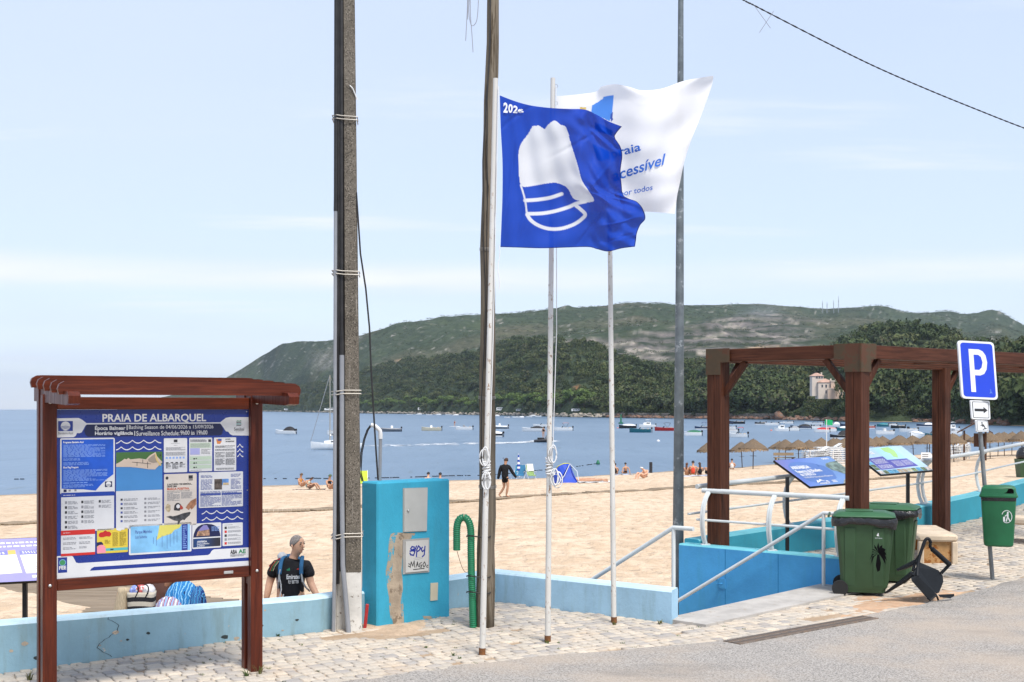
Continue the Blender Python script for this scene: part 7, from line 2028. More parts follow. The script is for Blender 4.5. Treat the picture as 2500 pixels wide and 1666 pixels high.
# beach things
# boardwalk across the sand
BW = wood('sandy_plank', (.36, .275, .185), (.22, .165, .115), 2.0, .9, 0, .4)
path = [(-420, 1304), (0, 1283), (80, 1279), (600, 1253), (757, 1248), (1095, 1228), (1198, 1220.6), (1328, 1211), (1485, 1203), (1643, 1193.5), (1732, 1188.6), (1900, 1180), (2300, 1166)]
pts = []
for (px_, py_) in path:
 z = -1.4
 for _ in range(12):
  g = gp(px_, py_, z); z = beach_z(g.x, g.y) * .6 + z * .4
 pts.append(Vector((g.x, g.y, z)))
bwk = tag(thing('boardwalk', 'narrow slatted boardwalk crossing the beach parallel to the water', 'boardwalk', pts[0]), None)
mb = MB(); Tb = loc_T(bwk)
tot = 0
for a, b_ in zip(pts[:-1], pts[1:]):
 d = (b_ - a); l = d.length; n = int(l / .16); dn = Vector((d.x, d.y, 0)).normalized(); s_ = Vector((-dn.y, dn.x, 0))
 for i in range(n):
  c = a.lerp(b_, (i + .5) / n); c.z = beach_z(c.x, c.y) + .045
  Mx = Matrix((dn, s_, Vector((0, 0, 1)))).transposed(); mb.box(Tb @ c, (.145, .80 + .1 * math.sin(i * 12.9), .035), Mx)
tag(mb.build('planks', BW, bwk), kind='stuff')
mb = MB()
# thatched parasols
def m_thatch():
 m, t, b = mat_nodes('thatch'); v = ncoord(t, 'Object', (1, 1, 5)); n = nnoise(t, v, 9, 6, .7); n2 = nnoise(t, ncoord(t), 2.2, 4, .6); oi = t.nodes.new('ShaderNodeObjectInfo')
 c = nmix(t, nramp(t, n, .3, .7), (.095, .066, .043), (.27, .195, .125)); c = nmix(t, nramp(t, n2, .4, .7, 0, .5), c, (.15, .115, .085))
 c = nmix(t, nmath(t, 'MULTIPLY', oi.outputs['Random'], .45), c, (.14, .11, .085))
 t.links.new(c, b.inputs['Base Color']); b.inputs['Roughness'].default_value = 1; b.inputs['Specular IOR Level'].default_value = .05; nbump(t, n, .8, .04, b)
 return m
TH = m_thatch(); TPOLE = M('parasol_pole', (.10, .06, .035), .8, .2, 4); TFR = M('thatch_fringe', (.30, .21, .125), 1., .35, 8)
def thatch_roof(seed, rad=1.18, hgt=.78):
 r = np.random.RandomState(seed); mb = MB(); n = 40; prof = [(.03, 1.0), (.16, .93), (.30, .78), (.34, .74), (.50, .58), (.55, .53), (.72, .36), (.77, .30), (.92, .13), (1.0, .02), (.97, -.03), (.6, .20), (.1, .5)]
 for i, (a, z) in enumerate(prof):
  for k in range(n):
   th = 2 * math.pi * k / n; j = 1 + (r.rand() - .5) * .06
   mb.v.append(Vector((rad * a * j * math.cos(th), rad * a * j * math.sin(th), hgt * z + (r.rand() - .5) * .03)))
 for i in range(len(prof) - 1):
  for k in range(n): k2 = (k + 1) % n; mb.f.append([i * n + k, i * n + k2, (i + 1) * n + k2, (i + 1) * n + k]); mb.m.append(0)
 me = mb.mesh('roof', TH, True)
 fb = MB()
 for k in range(190):
  th = r.rand() * 6.283; l = .08 + .14 * r.rand(); w_ = .02 + .02 * r.rand(); a0 = rad * (.97 + .04 * r.rand())
  p = Vector((a0 * math.cos(th), a0 * math.sin(th), .0 + .04 * r.rand())); sd_ = Vector((-math.sin(th), math.cos(th), 0)) * w_
  q = p + Vector((math.cos(th) * .06 * r.rand(), math.sin(th) * .06 * r.rand(), -l)); fb.add([p - sd_, p + sd_, q + sd_ * .5, q - sd_ * .5], [(0, 1, 2, 3)])
 for k in range(30):
  th = r.rand() * 6.283; p = Vector((.03 * math.cos(th), .03 * math.sin(th), hgt)); fb.add([p, p + Vector((.02, 0, 0)), p + Vector((math.cos(th) * .05, math.sin(th) * .05, .09))], [(0, 1, 2)])
 return me, fb.mesh('fringe', TFR, False, False)
TR = [thatch_roof(s) for s in (1, 2, 3)]
mb = MB(); mb.tube([(0, 0, -.3), (0, 0, 2.15)], .04, 8); pole_me = mb.mesh('pole', TPOLE, 40)
mb = MB(); mb.box((0, 0, 1.05), (.42, .42, .02)); tray_me = mb.mesh('tray', TPOLE)
def parasol(x, y, s, k, label, group='thatched beach parasols'):
 t = thing('thatched_parasol', label, 'parasol', (x, y, beach_z(x, y)), rg.rand() * 6.28, group); t.scale = (s * rg.uniform(.93, 1.08), s * rg.uniform(.93, 1.08), s); t.rotation_euler[0] = R(rg.uniform(-4, 4)); t.rotation_euler[1] = R(rg.uniform(-4, 4))
 o = link('roof', TR[k][0], t); o.location.z = 1.62; o = link('fringe', TR[k][1], t); o.location.z = 1.62; o['kind'] = 'stuff'
 link('pole', pole_me, t); link('tray', tray_me, t)
def e8(x, y): return (1700 + x / 2.941, 960 + y / 2.941)
def par_at(ax, ay, hpx, label):
 """apex pixel and height in pixels of the enlargement; the ground height sets the depth"""
 px, py = e8(ax, ay)
 Y = 2.35 * FPX / (hpx / 2.941); x = (px - CX) / FPX * Y
 s = min(1.22, max(.85, (CAMH - (py - HY) * Y / FPX - beach_z(x, Y)) / 2.40))
 parasol(x, Y, s, rg.randint(3), label)
SH = 'thatched parasol in the crowded rows on the right of the beach'
for (ax, ay, h, lab) in ((100, 350, 200, 'thatched parasol half hidden behind the left pergola post'), (330, 352, 200, 'leftmost free-standing thatched parasol, smaller, just left of its neighbour'), (407, 331, 218, 'thatched parasol second from left, above a seated person in white'), (590, 346, 180, 'thatched parasol third from left beside a timber bench'), (640, 333, 190, 'thatched parasol left of the stacked white loungers'), (735, 337, 200, 'dark thatched parasol right above the stacked white loungers'), (820, 341, 200, SH), (890, 323, 195, SH), (985, 324, 195, SH), (1062, 342, 190, SH), (1235, 321, 195, SH), (1345, 322, 190, SH), (1450, 320, 195, SH), (1468, 337, 190, SH), (1560, 331, 190, SH), (1655, 313, 195, SH), (1675, 327, 190, SH), (1850, 311, 195, SH), (1850, 343, 235, 'near thatched parasol right of the far pergola post'), (1925, 330, 190, SH), (2110, 337, 215, 'thatched parasol right behind the leaning sign post'), (2165, 302, 195, SH), (2212, 304, 195, SH), (2265, 311, 190, SH), (2332, 302, 195, SH), (2345, 322, 210, 'thatched parasol cut off by the right edge'), (1300, 335, 195, SH), (1010, 345, 195, SH), (2030, 318, 195, SH), (2400, 310, 200, SH)):
 par_at(ax, ay, h, lab)
# hut, loungers, sign, bench, flag, bin
HUT = wood('hut_timber', (.10, .052, .032), (.06, .03, .02), 2, .8)
hy = 92.; hp_ = at(2380, 1155, hy); hz = beach_z(hp_.x, hy); hut = thing('beach_hut', 'small brown timber shelter with a pitched roof among the parasols', 'hut', (hp_.x, hy, hz), R(-20))
mb = MB(); mb.prism([(-1.25, 2.0), (0, 2.72), (1.25, 2.0), (1.25, 2.08), (0, 2.82), (-1.25, 2.08)], -.9, .9, lambda a, b, e_: Vector((a, e_, b))); mb.build('roof', HUT, hut)
for sx_ in (-.75, .75):
 for sy_ in (-.6, .6): mb = MB(); mb.box((sx_, sy_, 1.1), (.13, .13, 2.2)); mb.build('post', HUT, hut)
mb = MB(); mb.box((.3, 0, 1.5), (.75, .5, 1.0)); mb.build('cabin', HUT, hut)
LNG = M('white_lounger', (.66, .66, .65), .5, .06, 4)
def lounger_mesh():
 mb = MB();
 for y in (-.28, .28): mb.box((0, y, .0), (1.9, .05, .05))
 for k in range(11): mb.box((-.85 + k * .17, 0, .03), (.11, .54, .02))
 for x in (-.7, .7): mb.box((x, -.27, -.14), (.05, .05, .26)); mb.box((x, .27, -.14), (.05, .05, .26))
 mb.box((.7, 0, .16), (.5, .5, .03), Matrix.Rotation(R(-28), 3, 'Y'))
 return mb.mesh('lounger', LNG)
lme = lounger_mesh()
for si, (px_, py_, cnt, yy, rz) in enumerate(((1992, 1120, 8, 84., 20), (2022, 1114, 9, 85., 12), (2054, 1122, 8, 83., 8), (2318, 1116, 6, 98., 5), (2340, 1116, 6, 98., 8))):
 for k in range(cnt):
  g = at(px_, py_, yy); zb_ = beach_z(g.x, yy)
  o = link('sun_lounger', lme); o.location = (g.x + rg.uniform(-.06, .06), yy + rg.uniform(-.05, .05), zb_ + .3 + k * .145); o.rotation_euler = (0, 0, R(rz + rg.uniform(-4, 4)))
  tag(o, ['white plastic lounger in the tall stack behind the blue tilted panel', 'white plastic lounger in the smaller stack behind the far pergola post'][si > 2], 'sun lounger', ['loungers stacked behind the blue panel', 'loungers stacked by the far post'][si > 2])
def beach_pt(px_, py_, z0=-2.2):
 z = z0
 for _ in range(20):
  g = gp(px_, py_, z); z = .5 * z + .5 * max(-2.66, beach_z(g.x, g.y))
 return Vector((g.x, g.y, z))
g = beach_pt(2262, 1150); t = thing('direction_sign', 'small white arrow-shaped direction sign on a post among the parasols', 'sign', g)
mb = MB(); mb.box((0, .03, .55), (.07, .05, 1.1)); mb.build('post', TPOLE, t)
mb = MB(); mb.prism([(-.33, .62), (.22, .62), (.36, .86), (.22, 1.10), (-.33, 1.10)], -.02, .0, lambda a, b, e_: Vector((a, e_, b))); pl_ = mb.build('board', SGW, t)
for k in range(3): mb = MB(); mb.box((-.08, -.024, .98 - k * .12), (.36, .006, .03)); mb.build('text_line', SGK, pl_)
g = beach_pt(1915, 1135); t = thing('timber_bench', 'low weathered timber bench under the parasols on the left', 'bench', g, R(8))
mb = MB(); mb.box((0, 0, .62), (1.8, .45, .06)); mb.build('seat', BW, t)
mb = MB(); mb.box((0, .2, .9), (1.8, .05, .25)); mb.build('backrest', BW, t)
for sx_ in (-.75, .75): mb = MB(); mb.box((sx_, 0, .3), (.08, .4, .62)); mb.build('leg', BW, t)
g = beach_pt(2018, 1135); t = thing('safety_flag', 'green swimming safety flag on a thin white pole', 'flag', g)
hf = (g.y / FPX) * (1135 - 1024); mb = MB(); mb.tube([(0, 0, 0), (0, 0, hf)], .03, 8); mb.build('pole', SGW, t)
mb = MB(); V = []
for i in range(9):
 for j in range(5): a, b_ = i / 8, j / 4; V.append((-.12 + a * .62, .06 * math.sin(a * 8 + b_), hf - .02 - b_ * .42 - .05 * a))
o = link('cloth', np_mesh('cloth', V, grid_faces(9, 5), flat('flag_green', (.005, .36, .13), .7), True), t)
g = beach_pt(2500, 1166); t = thing('beach_bin', 'green bin with a black bag at the right edge of the beach', 'bin', g)
mb = MB(); mb.loft([[Vector((w_ * x, w_ * y, z)) for x, y in ((-1, -1), (1, -1), (1, 1), (-1, 1))] for z, w_ in ((0, .28), (.95, .36))]); mb.build('body', BING, t)
mb = MB(); mb.lathe([(.36, .95), (.40, 1.05), (.36, 1.3), (.24, 1.5), (.1, 1.58)], 12); mb.build('bag', LINER, t, True)
# shade tent, chairs, closed parasol, towels
g = beach_pt(1380, 1180); k = g.y / FPX
TB = M('tent_blue', (.012, .055, .42), .6, .12, 3, .2, 20); TY = flat('tent_yellow', (.62, .60, .10), .6); TS = flat('tent_seam', (.55, .58, .66), .6)
tent = thing('shade_tent', 'blue pop-up beach tent with a yellow top edge', 'tent', g)
def tq(x, y, d): return Vector(((1180 + x / 4.057 - CX) * k - g.x, d, CAMH - (1000 + y / 4.057 - HY) * k - g.z))
ap = tq(858, 540, .2); A = tq(690, 725, .55); Bp = tq(740, 738, -.75); Cp = tq(945, 736, -.55); Dp = tq(925, 730, .9)
def curved(a, b_, c, n=6, out_=.14):
 cen = (a + b_ + c) / 3; nr = (b_ - a).cross(c - a).normalized()
 mb = MB(); idx = {}
 for i in range(n + 1):
  for j in range(n + 1 - i):
   u_, v_ = i / n, j / n; w_ = 1 - u_ - v_; p = a * w_ + b_ * u_ + c * v_
   bul = out_ * 4 * (u_ * v_ + v_ * w_ + w_ * u_) / 1.33; idx[(i, j)] = len(mb.v); mb.v.append(p + nr * bul)
 for i in range(n):
  for j in range(n - i):
   mb.f.append([idx[(i, j)], idx[(i + 1, j)], idx[(i, j + 1)]]); mb.m.append(0)
   if i + j < n - 1: mb.f.append([idx[(i + 1, j)], idx[(i + 1, j + 1)], idx[(i, j + 1)]]); mb.m.append(0)
 return mb
curved(ap, Bp, Cp, 6, -.12).build('panel', TB, tent, True, False); curved(ap, Cp, Dp, 6, -.12).build('panel', TB, tent, True, False); curved(ap, Dp, A, 6, -.1).build('panel', TB, tent, True, False)
arc = [ap] + [tq(*p) for p in ((820, 540, .05), (780, 546, .0), (745, 566, .05), (718, 600, .15), (700, 650, .3), (690, 725, .5))]
arc2 = [ap] + [ap.lerp(Bp, k_ / 6) + Vector((-.05, -.10 * math.sin(math.pi * k_ / 6), 0)) for k_ in range(1, 7)]
mb = MB()
for i_ in range(6): mb.add([arc[i_], arc[i_ + 1], arc2[i_ + 1], arc2[i_]], [(0, 1, 2, 3)])
mb.build('panel', TB, tent, True, False)
mb = MB(); mb.tube([tq(858, 536, .15), tq(800, 538, .2), tq(745, 565, .3), tq(712, 600, .4)], [.03, .09, .09, .04], 6, flat=.4); mb.build('yellow_edge', TY, tent, True)
for P in ([ap, tq(800, 650, -.5), tq(735, 730, -.82)], [ap, tq(925, 610, -.3), tq(945, 735, -.62)]): mb = MB(); mb.tube(P, .022, 5); mb.build('seam', TS, tent)
def bq(px_, py_, g_): return Vector(((px_ - CX) * g_.y / FPX - g_.x, 0, CAMH - (py_ - HY) * g_.y / FPX - g_.z))
g = beach_pt(1266, 1170); t = thing('closed_parasol', 'closed blue and white striped beach parasol stuck in the sand', 'parasol', g)
h0 = bq(1265, 1108, g).z; mb = MB(); mb.tube([(0, 0, -.2), (0, 0, h0)], .02, 6); mb.build('pole', SGW, t)
mb = MB(); mb.mi = 0
SB_ = [flat('stripe_blue', (.02, .06, .36), .7), flat('stripe_white', (.7, .7, .72), .7)]
prof = [(.035, h0 - .08), (.055, h0 - .25), (.075, h0 - .42), (.085, h0 - .58), (.10, h0 - .74), (.11, h0 - .90), (.12, h0 - 1.04), (.13, h0 - 1.16)]
for i in range(len(prof) - 1): mb.mi = i % 2; mb.lathe(prof[i:i + 2], 10, cap=False)
mb.build('folded_canopy', SB_, t)
def beach_chair(px_, py_, m, label, rz=0, towel=None):
 g = beach_pt(px_, py_); t = thing('beach_chair', label, 'chair', g, rz)
 mb = MB(); mb.box((0, -.05, .28), (.52, .5, .03), Matrix.Rotation(R(8), 3, 'X')); mb.build('seat', m, t)
 mb = MB(); mb.box((0, .26, .62), (.52, .03, .72), Matrix.Rotation(R(-20), 3, 'X')); mb.build('backrest', m, t)
 for s in (-.27, .27):
  mb = MB(); mb.tube([(s, -.28, 0), (s, .1, .30), (s, .45, 1.0)], .014, 6); mb.build('leg', SGW, t)
  mb = MB(); mb.tube([(s, .34, 0), (s, -.1, .30), (s, -.28, .52), (s, .28, .54)], .014, 6); mb.build('leg', SGW, t)
 if towel: mb = MB(); mb.box((.02, .29, .78), (.46, .09, .52), Matrix.Rotation(R(-20), 3, 'X')); mb.build('towel', towel, t)
beach_chair(1297, 1170, M('chair_green', (.22, .34, .12), .7, .1, 8), 'pale green beach chair with a white towel over its back', R(20), flat('towel_white', (.66, .66, .62), .9))
beach_chair(1272, 1170, flat('chair_blue', (.03, .16, .30), .7), 'dark blue folding beach chair under the closed parasol', R(-15))
beach_chair(1261, 1169, flat('chair_teal', (.03, .22, .36), .7), 'teal folding beach chair left of the closed parasol', R(-30))
beach_chair(887, 1190, flat('chair_lime', (.46, .58, .04), .7), 'lime green beach chair behind the turquoise cabinet', R(10))
# buoy line
BUOY = flat('buoy_black', (.02, .02, .022), .6); GBU = flat('buoy_green', (.01, .14, .07), .5)
bl = thing('buoy_line', 'string of small dark floats marking the swimming area', 'buoy line', gp(700, 1168, -2.68))
b0 = Vector(bl.location); ctrl = [(-60, 1172), (60, 1170), (300, 1169), (700, 1169), (760, 1168), (820, 1169), (930, 1167), (1010, 1165), (1100, 1162), (1200, 1160), (1300, 1150), (1380, 1143), (1452, 1133)]
cc = cubic(ctrl, 150); mb = MB(); rv = random.Random(4)
for i, c in enumerate(cc):
 if rv.random() < .35: continue
 p = gp(c[0], c[1], -2.68) - b0; mb.box(p, (rv.uniform(.10, .34), .10, .07))
tag(mb.build('floats', BUOY, bl), kind='stuff')
g = gp(1460, 1134, -2.7); t = thing('marker_buoy', 'dark green cone buoy at the end of the float line', 'buoy', g)
mb = MB(); mb.lathe([(.05, -.05), (.19, .03), (.18, .1), (.10, .34), (.03, .40)], 14); mb.build('float', GBU, t, 40)
mb = MB(); mb.lathe([(.20, .03), (.20, .06)], 14, cap=False); mb.build('band', BUOY, t)
g = gp(1516, 1035, -2.7); t = thing('channel_marker', 'green channel marker buoy far out between the flagpole and lamp post', 'buoy', g)
mb = MB(); mb.lathe([(.8, -.1), (.9, .4), (.3, .6), (.25, 2.4), (.1, 2.6)], 10); mb.build('float', GBU, t, 40); mb = MB(); mb.box((0, 0, 2.9), (.5, .5, .6)); mb.build('topmark', GBU, t)
for i, (px_, py_, c) in enumerate(((1508, 1046, (.6, .2, .2)), (1883, 1052, (.6, .15, .1)), (1595, 1024, (.6, .6, .6)), (1607, 1078, (.65, .65, .65)))):
 g = gp(px_, py_, -2.7); mb = MB(); s_ = .28; mb.lathe([(.05, -s_), (s_ * .8, -s_ * .5), (s_, 0), (s_ * .8, s_ * .6), (.05, s_)], 10)
 o = mb.build('mooring_buoy', flat('buoy_col_%d' % i, c, .5), None, True); o.location = g
 tag(o, ['small pink mooring buoy left of the boat group', 'small red mooring buoy right of the red boat', 'small white buoy near the sea wall', 'small white buoy below the boats beside the lamp post', 'small white float near the swimmers'][i], 'buoy')
# boats
HW = flat('hull_white', (.80, .80, .79), .3, .5); HC = flat('hull_cream', (.62, .56, .42), .35, .5); HK = flat('hull_black', (.014, .014, .018), .3, .5); HN = flat('hull_navy', (.012, .03, .08), .3, .5); HT = flat('hull_teal', (.015, .13, .17), .3, .5); HR = flat('hull_red', (.42, .018, .014), .3, .5); HG = flat('hull_grey', (.22, .23, .25), .4)
DKM = flat('boat_deck', (.62, .61, .58), .5); GLS = flat('boat_glass', (.03, .04, .05), .1, .6); MOT = flat('outboard', (.016, .016, .018), .35); INT = flat('boat_interior', (.40, .34, .28), .7)
CV = {'black': flat('cover_black', (.015, .015, .018), .7), 'navy': flat('cover_navy', (.018, .03, .11), .7), 'white': flat('cover_white', (.62, .62, .62), .7), 'grey': flat('cover_grey', (.25, .26, .28), .7), 'green': flat('cover_green', (.02, .13, .07), .7), 'red': flat('cover_red', (.40, .02, .02), .7), 'pink': flat('cover_pink', (.40, .22, .22), .7), 'teal': flat('cover_teal', (.02, .18, .22), .7)}
def boat(x0, x1, yw, hull, kind, cov, label, group=None, flip=False, lower=None, yaw=None, hsc=1.0):
 Y = FPX * (CAMH + 2.70) / (yw - HY); L_ = max(3.2, (x1 - x0) / FPX * Y); xc = ((x0 + x1) / 2 - CX) / FPX * Y
 r = random.Random(int(x0 * 7 + yw)); ya = yaw if yaw is not None else r.uniform(-14, 14)
 L_ = L_ / max(.45, math.cos(R(ya)))
 t = thing('motorboat', label, 'boat', (xc, Y, -2.72), R((0 if flip else 180) + ya), group)
 B = min(2.3, L_ * .38); fb = (.32 + L_ * .065) * hsc
 secs = [(-.5, .92, 1.0), (-.3, 1.0, 1.0), (0, 1.0, 1.03), (.2, .92, 1.10), (.36, .66, 1.2), (.46, .32, 1.30), (.5, .04, 1.36)]
 def ring(a, w_, h_, s=1.0, dz=0):
  b_ = B / 2 * w_ * s; return [Vector((a * L_, -b_, fb * h_ + dz)), Vector((a * L_, -b_ * .93, fb * .45)), Vector((a * L_, -b_ * .72, -.05)), Vector((a * L_, 0, -.22)), Vector((a * L_, b_ * .72, -.05)), Vector((a * L_, b_ * .93, fb * .45)), Vector((a * L_, b_, fb * h_ + dz))]
 mb = MB(); rings = [ring(*s) for s in secs]; n = 7
 for rg_ in rings: mb.v += rg_
 lowm = lower or hull
 for i in range(len(rings) - 1):
  for k in range(n - 1): mb.f.append([i * n + k, i * n + k + 1, (i + 1) * n + k + 1, (i + 1) * n + k]); mb.m.append(0 if k in (0, 5) else 1)
 mb.f.append(list(range(n))); mb.m.append(0)
 mb.build('hull', [hull, lowm], t, 35)
 mb = MB(); dk = []
 for (a, w_, h_) in secs:
  b_ = B / 2 * w_ * .97; dk.append((Vector((a * L_, -b_, fb * h_ - .02)), Vector((a * L_, b_, fb * h_ - .02))))
 for (p, q), (p2, q2) in zip(dk[:-1], dk[1:]): mb.quad(p, q, q2, p2)
 mb.build('deck', DKM, t, False, True)
 def tube_rail():
  mb = MB(); mb.tube([Vector((a * L_, -B / 2 * w_, fb * h_)) for a, w_, h_ in secs] + [Vector((a * L_, B / 2 * w_, fb * h_)) for a, w_, h_ in secs[::-1]], .035, 5, False); mb.build('gunwale', hull if kind != 'rib' else HG, t)
 tube_rail()
 def motor():
  mb = MB(); mb.box((-.5 * L_ - .16, 0, fb * 1.0 + .22), (.34, .30, .46), None, .08); mb.box((-.5 * L_ - .2, 0, fb * .3), (.14, .10, fb * 1.1)); mb.build('outboard', MOT, t)
 def screen(x, h=.42, w_=.7):
  mb = MB(); b_ = B / 2 * w_; mb.quad((x, -b_, fb * 1.02), (x + .28, -b_ * .7, fb * 1.02), (x - .05, -b_ * .6, fb + h), (x - .22, -b_ * .85, fb + h)); mb.quad((x + .28, -b_ * .7, fb * 1.02), (x + .28, b_ * .7, fb * 1.02), (x - .05, b_ * .6, fb + h), (x - .05, -b_ * .6, fb + h)); mb.quad((x, b_, fb * 1.02), (x - .22, b_ * .85, fb + h), (x - .05, b_ * .6, fb + h), (x + .28, b_ * .7, fb * 1.02)); mb.build('windscreen', GLS, t, False, False)
 def dome(a0, a1, h, m, name='cover'):
  mb = MB(); N_ = 8; rings = []
  for i in range(N_ + 1):
   a = i / N_; x = lerp(a0, a1, a) * L_; w_ = float(np.interp(lerp(a0, a1, a), [s[0] for s in secs], [s[1] for s in secs])) * B / 2 * 1.01; hh = fb * float(np.interp(lerp(a0, a1, a), [s[0] for s in secs], [s[2] for s in secs])) ; k = h * math.sin(math.pi * (.12 + .8 * a)) ** .7
   rings.append([Vector((x, w_ * c, hh - .04 + k * (1 - c * c * .9))) for c in (-1, -.6, -.2, .2, .6, 1)])
  for rg_ in rings: mb.v += rg_
  for i in range(N_):
   for j in range(5): mb.f.append([i * 6 + j, i * 6 + j + 1, (i + 1) * 6 + j + 1, (i + 1) * 6 + j]); mb.m.append(0)
  mb.build(name, m, t, True, False)
 def bimini(m, x=-.15, h=1.25):
  mb = MB(); b_ = B / 2 * .85; l = L_ * .17; N_ = 6
  for i in range(N_ + 1):
   a = i / N_ * 2 - 1
   for c in (-1, -.5, 0, .5, 1): mb.v.append(Vector((x * L_ + a * l, c * b_, fb + h - .10 * a * a - .08 * c * c)))
  for i in range(N_):
   for j in range(4): mb.f.append([i * 5 + j, i * 5 + j + 1, (i + 1) * 5 + j + 1, (i + 1) * 5 + j]); mb.m.append(0)
  mb.build('bimini', m, t, True, False)
  for s in (-1, 1):
   mb = MB(); mb.tube([(x * L_ - l, s * b_, fb + h - .16), (x * L_, s * b_, fb), (x * L_ + l, s * b_, fb + h - .16)], .022, 5); mb.build('frame_tube', MOT, t)
 def seats():
  mb = MB(); mb.box((-.12 * L_, 0, fb + .02), (.5, B * .6, .22), None, .05); mb.build('seat', INT, t); mb = MB(); mb.box((-.36 * L_, 0, fb + .05), (.4, B * .72, .26), None, .05); mb.build('rear_seat', INT, t)
 if kind == 'open':
  mb = MB(); mb.box((.0, 0, fb + .26), (.5, .6, .62), None, .06); mb.build('console', CV[cov] if cov else HW, t); motor(); seats()
 elif kind == 'bow': screen(.02 * L_); seats(); motor()
 elif kind == 'cover': dome(-.48, .30, .55, CV[cov]); motor()
 elif kind == 'halfcover': dome(-.46, .06, .62, CV[cov]); screen(.06 * L_, .35); motor()
 elif kind == 'bimini': screen(.04 * L_); seats(); bimini(CV[cov]); motor()
 elif kind == 'enclosure':
  screen(.04 * L_); dome(-.46, .06, .95, CV[cov], 'canopy'); motor()
 elif kind == 'cabin':
  mb = MB(); mb.loft([[Vector((a * L_, s * B * .32 * k, z)) for s, z in ((-1, fb), (1, fb), (.85, fb + .85 * k), (-.85, fb + .85 * k))] for a, k in ((-.2, 1), (.1, 1), (.24, .6))]); cb = mb.build('cabin', HW, t)
  for s in (-1, 1): mb = MB(); mb.box((-.04 * L_, s * B * .30, fb + .52), (L_ * .2, .06, .26)); mb.build('window', GLS, t)
  if cov: bimini(CV[cov], -.05, 1.5)
  motor()
 elif kind == 'rib':
  for s in (-1, 1): mb = MB(); mb.tube([Vector((a * L_, s * B / 2 * w_, fb * h_ * .8)) for a, w_, h_ in secs], .20, 8); mb.build('tube', HG if cov != 'white' else HW, t, True)
  mb = MB(); mb.box((-.05 * L_, 0, fb + .35), (.5, .5, .6), None, .1); mb.build('console', HW, t); motor()
 return t
G1 = 'boats moored in the bay'
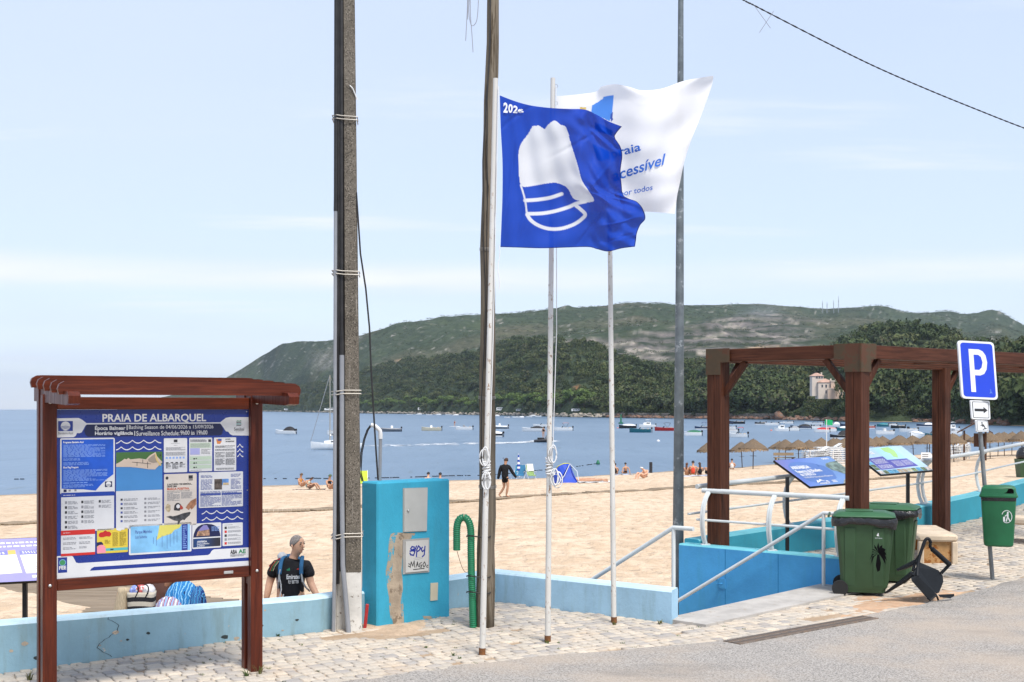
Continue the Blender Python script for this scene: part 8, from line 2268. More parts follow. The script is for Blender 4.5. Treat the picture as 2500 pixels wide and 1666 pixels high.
for a in (
 (672, 722, 1060, HW, 'enclosure', 'black', 'white and black speedboat with dark canopy frame, right of the notice board'),
 (800, 838, 1062, HW, 'cover', 'grey', 'grey covered boat half hidden behind the sailboat and utility pole'),
 (930, 978, 1054, HG, 'rib', 'grey', 'grey inflatable boat with white console, right of the white pipe elbow'),
 (1029, 1077, 1052, HC, 'open', None, 'cream open boat with black outboard'),
 (1112, 1153, 1050, HW, 'open', 'grey', 'white open boat with dark console, left of the wooden pole'),
 (1195, 1240, 1047, HG, 'rib', 'white', 'long low grey inflatable right of the leaning flagpole'),
 (1188, 1223, 1067, HK, 'cover', 'white', 'black hulled boat under a white cover beside the leaning flagpole'),
 (1274, 1327, 1054, HW, 'halfcover', 'black', 'white and black boat with a black cockpit cover, left of the middle flagpole'),
 (1301, 1342, 1044, HW, 'bow', None, 'white boat with dark arch behind the black covered boat'),
 (1352, 1397, 1052, HW, 'bimini', 'pink', 'white boat with blue cover and faded pink canopy, right of the middle flagpole'),
 (1511, 1552, 1046, HK, 'cover', 'white', 'dark boat under a white cover, leftmost of the group before the lamp post'),
 (1537, 1589, 1056, HT, 'bow', None, 'dark teal boat with red interior in the group before the lamp post'),
 (1560, 1600, 1044, HW, 'cabin', 'white', 'white hardtop cabin boat behind the dark teal boat'),
 (1599, 1645, 1052, HR, 'bimini', 'black', 'red and white boat with black canopy beside the lamp post'),
 (1670, 1712, 1064, HW, 'cover', 'green', 'white boat with a green cover right of the lamp post'),
 (1696, 1731, 1049, HN, 'bimini', 'navy', 'navy boat with blue canopy arch beside the left pergola post'),
 (1779, 1817, 1035, HK, 'bow', None, 'dark bow-rider alone at upper left inside the pergola'),
 (1842, 1870, 1037, HK, 'bow', None, 'dark and white boat left of a white one inside the pergola'),
 (1867, 1900, 1039, HW, 'bow', None, 'white boat just right of a dark one inside the pergola'),
 (1768, 1795, 1059, HW, 'cover', 'grey', 'white boat with grey cover touching the left pergola post'),
 (1766, 1793, 1049, HW, 'bimini', 'navy', 'white boat with navy canopy touching the left pergola post, farther out'),
 (1786, 1817, 1068, HW, 'bimini', 'red', 'white boat with red canopy and red bow cover'),
 (1892, 1924, 1053, HW, 'cabin', 'white', 'white cabin boat with tall white cover'),
 (1918, 1949, 1052, HW, 'halfcover', 'grey', 'white boat with grey cover right of the tall white cabin boat'),
 (1912, 1936, 1035, HW, 'bow', None, 'small white boat farther out above the cabin boats'),
 (1930, 1979, 1048, HN, 'halfcover', 'black', 'long dark navy boat in the middle of the pergola view'),
 (1965, 2008, 1039, HW, 'bimini', 'grey', 'white boat with grey canopy in the back row of the pergola view'),
 (1975, 1999, 1047, HW, 'bow', None, 'white boat between the navy boat and the red one'),
 (1990, 2021, 1056, HW, 'cover', 'red', 'white boat under a bright red cover left of the green flag pole'),
 (2011, 2036, 1054, HW, 'cover', 'pink', 'white boat with pale pink cover right of the red covered boat'),
 (2023, 2050, 1040, HW, 'halfcover', 'white', 'white boat right behind the green safety flag'),
 (2055, 2074, 1041, HN, 'bow', None, 'small navy boat left of the near pergola post'),
 (2044, 2074, 1052, HT, 'cover', 'white', 'teal boat with white cover left of the near pergola post'),
 (2026, 2074, 1072, HK, 'enclosure', 'black', 'big black boat with black canopy, nearest before the parasols'),
 (2112, 2128, 1047, HR, 'bow', None, 'small reddish boat right of the near pergola post'),
 (2143, 2166, 1042, HT, 'cover', 'teal', 'teal boat under a teal cover'),
 (2162, 2188, 1041, HW, 'bow', None, 'white boat right of the teal covered one'),
 (2175, 2209, 1046, HK, 'bow', None, 'dark low boat in front of the white one'),
 (2137, 2182, 1061, HW, 'open', 'white', 'white open fishing boat above the tilted map panel'),
 (2196, 2239, 1055, HW, 'open', 'black', 'white open boat with large black outboards'),
 (2238, 2278, 1043, HN, 'halfcover', 'white', 'navy and white boat left of the far pergola post'),
 (2217, 2249, 1071, HW, 'cover', 'white', 'white covered boat seen bow-on above the parasols'),
 (2265, 2282, 1067, HT, 'bow', None, 'pale blue boat half hidden by the far pergola post'),
 (2311, 2338, 1052, HW, 'cabin', 'white', 'white cabin boat right of the far pergola post'),
 (2311, 2343, 1061, HW, 'open', 'grey', 'white open boat with black motors right of the far pergola post'),
):
 x0, x1, yw, h_, k_, c_, lab = a
 boat(x0, x1, yw, h_, k_, c_, lab, G1, False, HW if h_ in (HK, HR, HN) and k_ != 'rib' and x0 % 2 == 0 else None, 60 if x0 == 2217 else None, 1.12)
for i, (px_, py_) in enumerate(((1000, 1013), (1022, 1013), (1048, 1014), (1070, 1014), (1095, 1014), (1112, 1015), (1200, 1018), (1212, 1017), (1238, 1021), (1252, 1015), (1258, 1020), (1272, 1021), (1292, 1019), (1300, 1017), (1314, 1018), (1326, 1017))):
 boat(px_ - 7, px_ + 8, py_, HW, 'cover' if i % 2 else 'bow', 'white', 'tiny white boat in the line moored under the far breakwater', 'tiny boats under the far breakwater')
# sailing boat
Y = FPX * (CAMH + 2.7) / (1098 - HY); L_ = 6.4
t = thing('sailing_boat', 'white sailing boat with bare mast left of the utility pole', 'sailboat', ((822 - CX) / FPX * Y, Y, -2.72), R(180 + 8))
secs = [(-.5, .62, 1.0), (-.3, .86, .95), (0, 1, .95), (.25, .8, 1.05), (.42, .4, 1.2), (.5, .04, 1.3)]
mb = MB(); B, fb = 2.1, .80; rings = []
for a, w_, h_ in secs: b_ = B / 2 * w_; rings.append([Vector((a * L_, -b_, fb * h_)), Vector((a * L_, -b_ * .95, fb * .4)), Vector((a * L_ * .96, -b_ * .6, -.1)), Vector((a * L_ * .95, 0, -.25)), Vector((a * L_ * .96, b_ * .6, -.1)), Vector((a * L_, b_ * .95, fb * .4)), Vector((a * L_, b_, fb * h_))])
for r_ in rings: mb.v += r_
for i in range(5):
 for k in range(6): mb.f.append([i * 7 + k, i * 7 + k + 1, (i + 1) * 7 + k + 1, (i + 1) * 7 + k]); mb.m.append(0)
mb.f.append(list(range(7))); mb.m.append(0); mb.build('hull', HW, t, 40)
mb = MB()
for r0_, r1_ in zip(rings[:-1], rings[1:]): mb.quad(r0_[0], r0_[6], r1_[6], r1_[0])
mb.build('deck', DKM, t)
mb = MB(); mb.loft([[Vector((a * L_, s * .62 * k, fb + z)) for s, z in ((-1, -.02), (1, -.02), (.85, .42 * k), (-.85, .42 * k))] for a, k in ((-.28, 1), (.06, 1), (.24, .7))]); mb.build('cabin', HW, t)
for s in (-1, 1):
 for x in (-.18, -.05, .08): mb = MB(); mb.box((x * L_, s * .585, fb + .24), (.42, .05, .13)); mb.build('window', GLS, t)
mt = MAST
mb = MB(); mb.tube([(.13 * L_, 0, fb), (.13 * L_, 0, 9.3)], .06, 8); mb.build('mast', M('mast_wood', (.38, .33, .26), .5, .1), t)
mb = MB(); mb.tube([(.13 * L_, 0, fb + 1.0), (-.32 * L_, 0, fb + .95)], .05, 6); mb.build('boom', STEEL, t)
mb = MB(); mb.tube([(.10 * L_, 0, fb + 1.12), (-.28 * L_, 0, fb + 1.08)], [.16, .09], 8); mb.build('furled_sail', CV['grey'], t, True)
mb = MB(); mb.tube([(.5 * L_, 0, fb * 1.3), (.14 * L_, 0, 9.1)], .045, 6); mb.build('furled_jib', CV['grey'], t)
for p in ((-.48, 0), (.1, .98), (.1, -.98)): mb = MB(); mb.tube([(p[0] * L_, p[1], fb), (.13 * L_, 0, 9.1)], .014, 4); mb.build('stay', STEEL, t)
mb = MB(); mb.tube([(.13 * L_, -.8, 4.6), (.13 * L_, .8, 4.6)], .025, 5); mb.build('spreader', STEEL, t)
# jet ski and rider come with the people; its wake
FOAM = M('sea_foam', (.78, .80, .82), .8, .1, 1.5)
def wake(name, label, pts, wd, n, seed):
 r = random.Random(seed); mb = MB(); C_ = cubic(pts, 200); o0 = gp(*pts[0], -2.69)
 for i in range(n):
  a = r.random(); c = C_[int(a * 199)]; p = gp(c[0] + r.uniform(-3, 3), c[1] + r.gauss(0, wd * .35), -2.685 + r.uniform(0, .008)) - o0
  l = r.uniform(.2, 1.5); w_ = r.uniform(.1, .45); an = r.uniform(-.15, .15)
  ring = [p + Vector((l * math.cos(t) * r.uniform(.6, 1.1) * math.cos(an) - 0, w_ * math.sin(t) * r.uniform(.6, 1.1) + l * math.cos(t) * math.sin(an), .02 * r.random())) for t in [k * 1.047 for k in range(6)]]
  mb.add(ring, [tuple(range(6))])
 o = mb.build(name, FOAM, None, False, False); o.location = o0
 return tag(o, label, 'foam', kind='stuff')
wake('wake', 'white wake trailing behind the jet ski', [(1195, 1083), (1230, 1082), (1280, 1080), (1310, 1077), (1330, 1078), (1354, 1077)], 2.2, 260, 1)
wake('wake', 'older faint wake left of the wooden pole', [(880, 1088), (960, 1088), (1040, 1086), (1100, 1084), (1160, 1083)], 3.4, 80, 2)
wake('wake', 'thin foam streak far out beside the sailboat mast', [(785, 1028), (820, 1029)], .6, 40, 3)
# people
SK = {'light': M('skin_light', (.66, .38, .25), .55, .08, 8, spec=.3), 'tan': M('skin_tan', (.48, .265, .165), .55, .08, 8, spec=.3), 'dark': M('skin_brown', (.25, .12, .07), .55, .08, 8, spec=.3)}
HAIR = {'black': M('hair_black', (.012, .010, .009), .6, .3, 40), 'brown': M('hair_brown', (.055, .026, .014), .6, .3, 40), 'grey': M('hair_grey', (.25, .22, .20), .8, .3, 60, .5, 180), 'auburn': M('hair_auburn', (.11, .04, .018), .6, .3, 40)}
def cloth(name, col): return M('cloth_' + name, col, .9, .14, 10, .2, 60, spec=.15)
def skin_mesh(name, verts, edges, mat, sub_=1):
 """verts: list of (xyz, (rx, ry)); a Skin modifier grows one continuous surface"""
 me = bpy.data.meshes.new('skeleton'); me.from_pydata([tuple(v[0]) for v in verts], edges, [])
 o = bpy.data.objects.new('skeleton', me)
 md = o.modifiers.new('skin', 'SKIN'); md.use_smooth_shade = True; md.branch_smoothing = .3
 sv = me.skin_vertices[0].data
 for i, v in enumerate(verts): sv[i].radius = v[1] if isinstance(v[1], tuple) else (v[1], v[1]); sv[i].use_root = (i == 0)
 s = o.modifiers.new('sub', 'SUBSURF'); s.levels = sub_; s.render_levels = sub_
 out_ = bake(o); out_.name = name
 bpy.data.objects.remove(o); bpy.data.meshes.remove(me)
 out_.materials.clear(); out_.materials.append(mat); out_.polygons.foreach_set('use_smooth', [True] * len(out_.polygons))
 return out_
def body(J, mat, sub_=1, fat=1.0):
 """J: joints of one figure; arms and legs as lists of points"""
 V, E = [], []
 def add(p, r): V.append((Vector(p), r)); return len(V) - 1
 pel = add(J['pelvis'], (.125 * fat, .10 * fat)); wa = add(J['waist'], (.120 * fat, .092 * fat)); chs = add(J['chest'], (.135 * fat, .10 * fat)); nk = add(J['neck'], .055)
 E += [(pel, wa), (wa, chs), (chs, nk)]
 hd = Vector(J['head']); n0 = Vector(J['neck']); up = (hd - n0).normalized()
 a = add(hd - up * .045, (.066, .072)); b_ = add(hd + up * .035, (.074, .086)); c = add(hd + up * .095, (.055, .064)); E += [(nk, a), (a, b_), (b_, c)]
 for k in ('armL', 'armR'):
  if k in J:
   prev = chs; rr_ = [.058, .046, .040, .032, .034, .018]
   for i, p in enumerate(J[k]): q = add(p, rr_[min(i, 5)]); E.append((prev, q)); prev = q
 for k in ('legL', 'legR'):
  if k in J:
   prev = pel; rr_ = [.085, .078, .056, .058, .036, .034, .022]
   for i, p in enumerate(J[k]): q = add(p, rr_[min(i, 6)]); E.append((prev, q)); prev = q
 return skin_mesh('body', V, E, mat, sub_)
def chain(name, pts, mat, sub_=1):
 return skin_mesh(name, [(Vector(p), r) for p, r in pts], [(i, i + 1) for i in range(len(pts) - 1)], mat, sub_)
def hair_cap(head, up, r, mat, back=Vector((0, 1, 0)), long=0.0, parent=None):
 mb = MB(); h = Vector(head); n = 14; rings = []
 for i in range(7):
  th = math.pi * .56 * i / 6; rings.append([h + up * (.035 + r * 1.12 * math.cos(th)) + Vector((math.cos(a) * r * math.sin(th), math.sin(a) * r * 1.08 * math.sin(th), 0)) + back * (.012 + .02 * math.sin(th)) for a in [2 * math.pi * k / n for k in range(n)]])
 rings[0] = [rings[0][0].lerp(p, .2) for p in rings[0]]
 mb.loft(rings); o = mb.build('hair', mat, parent, True)
 if long > 0:
  link('hair_length', chain('hair_length', [(h + back * .075 + up * .04, (.075, .045)), (h + back * .095 - up * .10, (.085, .045)), (h + back * .10 - up * long, (.06, .03))], mat), o)
 return o
def person(label, loc, rz, J, skin, hair, clothes, hairlong=0, fat=1.0, scale=1.0, cap=None, group=None):
 t = thing('person', label, 'person', loc, rz, group); t.scale = (scale,) * 3
 link('body', body(J, SK[skin], 1, fat), t)
 up = (Vector(J['head']) - Vector(J['neck'])).normalized()
 if cap: hair_cap(J['head'], up, .098, cap, Vector((0, .0, 0)), 0, t).name = 'cap'
 elif hair: hair_cap(J['head'], up, .094, HAIR[hair], Vector(J.get('back', (0, .6, 0))), hairlong, t)
 for nm, pts, m in clothes: link(nm, chain(nm, pts, m), t)
 return t
def top_pts(J, f=1.18, low='waist'):
 return [(J['pelvis'], (.13 * f, .105 * f)), (J['waist'], (.122 * f, .096 * f)), (J['chest'], (.138 * f, .106 * f)), (Vector(J['neck']) - Vector((0, 0, .03)), .07)]
def shorts(J, f=1.12): return [(J['waist'], (.118 * f, .095 * f)), (J['pelvis'], (.135 * f, .11 * f))]
SIT = dict(pelvis=(0, .05, .11), waist=(0, .10, .26), chest=(0, .10, .44), neck=(0, .06, .60), head=(0, .02, .74), armL=[(-.18, .10, .52), (-.25, -.02, .34), (-.20, -.22, .28), (-.16, -.30, .28)], armR=[(.18, .10, .52), (.25, -.02, .34), (.20, -.22, .28), (.16, -.30, .28)], legL=[(-.10, -.05, .11), (-.13, -.30, .32), (-.14, -.42, .38), (-.13, -.52, .20), (-.13, -.58, .05), (-.13, -.70, .04)], legR=[(.10, -.05, .11), (.13, -.30, .30), (.14, -.42, .36), (.13, -.54, .20), (.13, -.60, .05), (.13, -.72, .04)])
SITFLAT = dict(SIT, legL=[(-.10, -.05, .10), (-.12, -.30, .09), (-.14, -.45, .09), (-.15, -.65, .07), (-.16, -.82, .06), (-.17, -.86, .15)], legR=[(.10, -.05, .10), (.12, -.30, .09), (.14, -.45, .09), (.15, -.65, .07), (.16, -.82, .06), (.17, -.86, .15)], armL=[(-.18, .12, .50), (-.26, .24, .30), (-.28, .32, .08), (-.28, .36, .03)], armR=[(.18, .12, .50), (.26, .24, .30), (.28, .32, .08), (.28, .36, .03)])
HUNCH = dict(SIT, waist=(0, .12, .25), chest=(0, .02, .42), neck=(0, -.08, .54), head=(0, -.17, .62))
LIE = dict(pelvis=(0, 0, .11), waist=(0, .16, .11), chest=(0, .36, .13), neck=(0, .54, .12), head=(0, .67, .12), armL=[(-.18, .46, .12), (-.34, .52, .08), (-.30, .72, .06), (-.22, .78, .06)], armR=[(.18, .46, .12), (.34, .52, .08), (.30, .72, .06), (.22, .78, .06)], legL=[(-.09, -.10, .10), (-.10, -.32, .09), (-.11, -.46, .08), (-.11, -.62, .08), (-.12, -.84, .06), (-.12, -.95, .05)], legR=[(.09, -.10, .10), (.10, -.32, .09), (.11, -.46, .08), (.11, -.62, .08), (.12, -.84, .06), (.12, -.95, .05)])
def seat(px_, py_, label, rz, J, skin, hair, top=None, bottom=None, hairlong=0, cap=None, fat=1.0, scale=1.0):
 g = beach_pt(px_, py_); cl_ = []
 if top: cl_.append(('top', top_pts(J)[0 if top[1] else 1:], top[0]))
 if bottom: cl_.append(('shorts', shorts(J), bottom))
 return person(label, g, rz, J, skin, hair, cl_, hairlong, fat, scale, cap)
seat(736, 1190, 'person kneeling in an orange swimsuit and brown hat at the water edge', R(60), SIT, 'tan', 'brown', (cloth('orange', (.50, .22, .05)), True), None, 0, cloth('hat_brown', (.13, .09, .06)))
seat(754, 1196, 'person hunched on the sand in a pale green shirt', R(75), HUNCH, 'tan', 'black', (cloth('pale_green', (.50, .58, .48)), True))
seat(806, 1197, 'person in a dark top and green hat seated beside the utility pole', R(50), SIT, 'tan', 'brown', (cloth('black', (.015, .015, .018)), True), cloth('brown', (.09, .05, .035)), 0, cloth('hat_green', (.10, .14, .08)))
seat(1046, 1190, 'person in pink with dark hair seated behind the turquoise cabinet', R(170), SIT, 'light', 'black', (cloth('pink', (.60, .30, .32)), True))
seat(1075, 1193, 'dark-haired person at the right behind the turquoise cabinet', R(175), SIT, 'tan', 'black', None, cloth('black', (.015, .015, .018)))
seat(1502, 1159, 'dark-haired person in black seated behind the bare flagpole', R(170), SIT, 'tan', 'black', (cloth('black', (.015, .015, .018)), True))
seat(1527, 1157, 'bare-backed woman with dark hair leaning back on her arms', R(185), SITFLAT, 'tan', 'black', None, cloth('black', (.015, .015, .018)))
seat(1574, 1170, 'bare-backed person in white cap and black shorts hunched over', R(-60), HUNCH, 'light', None, None, cloth('black', (.015, .015, .018)), 0, cloth('cap_white', (.66, .65, .62)), 1.25, 1.08)
seat(1677, 1162, 'person with long auburn hair, leftmost of the group right of the lamp post', R(160), SIT, 'tan', 'auburn', None, None, .34)
seat(1692, 1161, 'person in a bright orange-red shirt in the middle of the seated group', R(175), SIT, 'tan', 'black', (cloth('coral', (.72, .09, .05)), True), None, 0, None, 1.1, 1.12)
seat(1708, 1162, 'person with long dark hair right of the orange-red shirt', R(185), SIT, 'tan', 'brown', (cloth('black', (.015, .015, .018)), True), None, .34)
seat(1728, 1162, 'person in black leaning by the left pergola post', R(120), HUNCH, 'tan', 'black', (cloth('black', (.015, .015, .018)), True))
seat(1787, 1148, 'person in a white shirt seated below the thatched parasols', R(170), SIT, 'tan', 'black', (cloth('white', (.68, .68, .66)), True))
def towel_at(px_, py_, m, label, rz, sx_=.8, sy_=1.8):
 g = beach_pt(px_, py_); V = []
 for i in range(9):
  for j in range(7):
   x, y = (i / 8 - .5) * sy_, (j / 6 - .5) * sx_; wx = x * math.cos(rz) - y * math.sin(rz); wy = x * math.sin(rz) + y * math.cos(rz)
   V.append((wx, wy, beach_z(g.x + wx, g.y + wy) - g.z + .035 + .02 * math.sin(i * 2.1 + j)))
 o = link('beach_towel', np_mesh('beach_towel', V, grid_faces(9, 7), m, True)); o.location = g; tag(o, label, 'towel')
towel_at(1452, 1178, cloth('towel_white', (.68, .68, .66)), 'white beach towel under the lying sunbathers', R(5), 1.6, 2.0)
towel_at(755, 1197, cloth('towel_dark', (.06, .04, .06)), 'dark towel beside the hunched person in pale green', R(5))
towel_at(1515, 1160, cloth('towel_pale', (.42, .48, .60)), 'pale blue towel left of the leaning woman', R(10))
towel_at(1700, 1164, cloth('towel_lilac', (.50, .52, .60)), 'light towel under the seated group right of the lamp post', R(4), 1.2, 2.6)
for (px_, py_, rz, lab, hr, top_) in ((1424, 1176, R(-78), 'sunbather lying behind the blue tent, nearest the tent', None, None), (1452, 1178, R(-92), 'dark-haired sunbather lying with head to the right', 'black', cloth('black', (.015, .015, .018)))):
 g = beach_pt(px_, py_); person(lab, g + Vector((0, 0, .03)), rz, LIE, 'tan', hr, [('shorts', [(LIE['pelvis'], (.135, .11)), ((0, .07, .11), (.13, .10))], cloth('swim_dark', (.03, .04, .05)))], 0)
g = beach_pt(1589, 1155); mb = MB(); mb.tube([(0, 0, -.2), (0, 0, .82)], .12, 8); o = mb.build('sand_post', flat('post_dark', (.03, .03, .035), .8)); o.location = g; tag(o, 'short dark post standing at the water edge', 'post')
# walking woman in a black hoodie
g = beach_pt(1233, 1218, -1.49)
WALK = dict(pelvis=(0, 0, .88), waist=(0, .01, 1.02), chest=(0, .02, 1.22), neck=(.01, .01, 1.40), head=(.035, .0, 1.535), armL=[(-.15, .02, 1.32), (-.20, .06, 1.10), (-.25, .08, .90), (-.26, .08, .82)], armR=[(.15, .0, 1.32), (.26, -.04, 1.10), (.38, -.10, .94), (.44, -.12, .88)], legL=[(-.07, .04, .84), (-.04, .06, .60), (-.02, .08, .46), (-.12, .14, .26), (-.24, .18, .10), (-.14, .14, .03)], legR=[(.08, -.02, .84), (.10, -.05, .62), (.11, -.06, .47), (.08, -.02, .26), (.05, .0, .08), (.20, -.04, .03)])
wm = person('woman in a black hoodie and shorts walking right along the boardwalk', g + Vector((0, 0, .05)), R(8), WALK, 'tan', 'brown', [])
HOOD = cloth('hoodie_black', (.014, .014, .016))
V_ = [((0, 0, .73), (.150, .125)), ((0, .01, 1.08), (.165, .135)), ((0, .02, 1.26), (.165, .13)), ((.01, .02, 1.40), .085), ((-.17, .02, 1.31), .085), ((-.215, .06, 1.10), .078), ((-.29, .09, .76), .058), ((.17, .0, 1.31), .085), ((.28, -.04, 1.10), .078), ((.47, -.13, .83), .055)]
link('hoodie', skin_mesh('hoodie', [(Vector(a), r) for a, r in V_], [(0, 1), (1, 2), (2, 3), (2, 4), (4, 5), (5, 6), (2, 7), (7, 8), (8, 9)], HOOD), wm)
link('shorts', skin_mesh('shorts', [(Vector((0, 0, .92)), (.145, .12)), (Vector((-.05, .05, .60)), .095), (Vector((.10, -.045, .60)), .095)], [(0, 1), (0, 2)], cloth('shorts_black', (.012, .012, .014))), wm)
link('bun', chain('bun', [(Vector((-.06, .06, 1.64)), .04), (Vector((-.075, .07, 1.67)), .035)], HAIR['brown']), wm)
mb = MB(); mb.box((.105, -.03, 1.545), (.05, .10, .03), None, .01); mb.build('sunglasses', flat('sunglass_dark', (.01, .01, .01), .2), wm)
# paddler far out, rider on the jet ski
def up_person(px_, yw, label, mcl, z0=-2.55):
 g = gp(px_, yw, -2.7); J = dict(WALK, legL=[(-.08, .0, .84), (-.09, 0, .62), (-.09, 0, .47), (-.09, 0, .26), (-.09, 0, .08), (-.09, -.1, .03)], legR=[(.08, 0, .84), (.09, 0, .62), (.09, 0, .47), (.09, 0, .26), (.09, 0, .08), (.09, -.1, .03)])
 return person(label, Vector((g.x, g.y, z0)), 0, J, 'tan', 'black', [('top', top_pts(J), mcl)])
up_person(1110, 1042, 'person standing on a board far out beside the white open boat', cloth('dark_red', (.20, .04, .05)), -2.6)
g = gp(1110, 1042, -2.7); mb = MB(); mb.loft([[Vector((x, w_ * s, z)) for s, z in ((-1, 0), (1, 0), (1, .1), (-1, .1))] for x, w_ in ((-1.5, .05), (-.9, .34), (.6, .36), (1.5, .08))]); o = mb.build('paddle_board', HW); o.location = (g.x, g.y, -2.68); tag(o, 'paddle board under the standing person far out', 'board')
g = gp(1326, 1080, -2.7); js = thing('jet_ski', 'black jet ski speeding right ahead of its white wake', 'jet ski', Vector((g.x, g.y, -2.72)), R(5))
mb = MB(); mb.loft([[Vector((x, w_ * s, z + dz)) for s, z in ((-1, .25), (-.6, -.1), (.6, -.1), (1, .25), (.5, .48), (-.5, .48))] for x, w_, dz in ((-1.4, .4, -.1), (-.6, .5, 0), (.5, .45, .1), (1.2, .2, .25), (1.5, .04, .3))]); mb.build('hull', HK, js, 40)
mb = MB(); mb.box((-.35, 0, .6), (1.1, .36, .26), None, .08); mb.build('seat', MOT, js); mb = MB(); mb.tube([(.45, -.4, 1.0), (.5, 0, .95), (.45, .4, 1.0)], .04, 6); mb.build('handlebar', MOT, js)
mb = MB(); mb.box((.55, 0, .72), (.5, .4, .4), None, .1); mb.build('console', HG, js)
up_person(1326.5, 1080, 'rider in black standing on the jet ski', cloth('black', (.015, .015, .018)), -2.72 + .72)
# man with backpack behind the low wall
MY = 14.7; mx = (712 - CX) / FPX * MY; mz = beach_z(mx, MY)
top_z = CAMH - (1304 - HY) * MY / FPX; sc = (top_z - mz) / 1.75
man = thing('person', 'grey-haired man in a black football shirt with a backpack walking behind the low wall', 'person', (mx, MY, mz), R(0)); man.scale = (sc,) * 3
skm = SK['light']
MJ = dict(pelvis=(-.01, 0, .95), waist=(-.01, .01, 1.10), chest=(-.01, .02, 1.32), neck=(.03, .01, 1.50), head=(.065, -.005, 1.625))
V, E = [], []
def ad(p, r, par=None):
 V.append((Vector(p), r))
 if par is not None: E.append((par, len(V) - 1))
 return len(V) - 1
p0 = ad(MJ['pelvis'], (.16, .13)); p1 = ad(MJ['waist'], (.155, .125), p0); p2 = ad(MJ['chest'], (.165, .125), p1); p3 = ad((.01, .02, 1.445), (.070, .065), p2); p4 = ad((.028, .016, 1.505), (.050, .052), p3)
p5 = ad((.078, -.014, 1.566), (.062, .068), p4); p6 = ad((.066, -.004, 1.645), (.090, .098), p5); p7 = ad((.058, .003, 1.72), (.070, .078), p6)
aL = [((-.175, .03, 1.395), .066), ((-.225, .045, 1.30), .056), ((-.265, .05, 1.18), .046), ((-.28, .02, 1.08), .044), ((-.295, .0, .985), .032)]
aR = [((.168, .0, 1.395), .064), ((.195, -.01, 1.30), .054), ((.225, -.02, 1.18), .045), ((.275, -.07, 1.10), .042), ((.325, -.12, 1.04), .030)]
q = p2
for p, r_ in aL: q = ad(p, r_, q)
hl = q; q = p2
for p, r_ in aR: q = ad(p, r_, q)
hr = q
for s, kn in ((-1, .06), (1, -.08)):
 a = ad((s * .10, 0, .86), .105, p0); a = ad((s * .11, kn, .52), .075, a); a = ad((s * .11, kn + .04, .30), .062, a); a = ad((s * .11, kn + .1, .09), .042, a); a = ad((s * .12, kn - .06, .035), .038, a); ad((s * .12, kn - .14, .03), .026, a)
link('body', skin_mesh('body', V, E, skm, 2), man)
def hand(wrist, d, side, curl):
 w_ = Vector(wrist); d = Vector(d).normalized(); sd_ = Vector(side).normalized(); nrm = d.cross(sd_)
 VV2 = [(w_, .026), (w_ + d * .05, (.036, .018)), (w_ + d * .085, (.038, .016))]; EE = [(0, 1), (1, 2)]
 for i, (o_, l) in enumerate(((-.030, .060), (-.010, .072), (.011, .068), (.031, .055))):
  b_ = w_ + d * .085 + sd_ * o_; k1 = b_ + (d * (1 - curl * .5) + nrm * curl * .8).normalized() * l * .5; k2 = k1 + (d * (1 - curl * 1.6) + nrm * curl).normalized() * l * .5
  n = len(VV2); VV2 += [(b_, .0095), (k1, .009), (k2, .0075)]; EE += [(2, n), (n, n + 1), (n + 1, n + 2)]
 n = len(VV2); b_ = w_ + d * .03 - sd_ * .03; VV2 += [(b_, .013), (b_ + (d * .6 - sd_ * .8).normalized() * .035, .010), (b_ + (d * .6 - sd_ * .8).normalized() * .035 + (d * .9 + nrm * curl * .6).normalized() * .028, .008)]; EE += [(1, n), (n, n + 1), (n + 1, n + 2)]
 link('hand', skin_mesh('hand', VV2, EE, skm, 1), man)
hand(aL[-1][0], (-.05, -.05, -1), (.3, -1, 0), .25); hand(aR[-1][0], (.7, -.35, -.45), (.2, -.3, 1), .75)
fwd = Vector((.86, -.5, 0)).normalized(); rt = Vector((-fwd.y, fwd.x, 0)); H0 = Vector((.068, -.008, 1.618))
def fq(f, s, z): return H0 + fwd * f + rt * s + Vector((0, 0, z))
link('nose', chain('nose', [(fq(.078, 0, .018), .010), (fq(.098, 0, -.012), .014), (fq(.084, 0, -.024), .012)], skm), man)
link('chin', chain('chin', [(fq(.055, 0, -.070), .022), (fq(.062, 0, -.085), .018)], skm), man)
for s in (-1, 1):
 link('ear', chain('ear', [(fq(-.012, s * .083, .02), (.010, .012)), (fq(-.008, s * .088, .0), (.012, .014)), (fq(.0, s * .083, -.025), .008)], skm), man)
 mb = MB(); mb.lathe([(.0, .007), (.006, .005), (.008, 0), (.006, -.005), (.0, -.007)], 8, fq(.078, s * .032, .022)); mb.build('eye', flat('eye_dark', (.02, .015, .012), .3), man, True)
 link('brow', chain('brow', [(fq(.084, s * .015, .040), .005), (fq(.076, s * .048, .042), .005)], HAIR['grey']), man)
mb = MB(); mb.box(fq(.080, 0, -.046), (.012, .045, .009), Matrix.Rotation(math.atan2(fwd.y, fwd.x), 3, 'Z'), .003); mb.build('mouth', flat('lip', (.30, .11, .09), .5), man)
mb = MB(); rings = []; n = 22
for i in range(8):
 ring = []
 for k in range(n):
  a = 2 * math.pi * k / n; f_, s_ = math.cos(a), math.sin(a); th = math.pi * (.56 - .24 * max(0, f_) + .04 * abs(s_)) * i / 7; lift = 0
  ring.append(H0 + fwd * (f_ * .086 * math.sin(th) - .010) + rt * (s_ * .079 * math.sin(th)) + Vector((0, 0, .020 + .101 * math.cos(th) + lift)))
 rings.append(ring)
rings[0] = [rings[0][0].lerp(p, .3) for p in rings[0]]
mb.loft(rings); mb.build('hair', HAIR['grey'], man, True)
SHM = M('shirt_black', (.012, .012, .015), .7, .25, 8, .35, 30, spec=.25, bdist=.02)
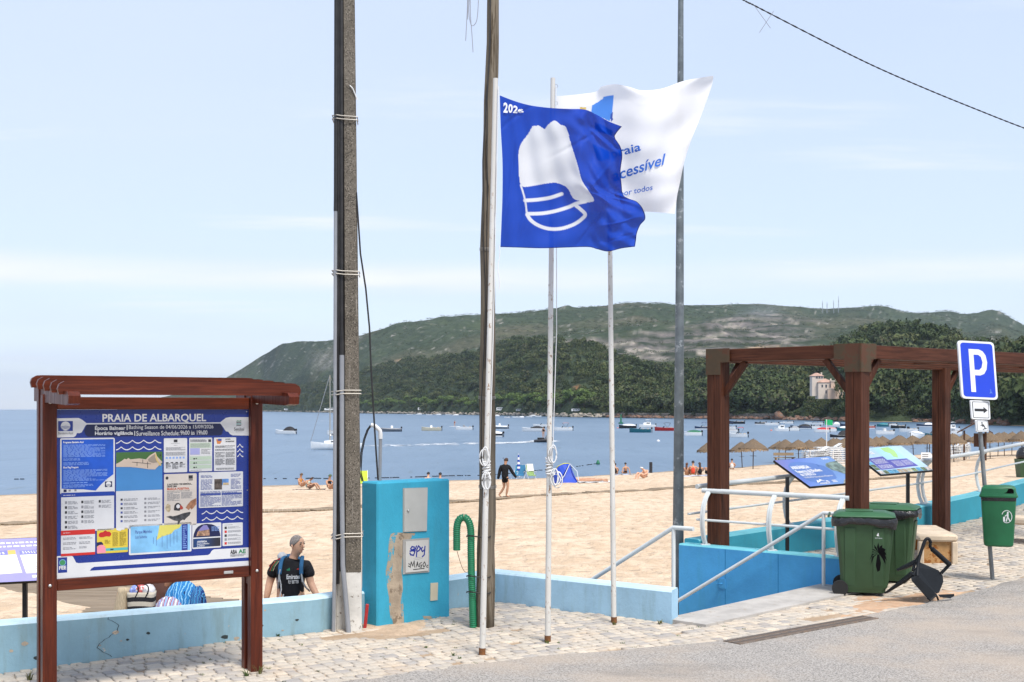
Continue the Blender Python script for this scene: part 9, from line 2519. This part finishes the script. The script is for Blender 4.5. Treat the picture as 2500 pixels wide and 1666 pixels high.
SV = [((-.01, .0, .90), (.175, .150)), ((-.01, .01, 1.12), (.178, .145)), ((-.01, .02, 1.33), (.185, .145)), ((.015, .015, 1.47), (.078, .072)), ((-.178, .03, 1.395), .084), ((-.252, .048, 1.235), .074), ((.172, .0, 1.395), .082), ((.220, -.014, 1.235), .072)]
sh = link('shirt', skin_mesh('shirt', [(Vector(a), r_) for a, r_ in SV], [(0, 1), (1, 2), (2, 3), (2, 4), (4, 5), (2, 6), (6, 7)], SHM, 2), man)
link('shorts', skin_mesh('shorts', [(Vector((-.01, 0, 1.0)), (.172, .142)), (Vector((-.01, 0, .90)), (.172, .142)), (Vector((-.11, .02, .72)), .125), (Vector((.10, -.03, .72)), .125)], [(0, 1), (1, 2), (1, 3)], cloth('shorts_red', (.42, .02, .02))), man)
def front(u, z, d=.0):
 a = u / .185; return Vector((-.01 + .19 * math.sin(a), .015 - (.162 + d) * math.cos(a), z))
def shirt_text(body_, u0, u1, z0, z1, m, bold):
 b_ = MB(); put_text(b_, body_, u0, u1, z0, z1, lambda u, v: front(u, v, .012), bold); b_.build('lettering', m, sh)
WT = flat('shirt_print', (.72, .72, .72), .6)
shirt_text('Emirates', -.02, .135, 1.245, 1.30, WT, .03); shirt_text('FLY BETTER', .0, .120, 1.195, 1.232, WT, .01)
def shirt_poly(pts, m, nm): b_ = MB(); b_.add([front(u, z, .012) for u, z in pts], [tuple(range(len(pts)))]); b_.build(nm, m, sh)
GRNP = flat('badge_green', (.02, .25, .12), .6); REDB = flat('badge_red', (.55, .04, .03), .6)
for k in range(3): shirt_poly([(-.018 + k * .012, 1.345), (-.006 + k * .012, 1.345), (-.002 + k * .012 - .004, 1.356 + k * .008), (-.016 + k * .012 - .002, 1.360 + k * .008)], GRNP, 'badge')
shirt_poly([(.095, 1.352), (.118, 1.350), (.130, 1.356), (.128, 1.368), (.108, 1.366), (.096, 1.362)], REDB, 'badge')
for k, c_ in enumerate(((.50, .10, .04), (.06, .28, .10), (.55, .45, .30))):
 mb = MB(); mb.tube([(-.245 + k * .018, -.040, 1.325), (-.218 + k * .018, -.048, 1.385), (-.172 + k * .018, -.042, 1.442)], .0045, 5); mb.build('sleeve_stripe', flat('stripe_%d' % k, c_, .6), sh)
mb = MB(); mb.tube([front(-.105, 1.0, .014), front(-.10, 1.06, .014), front(-.085, 1.12, .014), front(-.09, 1.18, .014), front(-.105, 1.24, .012), front(-.11, 1.30, .012)], .007, 6); mb.build('side_stripe', WT, sh)
mb = MB(); mb.tube([front(-.085, 1.0, .014), front(-.065, 1.03, .014), front(-.055, 1.07, .014)], .007, 6); mb.build('side_stripe', WT, sh)
BPB = cloth('pack_blue', (.035, .12, .24)); BPG = cloth('pack_grey', (.46, .47, .48)); BPR = cloth('pack_red', (.28, .02, .03))
bp = thing('backpack', 'blue and grey backpack on the grey-haired man', 'backpack', man.location); bp.scale = man.scale
link('bag', skin_mesh('bag', [(Vector((-.06, .24, 1.0)), (.17, .12)), (Vector((-.06, .25, 1.2)), (.19, .14)), (Vector((-.06, .22, 1.42)), (.17, .12)), (Vector((-.06, .20, 1.49)), (.13, .08))], [(0, 1), (1, 2), (2, 3)], BPB), bp)
link('top_flap', skin_mesh('top_flap', [(Vector((-.20, .17, 1.42)), (.085, .08)), (Vector((-.08, .19, 1.49)), (.10, .085))], [(0, 1)], BPG), bp)
mb = MB(); mb.tube([(-.27, .08, 1.36), (-.20, .07, 1.42), (-.14, .06, 1.45)], .018, 6); mb.build('piping', BPR, bp)
for sx_ in (-.105, .135):
 pts = [Vector((sx_ * .8, .10, 1.475)), Vector((sx_ * .95, -.04, 1.468)), Vector((sx_, -.140, 1.39)), Vector((sx_ * 1.04, -.165, 1.30))]
 mb = MB(); mb.tube([Vector(p) for p in cubic([tuple(p) for p in pts], 14)], .024, 6, flat=.6); mb.build('strap', BPB, bp, True)
 mb = MB(); mb.tube([Vector((sx_ * 1.04, -.168, 1.31)), Vector((sx_ * 1.15, -.165, 1.22)), Vector((sx_ * 1.35, -.09, 1.14)), Vector((sx_ * 1.5, .04, 1.08))], .011, 6); mb.build('webbing', BPG, bp)
mb = MB(); mb.tube([(-.10, -.17, 1.36), (-.115, -.176, 1.28), (-.10, -.178, 1.22), (-.085, -.178, 1.18)], .006, 5); mb.build('webbing', BPG, bp)
g = at(392, 1450, 13.9); zz = beach_z(g.x, 13.9)
STAND = dict(WALK, legL=[(-.08, .0, .84), (-.09, 0, .62), (-.09, 0, .47), (-.09, 0, .26), (-.09, 0, .08), (-.09, -.1, .03)], legR=[(.08, 0, .84), (.09, 0, .62), (.09, 0, .47), (.09, 0, .26), (.09, 0, .08), (.09, -.1, .03)], armL=[(-.16, .02, 1.32), (-.22, .02, 1.10), (-.24, -.02, .90), (-.24, -.04, .82)], armR=[(.16, .0, 1.32), (.22, 0, 1.10), (.24, -.04, .90), (.24, -.06, .82)])
person('brown-legged bather standing among the bags, mostly hidden by the notice board', Vector((g.x, 13.9, zz)), R(15), STAND, 'dark', 'black', [('swimsuit', top_pts(STAND), cloth('swim_brown', (.10, .05, .04)))])
# air
def volume(name, dens, col, an=.2):
 m = bpy.data.materials.new(name); m.use_nodes = True; t = m.node_tree
 t.nodes.remove(t.nodes['Principled BSDF']); v = t.nodes.new('ShaderNodeVolumePrincipled')
 v.inputs['Density'].default_value = dens; v.inputs['Color'].default_value = (*col, 1); v.inputs['Anisotropy'].default_value = an
 t.links.new(v.outputs[0], t.nodes['Material Output'].inputs['Volume'])
 return m
mb = MB(); mb.box((0, 5900, 150), (24000, 12000, 320))
hz_ = tag(mb.build('haze', volume('sea_haze', 6e-5, (.72, .84, 1.0))), kind='stuff')
sc_ = at(1836, 790, 1950.)
m = bpy.data.materials.new('quarry_smoke'); m.use_nodes = True; t = m.node_tree
t.nodes.remove(t.nodes['Principled BSDF']); v = t.nodes.new('ShaderNodeVolumePrincipled'); v.inputs['Color'].default_value = (.9, .93, 1, 1)
c_ = ncoord(t); ln_ = t.nodes.new('ShaderNodeVectorMath'); ln_.operation = 'LENGTH'; t.links.new(c_, ln_.inputs[0])
f_ = nmath(t, 'MULTIPLY', nramp(t, ln_.outputs['Value'], .15, 1.0, 1, 0), nramp(t, nnoise(t, c_, 1.8, 3, .6), .3, .7, .2, 1))
t.links.new(nmath(t, 'MULTIPLY', f_, .0055), v.inputs['Density']); t.links.new(v.outputs[0], t.nodes['Material Output'].inputs['Volume'])
mb = MB(); mb.lathe([(math.sin(a), math.cos(a)) for a in np.linspace(.05, 3.09, 12)], 20)
o = mb.build('smoke', m, None, True); o.location = sc_; o.scale = (75, 60, 42); o.rotation_euler = (0, R(-25), 0)
tag(o, 'thin bluish smoke drifting over the quarry terraces', 'smoke', kind='stuff')
bpy.data.scenes.remove(TMP)
